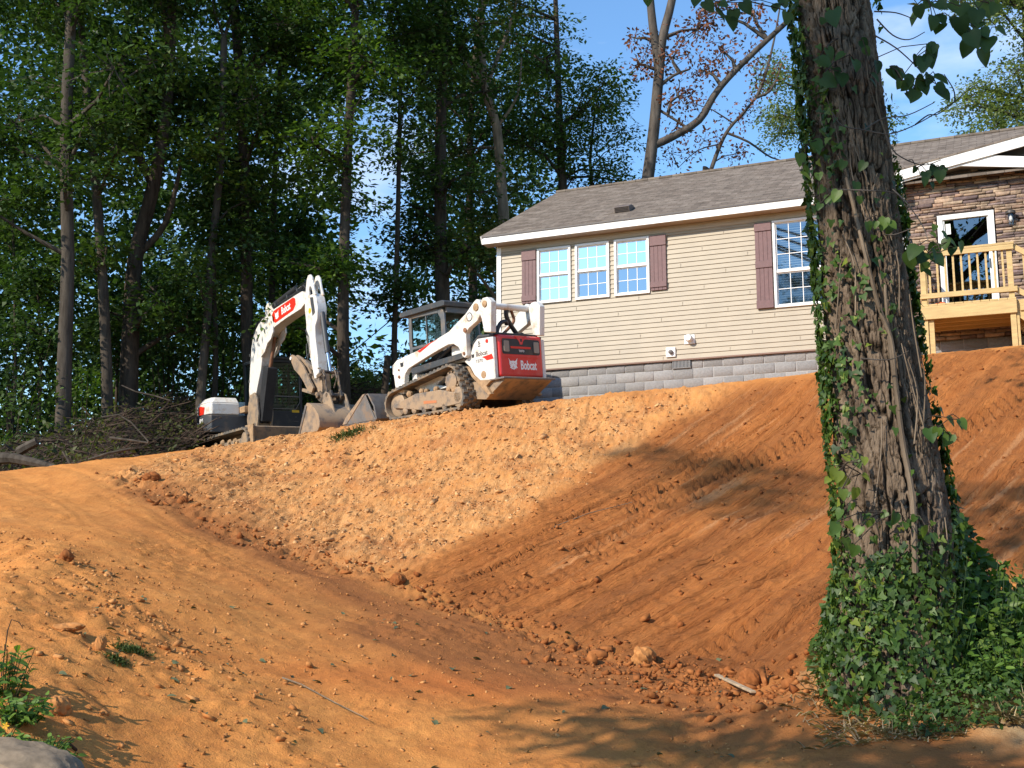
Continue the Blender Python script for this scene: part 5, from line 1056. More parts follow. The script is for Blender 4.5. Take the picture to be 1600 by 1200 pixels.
make_tree('slender dark tree between excavator bucket and loader cab', [(617, 620), (616, 540), (619, 440), (622, 320), (626, 120)], 32, .10, .06, col(590, 650, 430, 560, 5, (.35, .6), 12)+col(560, 690, -30, 200, 8, (1.1, 1.7)), M['bark_dark'], M['leaf_dark'], group=G1)
make_tree('leafless dark stub of a trunk left of the loader arm', [(600, 630), (603, 590), (606, 556)], 31, .11, .09, [], M['bark_dark'], M['leaf_dark'])
make_tree('twisting light brown tree with bare forked limbs left of the house', [(787, 372), (784, 300), (776, 200), (758, 140), (752, 60), (753, -40)], 34, .19, .10, col(700, 800, 300, 430, 5, (.7, 1.1), 18)+col(660, 800, 80, 300, 3, (.7, 1.0), 12)+col(620, 720, -30, 60, 2, (.8, 1.1), 12), M['bark_light'], M['leaf_olive'], group=G1, dens=1, forks=[(.10, .04, [(758, 140), (720, 90), (680, 50), (628, 0), (600, -30)]), (.08, .03, [(758, 140), (785, 70), (803, 20), (815, -30)]), (.06, .02, [(776, 200), (808, 150), (815, 90)])])
make_tree('dense blue green tree crown rising behind the left end of the roof', [(880, 330), (876, 240), (872, 120), (868, 0)], 37, .18, .08, col(790, 950, 90, 300, 11, (1.1, 1.7))+col(770, 900, -40, 110, 6, (1.1, 1.6))+col(820, 990, 160, 290, 5, (.8, 1.2), 20), M['bark_dark'], M['leaf_mid'], group=G1, size=.15)
make_tree('thin wispy tree fading right of the dense crown above the roof', [(925, 310), (922, 250), (930, 170)], 38, .08, .04, col(900, 985, 110, 270, 6, (.6, 1.0), 13), M['bark_dark'], M['leaf_mid'], group=G1, size=.13)
make_tree('dark leafy tree filling the gap behind the light brown trunk', [(740, 480), (735, 350), (735, 200), (745, 60)], 38, .18, .08, col(640, 800, -60, 330, 13, (1.2, 1.8), 26)+col(700, 790, 330, 480, 5, (1.0, 1.4), 26), M['bark_dark'], M['leaf_dark'], group=G1)
make_tree('large dead oak with withered brown leaves rising behind the roof', [(1004, 330), (1012, 280), (1022, 200), (1030, 110), (1035, 60), (1050, 0), (1056, -60)], 34, .22, .11, [(1050, 90, .9, 0, 34), (1090, 45, .9, 0, 34), (1120, 20, .8, 0, 28), (1000, 100, .6, 0, 18), (1060, 150, .7, 0, 22), (1130, 80, .8, 0, 26), (1175, 20, .8, 0, 22), (1100, 110, .6, 0, 18), (995, 60, .5, 0, 12), (1055, 200, .5, 0, 12)], M['bark_dead'], M['leaf_brown'], group=None, name='dead_oak', nl=8, sr=.28, size=.14, flat=.3,
          forks=[(.15, .10, [(1030, 110), (1020, 40), (1014, -20), (1008, -60)]), (.135, .07, [(1022, 218), (1050, 214), (1092, 188), (1114, 152), (1136, 124), (1180, 80), (1236, 28), (1262, 0)]), (.07, .03, [(1030, 150), (1052, 118), (1078, 108)]), (.05, .02, [(1092, 188), (1082, 205), (1062, 200)])])
make_tree('thin withered tree leaning right behind the ridge near the ivy trunk', [(1100, 300), (1110, 268), (1126, 225), (1140, 200), (1160, 178), (1182, 152)], 37, .09, .04, [(1165, 175, .8, 0, 24), (1200, 130, .8, 0, 20), (1100, 220, .7, 0, 20), (1050, 240, .7, 0, 18), (1150, 240, .6, 0, 16), (1190, 90, .8, 0, 16), (1080, 160, .7, 0, 16)], M['bark_dead'], M['leaf_brown'], name='dead_tree', nl=7, sr=.28, size=.13, flat=.3,
          forks=[(.06, .02, [(1182, 152), (1195, 120), (1210, 60), (1222, -10)]), (.06, .02, [(1182, 152), (1205, 140), (1222, 100)]), (.05, .02, [(1140, 206), (1170, 222), (1205, 246), (1240, 254)]), (.03, .01, [(1126, 225), (1090, 235), (1060, 262)])])
make_tree('pale green tree seen on both sides of the ivy covered trunk', [(1290, 300), (1290, 200), (1300, 100)], 40, .15, .08, col(1205, 1290, 110, 240, 8, (.7, 1.1), 22)+col(1300, 1400, 180, 240, 6, (.6, .9), 18), M['bark_grey'], M['leaf_pale'], size=.13)
make_tree('light green tree filling the top right corner behind the gable', [(1610, 260), (1606, 120), (1600, -20)], 33, .16, .08, col(1530, 1680, -20, 190, 20, (.8, 1.3), 24)+col(1490, 1600, 130, 225, 10, (.5, .8), 20), M['bark_grey'], M['leaf_pale'], size=.12)
# lower foliage in front of the trunks' feet
for lab, px, py, Y, r, k, lm in [('leafy sapling in front of the straight grey trunk', 60, 470, 28.5, 1.5, 60, 'leaf_dark'), ('leafy sapling between the slim and the forked trunks', 180, 500, 31, 1.4, 55, 'leaf_mid'), ('sapling behind the forked trunk at mid height', 260, 470, 32, 1.5, 60, 'leaf_dark'),
        ('leafy sapling left of the brown trunk behind the boom', 345, 440, 33, 1.4, 55, 'leaf_mid'), ('sapling filling the gap between the boom and the maple', 470, 430, 33, 1.4, 60, 'leaf_dark'), ('sapling right above the excavator cab', 440, 370, 34, 1.4, 55, 'leaf_dark'), ('high sapling crown at the left edge', 20, 330, 30, 1.6, 60, 'leaf_mid')]:
    make_tree(lab, [(px, 660), (px+4, 560), (px, py)], Y, .06, .03, [(px+rnd.uniform(-25, 25), py+rnd.uniform(-45, 60), r*.6, rnd.uniform(-.7, .7), k//3) for _ in range(5)], M['bark_dark'], M[lm], name='sapling', group='saplings under the forest trees')
# understory and far woods
def bush(label, c, R_, k, leaves, size, group, n=24):
    C0 = np.array(c); v = unit(k)*(RNG.random((k, 1))**.4)*np.array([R_, R_, R_*.8]); C_ = C0+v; C_[:, 2] = np.maximum(C_[:, 2], gz(c[0], c[1])+.1)
    V_, F_, lf = spray_leaves(C_, .4, n, size, flat=.6); root = empty('bush', (c[0], c[1], gz(c[0], c[1])), label=label, cat='bush', group=group); bs = np.array(root.location)
    link('foliage', np_mesh('foliage', V_-bs, F_, leaves, False, dict(lf=lf)), root)
    b = MB()
    for j in range(0, k, 4): e = Vector(C_[j]-bs); b.tube([(random.uniform(-.15, .15), random.uniform(-.15, .15), -.05), e*.5+Vector((0, 0, .1)), e], [.025, .018, .006], 4, cap=False)
    b.build('stem', M['bark_dark'], root)
GB = 'bushes at the edge of the woods'
bush('dark bush at the left picture edge under the straight grey trunk', at(25, 560, 28), 1.5, 60, M['leaf_dark'], .15, GB)
bush('green bush at left edge just above the pale log', at(35, 640, 27), 1.1, 40, M['leaf_mid'], .14, GB)
bush('bright bush glimpsed between the two left trunks', at(140, 600, 34), 1.1, 40, M['leaf_maple'], .15, GB)
bush('dark bush between the brush pile and the pale leaning trunk', at(270, 560, 31), 1.4, 60, M['leaf_dark'], .15, GB)
bush('dark bush left of the excavator hood', at(350, 560, 32), 1.1, 45, M['leaf_dark'], .14, GB)
bush('sunlit green bush far behind the loader bucket', at(590, 590, 36), 1.3, 60, M['leaf_pale'], .13, GB)
bush('dark bush behind the loader between stub and cab', at(640, 580, 34), .9, 36, M['leaf_dark'], .14, GB)
bush('low dark bush behind the excavator cab', at(500, 600, 33), 1.3, 50, M['leaf_dark'], .14, GB)
def far_wood():
    C_ = []
    for _ in range(3600):
        px = rnd.uniform(-260, 560); py = rnd.uniform(-60, 720)
        if px > 520 and rnd.random() < .6: continue
        if py < 300 and rnd.random() < .22: continue
        C_.append(at(px, py, rnd.uniform(38, 50)))
    for _ in range(260): C_.append(at(rnd.uniform(500, 680), rnd.uniform(585, 700), rnd.uniform(40, 50)))
    for _ in range(500): C_.append(at(rnd.uniform(640, 870), rnd.uniform(60, 700), rnd.uniform(42, 50)))
    V_, F_, lf = spray_leaves(np.array(C_), .9, 22, .34, flat=.6)
    o = link('far_woods', np_mesh('far_woods', V_, F_, M['leaf_dark'], False, dict(lf=lf))); tag(o, 'dark mass of woods far behind the nearest trunks', 'woods', kind='stuff')
far_wood()
def wood_ring():
    C_ = []
    for _ in range(5200):
        a = rnd.uniform(0, 6.283); q = rnd.uniform(95, 112); x, y = math.cos(a)*q, math.sin(a)*q+10; top = 9+3*math.sin(a*7)+2*math.sin(a*17+1); C_.append((x, y, gz(x, y)+rnd.uniform(0, 1)**.8*top))
    for _ in range(900): C_.append(at(rnd.uniform(-900, -200), rnd.uniform(200, 760), rnd.uniform(38, 50)))
    V_, F_, lf = spray_leaves(np.array(C_), 2.2, 16, 1.1, flat=.5)
    o = link('far_woods', np_mesh('far_woods', V_, F_, M['leaf_mid'], False, dict(lf=lf))); tag(o, 'distant tree line all round the clearing', 'woods', kind='stuff')
wood_ring()
# ------------------------------------------------------------------ the ivy covered tree in the foreground
FW = np.array([0, math.cos(PITCH), math.sin(PITCH)])
prof_t = [(-260, 1275, 112), (0, 1301, 118), (200, 1325, 124), (400, 1345, 130), (600, 1369, 148), (700, 1383, 160), (800, 1397, 168), (880, 1402, 172), (960, 1403, 186), (1030, 1406, 205), (1100, 1410, 235)]
TC = []
for (py, cx, w) in prof_t:
    p = at(cx, py, 8.25); dep = (p-CAM)@FW; TC.append((p[2], p[0], p[1], w/2/FPX*dep))
TC.sort(); TC = np.array(TC)
def tz(z): return [np.interp(z, TC[:, 0], TC[:, k]) for k in (1, 2, 3)]
gb = float(TC[0, 0])-.15
zz = np.concatenate([np.arange(gb, 6.6, .0135), np.arange(6.65, 13.5, .25)]); nth = 380; th = np.linspace(-np.pi, np.pi, nth, endpoint=False)
TH, ZZ = np.meshgrid(th, zz)     # th = 0 faces the camera, positive to the right
cxz, cyz, rz = tz(np.minimum(ZZ, 7.5)); rz = np.where(ZZ > 7.5, rz*np.clip(1-(ZZ-7.5)*.06, .4, 1), rz)
lean = np.where(ZZ > 7.5, (ZZ-7.5)*-.05, 0)
wv = fbm(TH*1.5, ZZ*.8, 3, 300)*.5; a_ = np.abs(fbm(TH*7.0+wv*2.2+fbm(TH*7, ZZ*6, 2, 310)*.5, ZZ*1.7, 2, 320, .45)); br2 = np.abs(fbm(TH*8, ZZ*9, 2, 330))
plate = sstep(0.0, .15, a_)*(.5+.5*sstep(0, .13, br2))
disp = plate*.048+fbm(TH*26, ZZ*14, 4, 340, .65)*.016+fbm(TH*1.2, ZZ*1.0, 2, 350)*.02-.04
fl = np.exp(-(ZZ-gb)/.42); disp = disp+fl*(.06*np.cos(TH*5+1)+.05*np.cos(TH*3))
RR = rz+disp-.028
TX = cxz+lean+RR*np.sin(TH); TY = cyz-RR*np.cos(TH)
tb = np.array([TC[0, 1], TC[0, 2], gb+.1])
V = np.stack([TX-tb[0], TY-tb[1], ZZ-tb[2]], -1).reshape(-1, 3); nz_, nt_ = TH.shape; idx = np.arange(nz_*nt_).reshape(nz_, nt_); idr = np.roll(idx, -1, 1)
F = np.stack([idx[:-1], idr[:-1], idr[1:], idx[1:]], -1).reshape(-1, 4)
m = bpy.data.materials.new('oak_bark'); m.use_nodes = True; nt = m.node_tree; N = nt.nodes; L = nt.links; p = N['Principled BSDF']; p.inputs['Roughness'].default_value = .95; p.inputs['Specular IOR Level'].default_value = .1
a1 = N.new('ShaderNodeAttribute'); a1.attribute_name = 'plate'; tc = N.new('ShaderNodeTexCoord'); n1_ = N.new('ShaderNodeTexNoise'); n1_.inputs['Scale'].default_value = 9; n1_.inputs['Detail'].default_value = 8; n1_.inputs['Roughness'].default_value = .7
mp = N.new('ShaderNodeMapping'); mp.inputs['Scale'].default_value = (1, 1, .35); L.new(tc.outputs['Object'], mp.inputs[0]); L.new(mp.outputs[0], n1_.inputs[0])
r_ = N.new('ShaderNodeMapRange'); r_.inputs[1].default_value = .35; r_.inputs[2].default_value = .68; L.new(n1_.outputs[0], r_.inputs[0])
mx = N.new('ShaderNodeMix'); mx.data_type = 'RGBA'; mx.inputs[6].default_value = (.085, .06, .042, 1); mx.inputs[7].default_value = (.24, .18, .125, 1); L.new(r_.outputs[0], mx.inputs[0])
m2 = N.new('ShaderNodeMix'); m2.data_type = 'RGBA'; m2.inputs[6].default_value = (.035, .025, .017, 1); L.new(a1.outputs['Fac'], m2.inputs[0]); L.new(mx.outputs[2], m2.inputs[7]); L.new(m2.outputs[2], p.inputs['Base Color'])
bb = N.new('ShaderNodeBump'); bb.inputs['Strength'].default_value = 1; bb.inputs['Distance'].default_value = .016; n2_ = N.new('ShaderNodeTexNoise'); n2_.inputs['Scale'].default_value = 85; n2_.inputs['Detail'].default_value = 5; L.new(mp.outputs[0], n2_.inputs[0]); L.new(n2_.outputs[0], bb.inputs['Height']); L.new(bb.outputs[0], p.inputs['Normal'])
ivt = empty('big_tree', tb, label='large rough barked tree wrapped in ivy in the right foreground', cat='tree')
link('trunk', np_mesh('trunk', V, F, m, True, dict(plate=plate.ravel())), ivt)
def tsurf(t, z, off=0.0):
    cx, cy, r = tz(min(z, 7.5)); r = float(r)+off
    return Vector((float(cx)+r*math.sin(t), float(cy)-r*math.cos(t), z))
# crown high above the picture, on limbs of its own
b = MB(); Cs = []; top = Vector((float(tz(7.5)[0])-.2, float(tz(7.5)[1]), 10.0))-Vector(tb)
for k in range(20):
    a = k*2.4; rr2 = rnd.uniform(1.2, 3.8); c = Vector((math.cos(a)*rr2, math.sin(a)*rr2, rnd.uniform(8.2, 14)-gb)); st = Vector((top.x*.5, top.y*.5, c.z-1.4))
    b.tube([st, (st+c)/2+Vector((0, 0, .3)), c], [.11, .07, .03], 6); Cs.append(np.array(c)+unit(26)*(RNG.random((26, 1))**.4)*1.25)
b.build('limb', m, ivt); V_, F_, lf = spray_leaves(np.concatenate(Cs), .5, 20, .17); link('crown', np_mesh('crown', V_, F_, M['leaf_mid'], False, dict(lf=lf)), ivt)
# ---- leaves with a real outline
IVY = np.array([(0, 0), (-.42, -.12), (-.5, .22), (-.3, .34), (-.22, .62), (0, 1.0), (.22, .62), (.3, .34), (.5, .22), (.42, -.12)])*1.0
HEART = np.array([(0, .0), (-.22, -.1), (-.42, .05), (-.46, .3), (-.36, .58), (-.16, .85), (0, 1.0), (.16, .85), (.36, .58), (.46, .3), (.42, .05), (.22, -.1)])
def shaped_leaves(shape, P, D, Nn, size, fold=.12, curl=.15):
    D = D/np.linalg.norm(D, axis=1, keepdims=True); S = np.cross(D, Nn); S /= (np.linalg.norm(S, axis=1, keepdims=True)+1e-9); U = np.cross(S, D); n = len(P); k = len(shape); s = size[:, None, None]
    x = shape[None, :, 0, None]; y = shape[None, :, 1, None]; h = np.abs(x)*fold-curl*y*y
    V = P[:, None]+(S[:, None]*x+D[:, None]*y+U[:, None]*h)*s
    mid = P[:, None]+(D[:, None]*.35-U[:, None]*(curl*.12))*s
    V = np.concatenate([V, mid], 1); base = np.arange(n)[:, None, None]*(k+1)
    f = np.array([[k, i, (i+1) % k] for i in range(k)])[None]+base
    return V.reshape(-1, 3), f.reshape(-1, 3), k+1
M['ivy'] = leaf_mat('ivy_leaves', (.014, .042, .010), (.085, .155, .028), .35, .5)
M['ivy_light'] = leaf_mat('light_ivy_leaves', (.05, .11, .02), (.22, .27, .04), .4, .42)
M['vine_leaf'] = leaf_mat('broad_vine_leaves', (.045, .10, .018), (.13, .21, .035), .45, .45)
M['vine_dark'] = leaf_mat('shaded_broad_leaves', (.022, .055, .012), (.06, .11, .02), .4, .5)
def ivy_on_trunk():
    n = 21000; t = RNG.uniform(-2.0, 2.0, n); z = RNG.uniform(gb+.1, 6.4, n); s = (z-gb)
    pn_ = fbm(t*1.6, z*1.4, 3, 400)
    edge = np.maximum(sstep(.95, 1.35, -t), sstep(1.12, 1.45, t)*np.interp(z, [4.2, 5.2], [1, .35]))
    left = (1-sstep(-1.15, -.1, t))*np.interp(z, [1, 2, 3.2, 4.2, 4.7, 5.6], [.6, .42, .3, .38, .62, .2])
    ctr = np.interp(z, [1.0, 1.7, 2.0, 3, 4.4, 6], [.9, .6, .06, .05, .03, .0])
    dn = np.clip(np.maximum.reduce([edge*.8, left, ctr])+pn_*.42, 0, 1)**1.7
    keep = RNG.random(n) < dn; t, z = t[keep], z[keep]
    cx, cy, r = tz(np.minimum(z, 7.4)); e = np.abs(t) > .95
    off = .02+RNG.random(len(t))*np.where(e, .035, .025)+fl_at(z)
    r = r+off; o = np.stack([np.sin(t), -np.cos(t), 0*t], 1); P = np.stack([cx+r*o[:, 0], cy+r*o[:, 1], z], 1)
    Nn = o+RNG.normal(size=(len(t), 3))*.38+np.array([0, 0, .25]); D = np.array([0, 0, -1.0])+RNG.normal(size=(len(t), 3))*.55
    return P, D, Nn
def fl_at(z): return .07*np.exp(-(z-gb)/.42)
P, D, Nn = ivy_on_trunk(); sel = RNG.random(len(P)) < .16
for nm, mk, lab in (('ivy', ~sel, 'dark green ivy climbing the large rough trunk in the right foreground'), ('ivy', sel, 'yellowish lighter ivy leaves scattered among the dark ivy on the trunk')):
    sz = (.020+.045*RNG.random(mk.sum())**1.5); V_, F_, k = shaped_leaves(IVY, P[mk], D[mk], Nn[mk], sz*1.15); lf = np.repeat(RNG.random(mk.sum()), k)
    o = link(nm, np_mesh(nm, V_, F_, M['ivy'] if mk is not sel else M['ivy_light'], False, dict(lf=lf))); tag(o, lab, 'ivy')
# vine stems on the bark
vine = empty('climbing_vine', tb, label='woody vine with broad light green leaves climbing the ivy covered trunk', cat='vine')
def stem(pts, r0, r1, name='stem', mt=None, par=None, n=6):
    b = MB(); P = [Vector(p)-Vector(tb) for p in pts]; f = []
    for i in range(len(P)-1):
        q = [P[max(0, min(len(P)-1, i+k))] for k in (-1, 0, 1, 2)]
        for t in (0, .25, .5, .75): f.append(.5*((2*q[1])+(-q[0]+q[2])*t+(2*q[0]-5*q[1]+4*q[2]-q[3])*t*t+(-q[0]+3*q[1]-3*q[2]+q[3])*t**3))
    f.append(P[-1]); b.tube(f, [r0+(r1-r0)*i/(len(f)-1) for i in range(len(f))], n); return b.build(name, mt or M['bark_light'], par or vine)
stem([tsurf(-.45, 4.4, .03), tsurf(-.25, 3.9, .03), tsurf(-.1, 3.45, .035), tsurf(.05, 3.2, .035), tsurf(.02, 2.9, .035), tsurf(-.02, 2.5, .03), tsurf(.0, 2.1, .03), tsurf(-.05, 1.6, .03)], .012, .022)
stem([tsurf(.1, 3.6, .02), tsurf(.02, 3.2, .03), tsurf(.0, 2.7, .04)], .01, .016)

for k in range(16):
    t0 = rnd.uniform(-1, 1); z0_ = rnd.uniform(1.9, 5.6); stem([tsurf(t0, z0_, .025), tsurf(t0+rnd.uniform(-.2, .2), z0_-.25, .03), tsurf(t0+rnd.uniform(-.35, .35), z0_-.6, .025)], .004, .006, n=4)
def sprig(pxs, Y, size, mt, name='leafy_shoot', par=None, frm=None, spread=16, per=3):
    """pxs: leaf spots; short twigs join them"""
    Ps = [at(px, py, Y+rnd.uniform(-.12, .12)) for px, py in pxs]; PP = []; DD = []; NN = []; SS = []
    par = par or vine
    for q in Ps:
        for j in range(per):
            o_ = RNG.normal(size=3)*.035*(1 if per > 1 else .3); PP.append(q+o_); d = np.array([rnd.uniform(-.8, .8), rnd.uniform(-.6, .2), -1+rnd.uniform(-.2, .6)]); DD.append(d)
            NN.append(np.array([rnd.uniform(-.6, .6), -1+rnd.uniform(-.2, .5), rnd.uniform(0, 1.0)])); SS.append(size*rnd.uniform(.6, 1.15))
    V_, F_, k = shaped_leaves(HEART, np.array(PP)-tb, np.array(DD), np.array(NN), np.array(SS), .22, .22)
    o = link(name, np_mesh(name, V_, F_, mt, False, dict(lf=np.repeat(RNG.random(len(PP)), k))), par)
    if frm is not None:
        b = MB(); f0 = Vector(at(*frm)); last = f0
        for q in Ps: q = Vector(q); b.tube([last-Vector(tb), (last+q)/2-Vector(tb)+Vector((0, 0, .03)), q-Vector(tb)], [.004, .0035, .003], 4); last = q if rnd.random() < .6 else last
        b.build('twig', M['bark_dark'], o)
    return o
vl, vd = M['vine_leaf'], M['vine_dark']
sprig([(1278, 92), (1292, 75), (1300, 105), (1315, 112), (1285, 118), (1322, 88), (1335, 95)], 7.78, .115, vd, per=1, frm=(1310, 60, 7.85)); sprig([(1345, 62), (1352, 75), (1362, 110), (1358, 122), (1372, 98)], 7.8, .105, vd, per=1, frm=(1340, 50, 7.9))
sprig([(1300, 18), (1288, 30)], 7.8, .13, vd, per=1)
sprig([(1248, 240), (1262, 225), (1256, 258), (1252, 268), (1270, 222)], 7.85, .1, vl, per=1, frm=(1290, 215, 7.9)); sprig([(1286, 296), (1294, 310), (1282, 318), (1312, 300), (1278, 272)], 7.85, .085, vl, per=1, frm=(1300, 280, 7.9))
sprig([(1340, 285), (1345, 300), (1322, 255), (1352, 248)], 7.85, .075, vd, per=1); sprig([(1352, 345), (1365, 345), (1382, 340), (1388, 352), (1395, 345)], 7.8, .09, vl, per=1, frm=(1350, 330, 7.9))
sprig([(1432, 262), (1438, 275), (1448, 268), (1462, 260), (1470, 268), (1478, 262), (1455, 285)], 7.7, .08, vd, per=1, frm=(1420, 250, 7.8)); sprig([(1462, 352), (1455, 362), (1472, 358)], 7.7, .07, vl, per=1)
sprig([(1420, 390), (1432, 385), (1445, 392), (1455, 400), (1462, 380), (1470, 395), (1440, 405), (1480, 378), (1490, 385), (1450, 415)], 7.6, .115, vd, per=1, frm=(1425, 375, 7.7)); sprig([(1482, 372), (1495, 378)], 7.6, .10, vl, per=1)
sprig([(1478, 652), (1490, 662), (1500, 655), (1465, 668), (1485, 680), (1450, 665)], 7.9, .11, vl, per=1, frm=(1440, 660, 8.0)); sprig([(1505, 812), (1498, 805)], 8.0, .075, vl, per=1, frm=(1480, 780, 8.1))
sprig([(1318, 712), (1330, 705), (1340, 722), (1310, 735), (1325, 745), (1345, 740), (1302, 728), (1335, 760), (1315, 765), (1350, 715), (1300, 745)], 7.75, .085, M['ivy_light'], per=1, frm=(1340, 700, 7.85))
sprig([(1318, 800), (1330, 790), (1352, 805), (1345, 825), (1362, 812), (1380, 800), (1308, 815), (1320, 840), (1335, 850), (1400, 800), (1415, 815), (1430, 806), (1445, 820), (1460, 830)], 7.7, .085, vl, per=1, frm=(1340, 780, 7.85))
# the tree's own low branches at the top of the picture
br_ = []
def pp(lst, Y): return [(1200+x/3, y/3) for x, y in lst]
sprig(pp([(700, 20), (760, 10), (800, 20), (900, 30), (950, 20), (985, 40), (1040, 10), (1070, 25), (860, 5), (1000, 5)], 7.6), 7.5, .13, vd, name='leafy_branch', par=ivt, per=1, frm=(1400, -30, 7.6))
sprig(pp([(770, 80), (800, 110), (790, 70), (870, 90), (890, 130), (880, 75), (950, 150), (940, 185), (1005, 150), (1020, 180), (1000, 130), (1005, 230), (1010, 95), (1070, 125), (1030, 170)], 7.4), 7.4, .125, vd, name='leafy_branch', par=ivt, per=1, frm=(1450, 0, 7.5))
sprig(pp([(750, 205), (745, 250), (735, 270), (770, 215), (690, 265), (640, 345), (580, 320), (570, 310), (640, 390), (620, 375), (655, 440), (690, 420), (670, 385), (730, 380), (780, 390), (800, 430), (760, 350), (720, 375), (790, 360)], 7.4), 7.5, .12, vd, name='leafy_branch', par=ivt, per=1, frm=(1370, 90, 7.8))
sprig([(1100, 4), (1120, 14), (1135, 26), (1146, 16), (1158, 4), (1216, 8), (1228, 16), (1090, -4), (1130, 4), (1010, -6), (1222, -2)], 7.5, .11, vd, name='leafy_branch', par=ivt, per=1, frm=(1180, -40, 7.6))
tw = [[(1300, 175, 7.8), (1316, 196, 7.75), (1350, 203, 7.7), (1390, 209, 7.7), (1430, 195, 7.6), (1470, 172, 7.6), (1492, 158, 7.6)], [(1430, 195, 7.6), (1450, 180, 7.6), (1470, 176, 7.6), (1520, 135, 7.5)], [(1350, 203, 7.7), (1380, 185, 7.7), (1418, 180, 7.6), (1460, 160, 7.6)], [(1492, 158, 7.6), (1490, 140, 7.6), (1475, 116, 7.6)], [(1366, 18, 7.6), (1400, 20, 7.6), (1428, 30, 7.6)],
      [(1366, 55, 7.6), (1400, 75, 7.6), (1432, 104, 7.6), (1440, 115, 7.6)], [(1385, 212, 7.7), (1400, 240, 7.7), (1440, 258, 7.7), (1470, 250, 7.7)], [(1395, 296, 7.8), (1415, 315, 7.7), (1440, 350, 7.7), (1450, 375, 7.6)], [(1370, 30, 7.6), (1395, 55, 7.6), (1420, 62, 7.6), (1445, 50, 7.6)],
      [(1300, 296, 7.8), (1360, 298, 7.75), (1400, 303, 7.8), (1420, 330, 7.8)], [(1345, 560, 7.8), (1390, 562, 7.75), (1420, 548, 7.7)], [(1440, 350, 7.7), (1400, 366, 7.8), (1380, 366, 7.8)]]
for t in tw: stem([at(*q) for q in t], .006, .003, 'twig', M['bark_dead'], ivt, 5)
# ---- ivy and shrubs heaped round the foot of the tree (nobody could count it)
def mound_leaves(n, zt, rad, cxo, cyo, size, shape, mt, label, name, cat, up=.5, squash=1.0, inner=0.0):
    a = RNG.uniform(0, 2*np.pi, n); q0 = inner; q = q0+RNG.random(n)**.75*(rad-q0)*(1+.3*fbm(a*1.6, a*0+cxo, 3, 520)); x = cxo+np.cos(a)*q; y = cyo+np.sin(a)*q*squash
    g = sample_grid(Z, x, y); h = zt*np.clip(1-((q-q0)/(rad-q0))**1.0, 0, 1)+.06; lump_ = 1+.35*fbm(x*3, y*3, 3, 500); z = g+h*lump_*(RNG.random(n)**.45)
    P = np.stack([x, y, z], 1); Nn = np.stack([np.cos(a)*.7, np.sin(a)*.7-.3, np.full(n, up)], 1)+RNG.normal(size=(n, 3))*.5; D = np.stack([np.cos(a), np.sin(a), np.full(n, -.5)], 1)+RNG.normal(size=(n, 3))*.6
    V_, F_, k = shaped_leaves(shape, P, D, Nn, size*(.35+1.0*RNG.random(n)**1.4), .15, .2)
    lf = np.clip(.5+.5*fbm(x*2.5+z*2, y*2.5, 3, 510)+RNG.normal(size=n)*.18, 0, 1)
    tag(link(name, np_mesh(name, V_, F_, mt, False, dict(lf=np.repeat(lf, k)))), label, cat, kind='stuff')
c0 = at(1414, 1030, 8.6)
mound_leaves(4200, .9, .72, c0[0]+.06, c0[1]+.02, .055, IVY, M['ivy'], 'dark ivy heaped around the foot of the big tree', 'ivy_groundcover', 'ivy', .5, .72, .36)
mound_leaves(2900, .74, .85, c0[0]+.4, c0[1]+.0, .06, HEART, leaf_mat('undergrowth_leaves', (.035, .085, .014), (.17, .26, .04), .45), 'brighter leafy undergrowth growing right of the tree foot', 'undergrowth', 'undergrowth')
mound_leaves(2600, .25, .95, c0[0]+.95, c0[1]-.35, .045, IVY, M['ivy'], 'low ivy spreading over the ground toward the right edge', 'ivy_groundcover', 'ivy', .8, .62)
mound_leaves(350, .08, .5, c0[0]-.0, c0[1]-.2, .045, IVY, M['ivy_light'], 'sparse yellow green ivy leaves along the lower rim of the mound', 'ivy_groundcover', 'ivy', .8, .5)
# dry straw and dead leaves on the mound's rim
def blades(n, cfun, L_, wid, mt, label, name, cat, flat=.7, kind='stuff'):
    C_ = np.array([cfun() for _ in range(n)]); C_[:, 2] = sample_grid(Z, C_[:, 0], C_[:, 1])+.01; d = RNG.normal(size=(n, 3)); d[:, 2] = np.abs(d[:, 2])*(1-flat)*1.5+.05; d /= np.linalg.norm(d, axis=1, keepdims=True)
    l = L_*(.4+.9*RNG.random(n))[:, None]; s = np.cross(d, [0, 0, 1.0]); s /= np.linalg.norm(s, axis=1, keepdims=True)+1e-9; s *= wid
    mid = C_+d*l*.5+np.array([0, 0, 1])*l*.12; tip = C_+d*l
    V_ = np.stack([C_-s, C_+s, mid+s*.8, tip, mid-s*.8], 1).reshape(-1, 3); F_ = np.arange(n*5).reshape(n, 5)
    tag(link(name, np_mesh(name, V_, F_, mt, False, dict(lf=np.repeat(RNG.random(n), 5)))), label, cat, kind=kind)
M['straw'] = leaf_mat('dry_straw', (.34, .24, .13), (.62, .50, .32), .3, .8)
def rim():
    t = rnd.uniform(.06, 1); px = 1256+t*330; py = 1052+t*95+rnd.uniform(-34, 8); p = at(px, py, 8.75-t*1.5); return (p[0], p[1], 0)
blades(2800, rim, .10, .003, M['straw'], 'pale dry straw and roots along the lower rim of the tree mound', 'dry_grass', 'dry grass', .85)
mound_leaves(1500, .14, .6, at(1540, 1100, 7.6)[0], at(1540, 1100, 7.6)[1], .042, IVY, M['ivy'], 'low ivy creeping to the lower right corner of the mound', 'ivy_groundcover', 'ivy', .8, .5)
def rim2(): p = at(rnd.uniform(1270, 1610), 1090, 8.0); return (p[0]+rnd.gauss(0, .1), p[1]+rnd.uniform(-.7, .5), 0)
blades(2600, rim2, .10, .0035, M['straw'], 'dry straw and grass roots scattered over the tree mound', 'dry_grass', 'dry grass', .85)
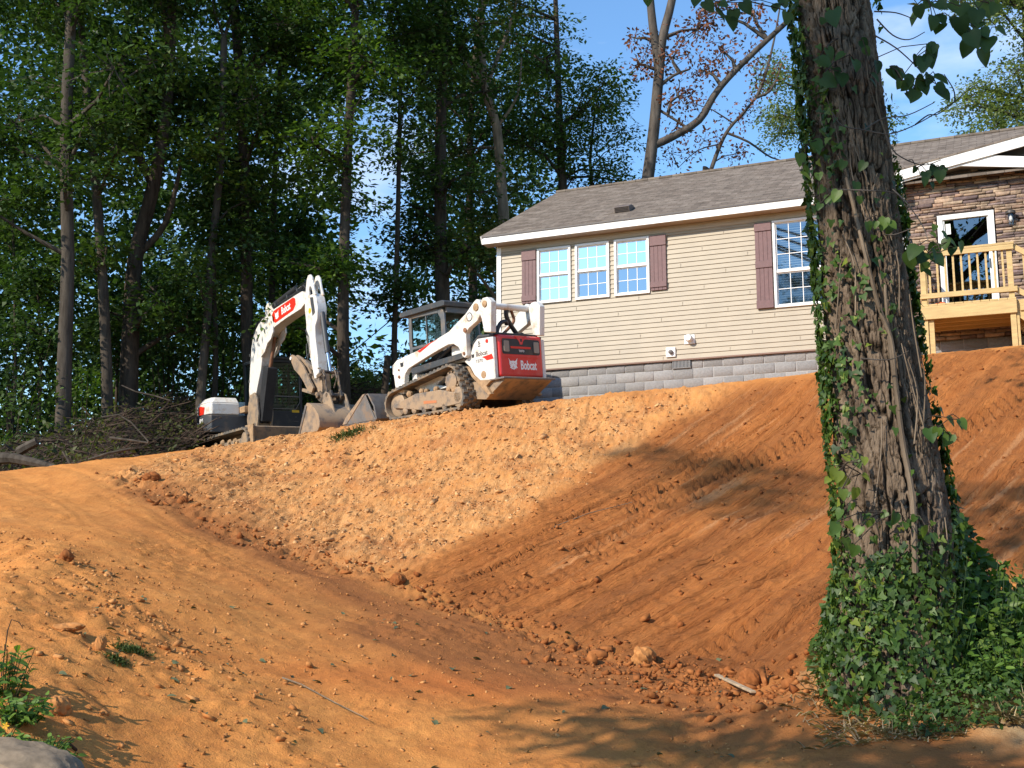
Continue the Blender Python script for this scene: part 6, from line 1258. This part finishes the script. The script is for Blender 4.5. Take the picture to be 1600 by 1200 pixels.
# fallen leaves lying about
def scatter_leaves(n, fn, size, mt, label, name):
    C_ = np.array([fn() for _ in range(n)]); C_[:, 2] = sample_grid(Z, C_[:, 0], C_[:, 1])+.012; D = RNG.normal(size=(n, 3)); D[:, 2] *= .2; Nn = np.array([0, 0, 1.0])+RNG.normal(size=(n, 3))*.3
    V_, F_, k = shaped_leaves(HEART, C_, D, Nn, size*(.5+RNG.random(n)), .3, .3); tag(link(name, np_mesh(name, V_, F_, mt, False, dict(lf=np.repeat(RNG.random(n), k)))), label, 'fallen leaves', kind='stuff')
M['dead_leaf'] = leaf_mat('dead_leaves', (.12, .07, .035), (.34, .23, .12), .15, .7)
scatter_leaves(420, rim, .05, M['dead_leaf'], 'brown dead leaves lying on the rim of the tree mound', 'fallen_leaves')
def road_pt():
    while True:
        px, py = rnd.uniform(80, 1150), rnd.uniform(880, 1195); p = at(px, py, np.interp(py, [880, 1000, 1100, 1195], [12, 10, 8.7, 7.5])); return (p[0], p[1], 0)
scatter_leaves(90, road_pt, .045, leaf_mat('grey_green_leaves', (.06, .075, .04), (.13, .15, .07), .1, .8), 'small torn grey green leaves strewn over the dirt track', 'fallen_leaves')
# ------------------------------------------------------------------ stones, clods, sticks
ICO = None
def ico():
    bm = bmesh.new(); bmesh.ops.create_icosphere(bm, subdivisions=1, radius=1); v = np.array([q.co[:] for q in bm.verts]); f = np.array([[x.index for x in q.verts] for q in bm.faces]); bm.free(); return v, f
IV, IF = ico(); CV = np.array([(x, y, z) for x in (-.75, .75) for y in (-.75, .75) for z in (-.75, .75)]); CF = np.array([(0, 1, 3), (0, 3, 2), (4, 6, 7), (4, 7, 5), (0, 4, 5), (0, 5, 1), (2, 3, 7), (2, 7, 6), (0, 2, 6), (0, 6, 4), (1, 5, 7), (1, 7, 3)])
def pebbles(n, fn, size, mt, label, name, dirv=None, flat=.45, sink=.25, kind='stuff', cat='stones'):
    C_ = np.array([fn() for _ in range(n)]); C_[:, 2] = sample_grid(Z, C_[:, 0], C_[:, 1])
    s = size*np.exp(RNG.normal(size=n)*.5); S = np.stack([s*1.5*(.7+.6*RNG.random(n)), s*(.6+.5*RNG.random(n)), s*flat*(.7+.6*RNG.random(n))], 1)
    base_a = math.atan2(dirv[1], dirv[0]) if dirv is not None else 0
    a = base_a+RNG.normal(size=n)*(.35 if dirv is not None else 3); ca, sa = np.cos(a), np.sin(a)
    IV, IF = CV, CF
    v = IV[None]*(1+RNG.normal(size=(n, len(CV), 3))*.28)*S[:, None]; tl = RNG.normal(size=(n, 1))*.35; v[..., 2] = v[..., 2]+v[..., 0]*tl+v[..., 1]*RNG.normal(size=(n, 1))*.3
    x = v[..., 0]*ca[:, None]-v[..., 1]*sa[:, None]; y = v[..., 0]*sa[:, None]+v[..., 1]*ca[:, None]
    V_ = np.stack([x+C_[:, :1], y+C_[:, 1:2], v[..., 2]+C_[:, 2:3]+(S[:, 2:3]*(1-2*sink))], -1).reshape(-1, 3)
    F_ = (IF[None]+np.arange(n)[:, None, None]*len(IV)).reshape(-1, 3)
    o = link(name, np_mesh(name, V_, F_, mt, False, dict(lf=np.repeat(RNG.random(n), len(IV))))); tag(o, label, cat, kind=kind); return o
def stone_mat(name, c1, c2):
    m = bpy.data.materials.new(name); m.use_nodes = True; nt = m.node_tree; N = nt.nodes; L = nt.links; p = N['Principled BSDF']; p.inputs['Roughness'].default_value = .95; p.inputs['Specular IOR Level'].default_value = .15
    a = N.new('ShaderNodeAttribute'); a.attribute_name = 'lf'; mx = N.new('ShaderNodeMix'); mx.data_type = 'RGBA'; mx.inputs[6].default_value = (*c1, 1); mx.inputs[7].default_value = (*c2, 1); L.new(a.outputs['Fac'], mx.inputs[0])
    tc = N.new('ShaderNodeTexCoord'); n = N.new('ShaderNodeTexNoise'); n.inputs['Scale'].default_value = 18; n.inputs['Detail'].default_value = 5; L.new(tc.outputs['Object'], n.inputs[0]); r = N.new('ShaderNodeMapRange'); r.inputs[1].default_value = .3; r.inputs[2].default_value = .7; r.inputs[3].default_value = .75; r.inputs[4].default_value = 1.2; L.new(n.outputs[0], r.inputs[0])
    s = N.new('ShaderNodeVectorMath'); s.operation = 'SCALE'; L.new(mx.outputs[2], s.inputs[0]); L.new(r.outputs[0], s.inputs['Scale']); L.new(s.outputs[0], p.inputs['Base Color'])
    b = N.new('ShaderNodeBump'); b.inputs['Strength'].default_value = .7; b.inputs['Distance'].default_value = .01; L.new(n.outputs[0], b.inputs['Height']); L.new(b.outputs[0], p.inputs['Normal']); return m
M['shale'] = stone_mat('yellow_shale', (.42, .18, .06), (.62, .37, .17)); M['clod'] = stone_mat('clay_clods', (.36, .14, .04), (.52, .26, .095)); M['clod_red'] = stone_mat('dark_clay_clods', (.22, .07, .02), (.34, .13, .04))
def in_mask(A, lo=.5, box_=(-7, 5.5, 12, 23)):
    def f():
        while True:
            x = rnd.uniform(box_[0], box_[1]); y = rnd.uniform(box_[2], box_[3])
            if float(sample_grid(A, np.array([x]), np.array([y]))[0]) > lo*rnd.uniform(.6, 1.6): return (x, y, 0)
    return f
def along(pts, sg):
    W = [at(*q) for q in pts]; 
    def f():
        i = rnd.randrange(len(W)-1); t = rnd.random(); p = W[i]+(W[i+1]-W[i])*t; return (p[0]+rnd.gauss(0, sg), p[1]+rnd.gauss(0, sg), 0)
    return f
pebbles(6500, in_mask(LF), .0105, M['shale'], 'broken yellow shale chips covering the lighter left slope', 'shale_chips', dirv, .4)
pebbles(300, in_mask(LF), .020, M['shale'], 'larger slabs of yellow shale sticking out of the left slope', 'shale_slabs', dirv, .35)
pebbles(1000, along(toe, .2), .012, M['clod_red'], 'crumbled clay clods heaped along the foot of the slopes', 'clay_clods', None, .75)
pebbles(600, along([(-60, 840, 13), (70, 862, 11.6), (130, 905, 10.6), (190, 950, 9.8), (250, 1000, 9.15), (330, 1060, 8.4), (450, 1180, 7.3)], .3), .009, M['clod'], 'crumbled clay clods along the left shoulder of the track', 'clay_clods', None, .75)
pebbles(2200, in_mask(ROAD*core, .6, (-6, 3.4, 6.6, 14)), .0055, M['clod'], 'small clay crumbs scattered over the dirt track', 'clay_crumbs', None, .7)
pebbles(700, in_mask(BANK, .5, (-6, -1, 5.5, 12)), .007, M['clod'], 'clay crumbs on the bank left of the track', 'clay_crumbs', None, .7)
pebbles(900, in_mask(RF, .5, (-2, 8, 9.5, 19)), .012, M['clod_red'], 'small clay crumbs on the smooth red slope', 'clay_crumbs', None, .7)
pebbles(500, along([(880, 1040, 11), (1000, 1062, 10), (1150, 1095, 9.2), (1300, 1130, 8.2)], .3), .012, M['clod_red'], 'loose dark clods below the tree mound', 'clay_clods', None, .75)
def boulder(name, label, px, py, Y, size, mt, cat='clod', sc=(1, 1, 1), seed=1, rot=0, dz=0, sub=4, group=None):
    p = at(px, py, Y); g = gz(p[0], p[1]); bm = bmesh.new(); bmesh.ops.create_icosphere(bm, subdivisions=sub, radius=1); v = np.array([q.co[:] for q in bm.verts])
    d = 1+.3*fbm(v[:, 0]*1.6+seed*7+v[:, 2]*1.3, v[:, 1]*1.6-v[:, 2]*1.1, 4, seed)+.14*fbm(v[:, 0]*5+v[:, 2]*4, v[:, 1]*5+seed, 4, seed+9)
    for q, k in zip(bm.verts, d): q.co = q.co*float(k)*size; q.co.x *= sc[0]; q.co.y *= sc[1]; q.co.z *= sc[2]
    me = bpy.data.meshes.new(name); bm.to_mesh(me); bm.free(); a = me.attributes.new('lf', 'FLOAT', 'POINT'); a.data.foreach_set('value', np.full(len(me.vertices), .4, np.float32)); me.materials.append(mt); me.polygons.foreach_set('use_smooth', [True]*len(me.polygons)); me.set_sharp_from_angle(angle=R(25))
    o = link(name, me); o.location = (p[0], p[1], g+size*sc[2]*.45+dz); o.rotation_euler = (0, 0, rot); return tag(o, label, cat, group)
boulder('clay_clod', 'largest rough clay clod at the foot of the red slope casting a shadow', 1006, 1036, 10.65, .105, M['clod'], seed=3)
boulder('clay_clod', 'pointed clay clod beside the small green tuft on the left bank', 156, 1030, 8.25, .055, M['clod'], sc=(.7, .7, 1.2), seed=5)
boulder('clay_clod', 'flat half buried clay lump above the pointed clod on the left bank', 105, 1016, 8.5, .07, M['clod'], sc=(1.5, .8, .45), seed=6)
boulder('clay_clod', 'round clay lump right beside the weeds in the bottom left corner', 86, 1130, 6.9, .075, M['clod'], seed=8)
boulder('clay_clod', 'dark clay clod where the track meets the far end of the left slope', 236, 748, 18.2, .11, M['clod_red'], sc=(1.2, 1, .8), seed=11)
boulder('clay_clod', 'second dark clod at the slope foot, just below the far one', 286, 768, 17.2, .08, M['clod_red'], seed=12)
boulder('clay_clod', 'dark clod at the crown of the track left shoulder', 104, 876, 11.0, .065, M['clod_red'], seed=14)
boulder('clay_clod', 'clod lying where the two slopes meet the track', 622, 898, 13.4, .085, M['clod_red'], seed=15)
boulder('clay_clod', 'clod beside the wooden stake below the tree mound', 1172, 1072, 9.6, .09, M['clod_red'], seed=17)
boulder('flat_rock', 'weathered flat grey rock in the bottom left corner', 6, 1188, 5.9, .36, stone_mat('grey_rock', (.21, .155, .10), (.30, .235, .16)), 'rock', (1.15, .8, .4), 21, -.5, -.05)
def stick(name, label, cat, pts, r0, r1, mt, group=None, kind=None, n=7):
    o3 = Vector(pts[0]); b = MB(); b.tube([Vector(p)-o3 for p in pts], [r0+(r1-r0)*i/(len(pts)-1) for i in range(len(pts))], n); o = b.build(name, mt); o.location = o3; return tag(o, label, cat, group, kind)
def gat(px, py, Y, h=0): p = at(px, py, Y); return (p[0], p[1], gz(p[0], p[1])+h)
# stake
a = Vector(gat(1120, 1066, 10.0, .05)); c = Vector(gat(1178, 1101, 9.1, .035)); b = MB(); b.bar((0, 0, 0), c-a, .045, .018); o = b.build('wooden_stake', mat('weathered_wood', (.36, .27, .17), .9, var=.3, vscale=20), bevel=.004); o.location = a; tag(o, 'flat weathered wooden stake lying below the tree mound', 'stake')
stick('twig', 'long thin pale twig lying across the track in the foreground', 'twig', [gat(440, 1100, 8.9, .02), gat(470, 1108, 8.8, .03), (gat(520, 1118, 8.6, .02)), gat(575, 1140, 8.3, .02)], .006, .003, M['bark_light'])
stick('twig', 'thin pale twig lying over the furrows of the red slope', 'twig', [gat(866, 808, 15.0, .03), gat(920, 802, 15.2, .05), gat(988, 792, 15.4, .03)], .008, .004, M['bark_light'])
stick('root', 'dark curved root poking out of the dirt beside the bottom left weeds', 'root', [gat(88, 1204, 6.2, .0), gat(94, 1192, 6.3, .05), gat(106, 1187, 6.4, .06), gat(118, 1186, 6.5, .02)], .012, .009, M['bark_dark'])
stick('utility_cable', 'thin dark cable crossing the gap of sky between the trees', 'cable', [at(430, 640, 36), at(548, 552, 35), at(605, 505, 34), at(720, 405, 33)], .016, .016, M['black'])
# weeds in the bottom left corner
def weed(label, cx_, cy_, Y, n, hgt, rad, size, mt=M['vine_leaf']):
    p = at(cx_, cy_, Y); g = gz(p[0], p[1]); root = empty('weed', (p[0], p[1], g), label=label, cat='weed'); PP = []; DD = []; b = MB()
    for k in range(n):
        a = rnd.uniform(0, 6.28); q = rad*rnd.random()**.5; base = Vector((math.cos(a)*q*.5, math.sin(a)*q*.5, 0)); tip = Vector((math.cos(a)*q, math.sin(a)*q, hgt*rnd.uniform(.4, 1)))
        b.tube([base, (base+tip)/2+Vector((0, 0, .02)), tip], [.003, .0025, .002], 4, cap=False)
        for j in range(6): t = (j+1)/6; c_ = base.lerp(tip, t); PP.append(np.array(c_)); aa = rnd.uniform(0, 6.28); DD.append([math.cos(aa), math.sin(aa), rnd.uniform(-.4, .3)])
    b.build('stem', M['leaf_mid'], root, smooth=False); PP = np.array(PP); DD = np.array(DD); NN = np.array([0, -.35, 1.0])+RNG.normal(size=PP.shape)*.35
    V_, F_, k = shaped_leaves(np.array([(0, 0), (-.16, .2), (-.2, .45), (-.12, .75), (0, 1), (.12, .75), (.2, .45), (.16, .2)]), PP, DD, NN, size*(.5+.8*RNG.random(len(PP))), .2, .25)
    link('leaves', np_mesh('leaves', V_, F_, mt, False, dict(lf=np.repeat(RNG.random(len(PP)), k))), root); return root
wm = leaf_mat('weed_leaves', (.06, .13, .02), (.16, .27, .04), .4, .5)
weed('tall green weed at the left edge below the dirt bank', 8, 1060, 6.9, 26, .30, .16, .075, wm)
weed('bushy green weed in the middle of the bottom left weeds', 30, 1120, 6.5, 40, .16, .2, .065, wm)
weed('low leafy weed beside the flat grey rock', 72, 1165, 6.25, 34, .12, .17, .05, wm)
weed('small weed tuft at the bottom edge right of the flat rock', 95, 1192, 6.15, 18, .10, .1, .05, wm)
weed('weed at the left edge just above the flat grey rock', 4, 1130, 6.2, 22, .14, .14, .06, wm)
stick('dry_stem', 'bare dry weed stem rising above the weeds at the left edge', 'stem', [gat(5, 1015, 7.2, 0), at(12, 985, 7.2), at(18, 968, 7.2), at(30, 972, 7.2), at(36, 982, 7.2)], .004, .002, M['bark_dark'])
weed('leafy shoot rising from the ivy in front of the big trunk', 1365, 1060, 8.0, 22, .75, .22, .07, wm)
weed('leafy shoot rising from the ivy right of the big trunk', 1470, 1060, 8.0, 30, .85, .3, .07, wm)
weed('leafy plant at the right side of the ivy mound', 1545, 1040, 8.1, 30, .7, .3, .08, M['vine_leaf'])
weed('low leafy plant in the ivy near the right picture edge', 1580, 1080, 7.7, 26, .35, .25, .06, wm)
b = MB()
for k in range(5): a = k*1.256; b.add([(0, 0, 0), (.012*math.cos(a-.4), -.003, .012*math.sin(a-.4)), (.022*math.cos(a), -.002, .022*math.sin(a)), (.012*math.cos(a+.4), -.003, .012*math.sin(a+.4))], [(0, 1, 2, 3)])
o = b.build('yellow_flower', M['yellow']); o.location = at(9, 1134, 6.05); tag(o, 'single small yellow flower among the bottom left weeds', 'flower')
mg = leaf_mat('moss_green', (.05, .08, .02), (.12, .16, .05), .2, .8)
def tuft(px, py, Y, s): 
    p = at(px, py, Y)
    return lambda: (p[0]+rnd.gauss(0, s), p[1]+rnd.gauss(0, s*.8), 0)
blades(420, tuft(205, 1025, 8.5, .06), .045, .004, mg, 'small patch of moss green grass beside the pointed clod', 'grass', 'grass', .5)
blades(220, tuft(180, 1045, 8.1, .045), .04, .004, mg, 'smaller moss green grass patch below the first one', 'grass', 'grass', .5)
blades(260, tuft(545, 676, 21.0, .16), .12, .008, mg, 'thin green grass growing at the bank edge under the loader bucket', 'grass', 'grass', .4)
# ------------------------------------------------------------------ brush piles
def brush(label, xs, ytop, ybot, Y0, Y1, n, nleaf, name='brush_pile', push=lambda x: 0):
    b = MB(); C_ = []
    for k in range(n):
        px = rnd.uniform(xs[0], xs[1]); t = rnd.random()**.8; py = ytop(px)+(ybot(px)-ytop(px))*t; Y = Y1+(Y0-Y1)*t+rnd.uniform(-.4, .4)+push(px)
        c_ = Vector(at(px, py, Y)); l = rnd.uniform(.3, 1.5)*(1.5 if rnd.random() < .1 else 1); a = rnd.gauss(0, .6); el = rnd.gauss(.22, .28)
        d = Vector((math.cos(a)*math.cos(el), math.sin(a)*math.cos(el), math.sin(el))); r = rnd.choice([.005, .006, .007, .008, .01, .012, .02, .03]); w_ = Vector(RNG.normal(size=3))*.06*l
        b.tube([c_-d*l/2, c_+w_, c_+d*l/2+Vector(RNG.normal(size=3))*.05], [r, r*.8, r*.4], 5, cap=False); 
        if rnd.random() < nleaf: C_.append(np.array(c_)+RNG.normal(size=3)*.15)
    # earth and rotten wood filling the heap
    me_mat = mat('brush_wood', (.062, .040, .026), .95, var=.55, vscale=1.5)
    o = b.build(name, me_mat, smooth=False); tag(o, label, 'brush pile', kind='stuff')
    V_, F_, lf = spray_leaves(np.array(C_), .3, 9, .11, flat=.4); o = link('brush_leaves', np_mesh('brush_leaves', V_, F_, M['leaf_olive'], False, dict(lf=lf))); tag(o, 'wilting leaves still hanging in the '+label.split(' cleared')[0], 'wilted leaves', kind='stuff')
ytop = lambda x: float(np.interp(x, [-40, 0, 60, 120, 180, 250, 310, 345], [712, 705, 690, 668, 645, 622, 612, 640])); ybot = lambda x: float(np.interp(x, [-40, 150, 240, 330], [752, 752, 738, 660]))
def heap(name, label, pts, Yf, Yb):
    """rounded mound of dark earth and rotting wood under the sticks"""
    n = len(pts); Vv = []; Ff = []; m_ = 9
    for i, (px, yt, yb) in enumerate(pts):
        for j in range(m_): t = j/(m_-1); py = yb+(yt-yb)*math.sin(t*math.pi/2); Y = Yf+(Yb-Yf)*(1-math.cos(t*math.pi/2))+6.0*max(0, (px-150)/180); p = at(px, py+6, Y+.5); p = p+RNG.normal(size=3)*.04; Vv.append(p)
        q = at(px, yb+6, Yb+2.5+6.0*max(0, (px-150)/180)); q[2] -= .6; Vv.append(q)
    for i in range(n-1):
        for j in range(m_): Ff.append((i*(m_+1)+j, (i+1)*(m_+1)+j, (i+1)*(m_+1)+j+1, i*(m_+1)+j+1))
    o = link(name, np_mesh(name, Vv, Ff, mat('rotting_litter', (.045, .032, .02), .95, var=.5, vscale=2, bump=1, bscale=12), True)); tag(o, label, 'litter', kind='stuff')
xs_ = list(range(-60, 350, 18)); heap('forest_litter', 'dark rotting litter under the sticks of the left brush pile', [(x, ytop(x)+14, 775) for x in xs_], 23.5, 26)
brush('large tangled pile of cleared branches behind the far end of the track', (-40, 306), ytop, ybot, 23.2, 26.5, 2400, .35, push=lambda x: 6.0*max(0, (x-150)/180))
brush('smaller grey heap of cleared branches behind the loader bucket', (500, 625), lambda x: float(np.interp(x, [500, 545, 590, 625], [612, 596, 600, 618])), lambda x: 668, 30.8, 32.5, 520, .08)
GLg = 'logs and branches in the left brush pile'
stick('log', 'thick pale grey log at the left edge at the bottom of the brush pile', 'log', [at(-30, 716, 22.6), at(20, 716, 22.5), at(60, 724, 22.3), at(100, 736, 22.1)], .13, .06, M['bark_grey'])
stick('log', 'short grey stump end standing up above the pale log', 'log', [at(30, 705, 23.4), at(44, 697, 23.3), at(58, 690, 23.3)], .10, .09, M['bark_grey'])
stick('branch', 'pale barked branch forking in the lower middle of the brush pile', 'branch', [at(138, 718, 22.9), at(170, 708, 22.9), at(205, 701, 23)], .025, .03, M['bark_grey'])
stick('branch', 'long grey branch arching out of the top of the brush pile', 'branch', [at(190, 602, 26), at(212, 612, 26), at(240, 618, 26), at(266, 626, 26)], .015, .02, M['bark_grey'])
stick('branch', 'orange brown split branch near the centre of the brush pile', 'branch', [at(160, 652, 25), at(185, 648, 25), at(205, 660, 25), at(232, 690, 24.8)], .022, .015, M['bark_grey'])
stick('branch', 'dark curved branch standing at the foot of the brush pile', 'branch', [at(98, 706, 23), at(108, 722, 22.8), at(114, 738, 22.6)], .02, .03, M['bark_dark'])
stick('branch', 'straight light branch lying across the middle of the brush pile', 'branch', [at(172, 684, 23.6), at(205, 688, 23.5), at(232, 692, 23.4)], .028, .02, M['bark_grey'])
# ------------------------------------------------------------------ trees standing left of and behind the camera; they shade the woods and the lower right
def shade_tree(x, y, h, R_, label, nb=16, k=26, zlo=.35, leaves='leaf_mid'):
    g = gz(x, y); root = empty('tree', (x, y, g), label=label, cat='tree'); b = MB(); b.tube([(0, 0, -.1), (.1, 0, h*.4), (0, .1, h*.9)], [.22, .16, .05], 9); Cs = []
    for i in range(nb):
        a = rnd.uniform(0, 6.28); q = R_*rnd.random()**.5; c = Vector((math.cos(a)*q, math.sin(a)*q, h*rnd.uniform(zlo, 1))); b.tube([(0, 0, c.z*.75), c*.5+Vector((0, 0, c.z*.4)), c], [.06, .04, .02], 5); Cs.append(np.array(c)+unit(k)*(RNG.random((k, 1))**.4)*1.2)
    b.build('trunk', M['bark_dark'], root); V_, F_, lf = spray_leaves(np.concatenate(Cs), .5, 22, .2); link('crown', np_mesh('crown', V_, F_, M[leaves], False, dict(lf=lf)), root)
L_ = Vector((-math.sin(SUN_AZ), -math.cos(SUN_AZ), 0)); Q_ = Vector((-math.cos(SUN_AZ), math.sin(SUN_AZ), 0))
sides_ = ['nearest to the brush pile', 'second from the brush pile', 'third from the brush pile', 'fourth from the brush pile', 'farthest from the brush pile', 'standing well apart']
for i, (q, w, h, r) in enumerate([(32, 8, 15, 2.2), (35, 6, 17, 3), (38, 8, 17, 3), (42, 5, 18, 3.4), (47, 8, 18, 3.5), (36, 14, 18, 3)]):
    p = Q_*q+L_*w; shade_tree(p.x, p.y, h, r, 'shade tree outside the left picture edge, '+sides_[i], zlo=.2, nb=11)
def bough_tree(q, w, h, blobs, label):
    p = Q_*q+L_*w; g = gz(p.x, p.y); root = empty('tree', (p.x, p.y, g), label=label, cat='tree'); b = MB(); b.tube([(0, 0, -.1), (.1, 0, h*.4), (0, .1, h*.9)], [.22, .17, .06], 10); Cs = []
    for q2, w2, z, r, k in blobs:
        c = Q_*q2+L_*w2-Vector((p.x, p.y, 0)); c = Vector((c.x, c.y, z-g)); s0 = Vector((0, 0, max(2, c.z-2.5))); b.tube([s0, (s0+c)/2+Vector((0, 0, .3)), c], [.07, .05, .02], 6); Cs.append(np.array(c)+unit(k)*(RNG.random((k, 1))**.4)*r*np.array([1, 1, .35]))
    b.build('trunk', M['bark_dark'], root); V_, F_, lf = spray_leaves(np.concatenate(Cs), .45, 22, .17); link('crown', np_mesh('crown', V_, F_, M['leaf_mid'], False, dict(lf=lf)), root)
bough_tree(.8, 6, 15, [(4.6, 5, 7.7, .8, 26), (5.5, 5.2, 7.7, .6, 18), (3.8, 5, 7.5, .9, 30), (6.4, 5, 7.6, .5, 8), (5.2, 5, 12.3, 1.2, 40), (4.9, 5, 13.5, 1.2, 34), (3.6, 6, 13.6, 1.4, 30), (2, 5, 13, 1.4, 26), (1, 7, 14.5, 1.5, 26), (6.3, 5, 13.4, .9, 14)], 'tree left of the camera whose low bough shades the lower right track')
bough_tree(1.5, 12, 21, [(10.6, 12, 18.4, 1.0, 20), (9.6, 12.5, 18.2, .8, 12), (11.6, 11.6, 18.9, .7, 12), (12.8, 12, 19.4, .5, 7), (1.5, 12, 20, 2, 30), (3, 13, 21, 1.8, 26), (4.8, 12, 20.6, 1.4, 20)], 'tall tree behind the camera whose long limb dapples the red slope')
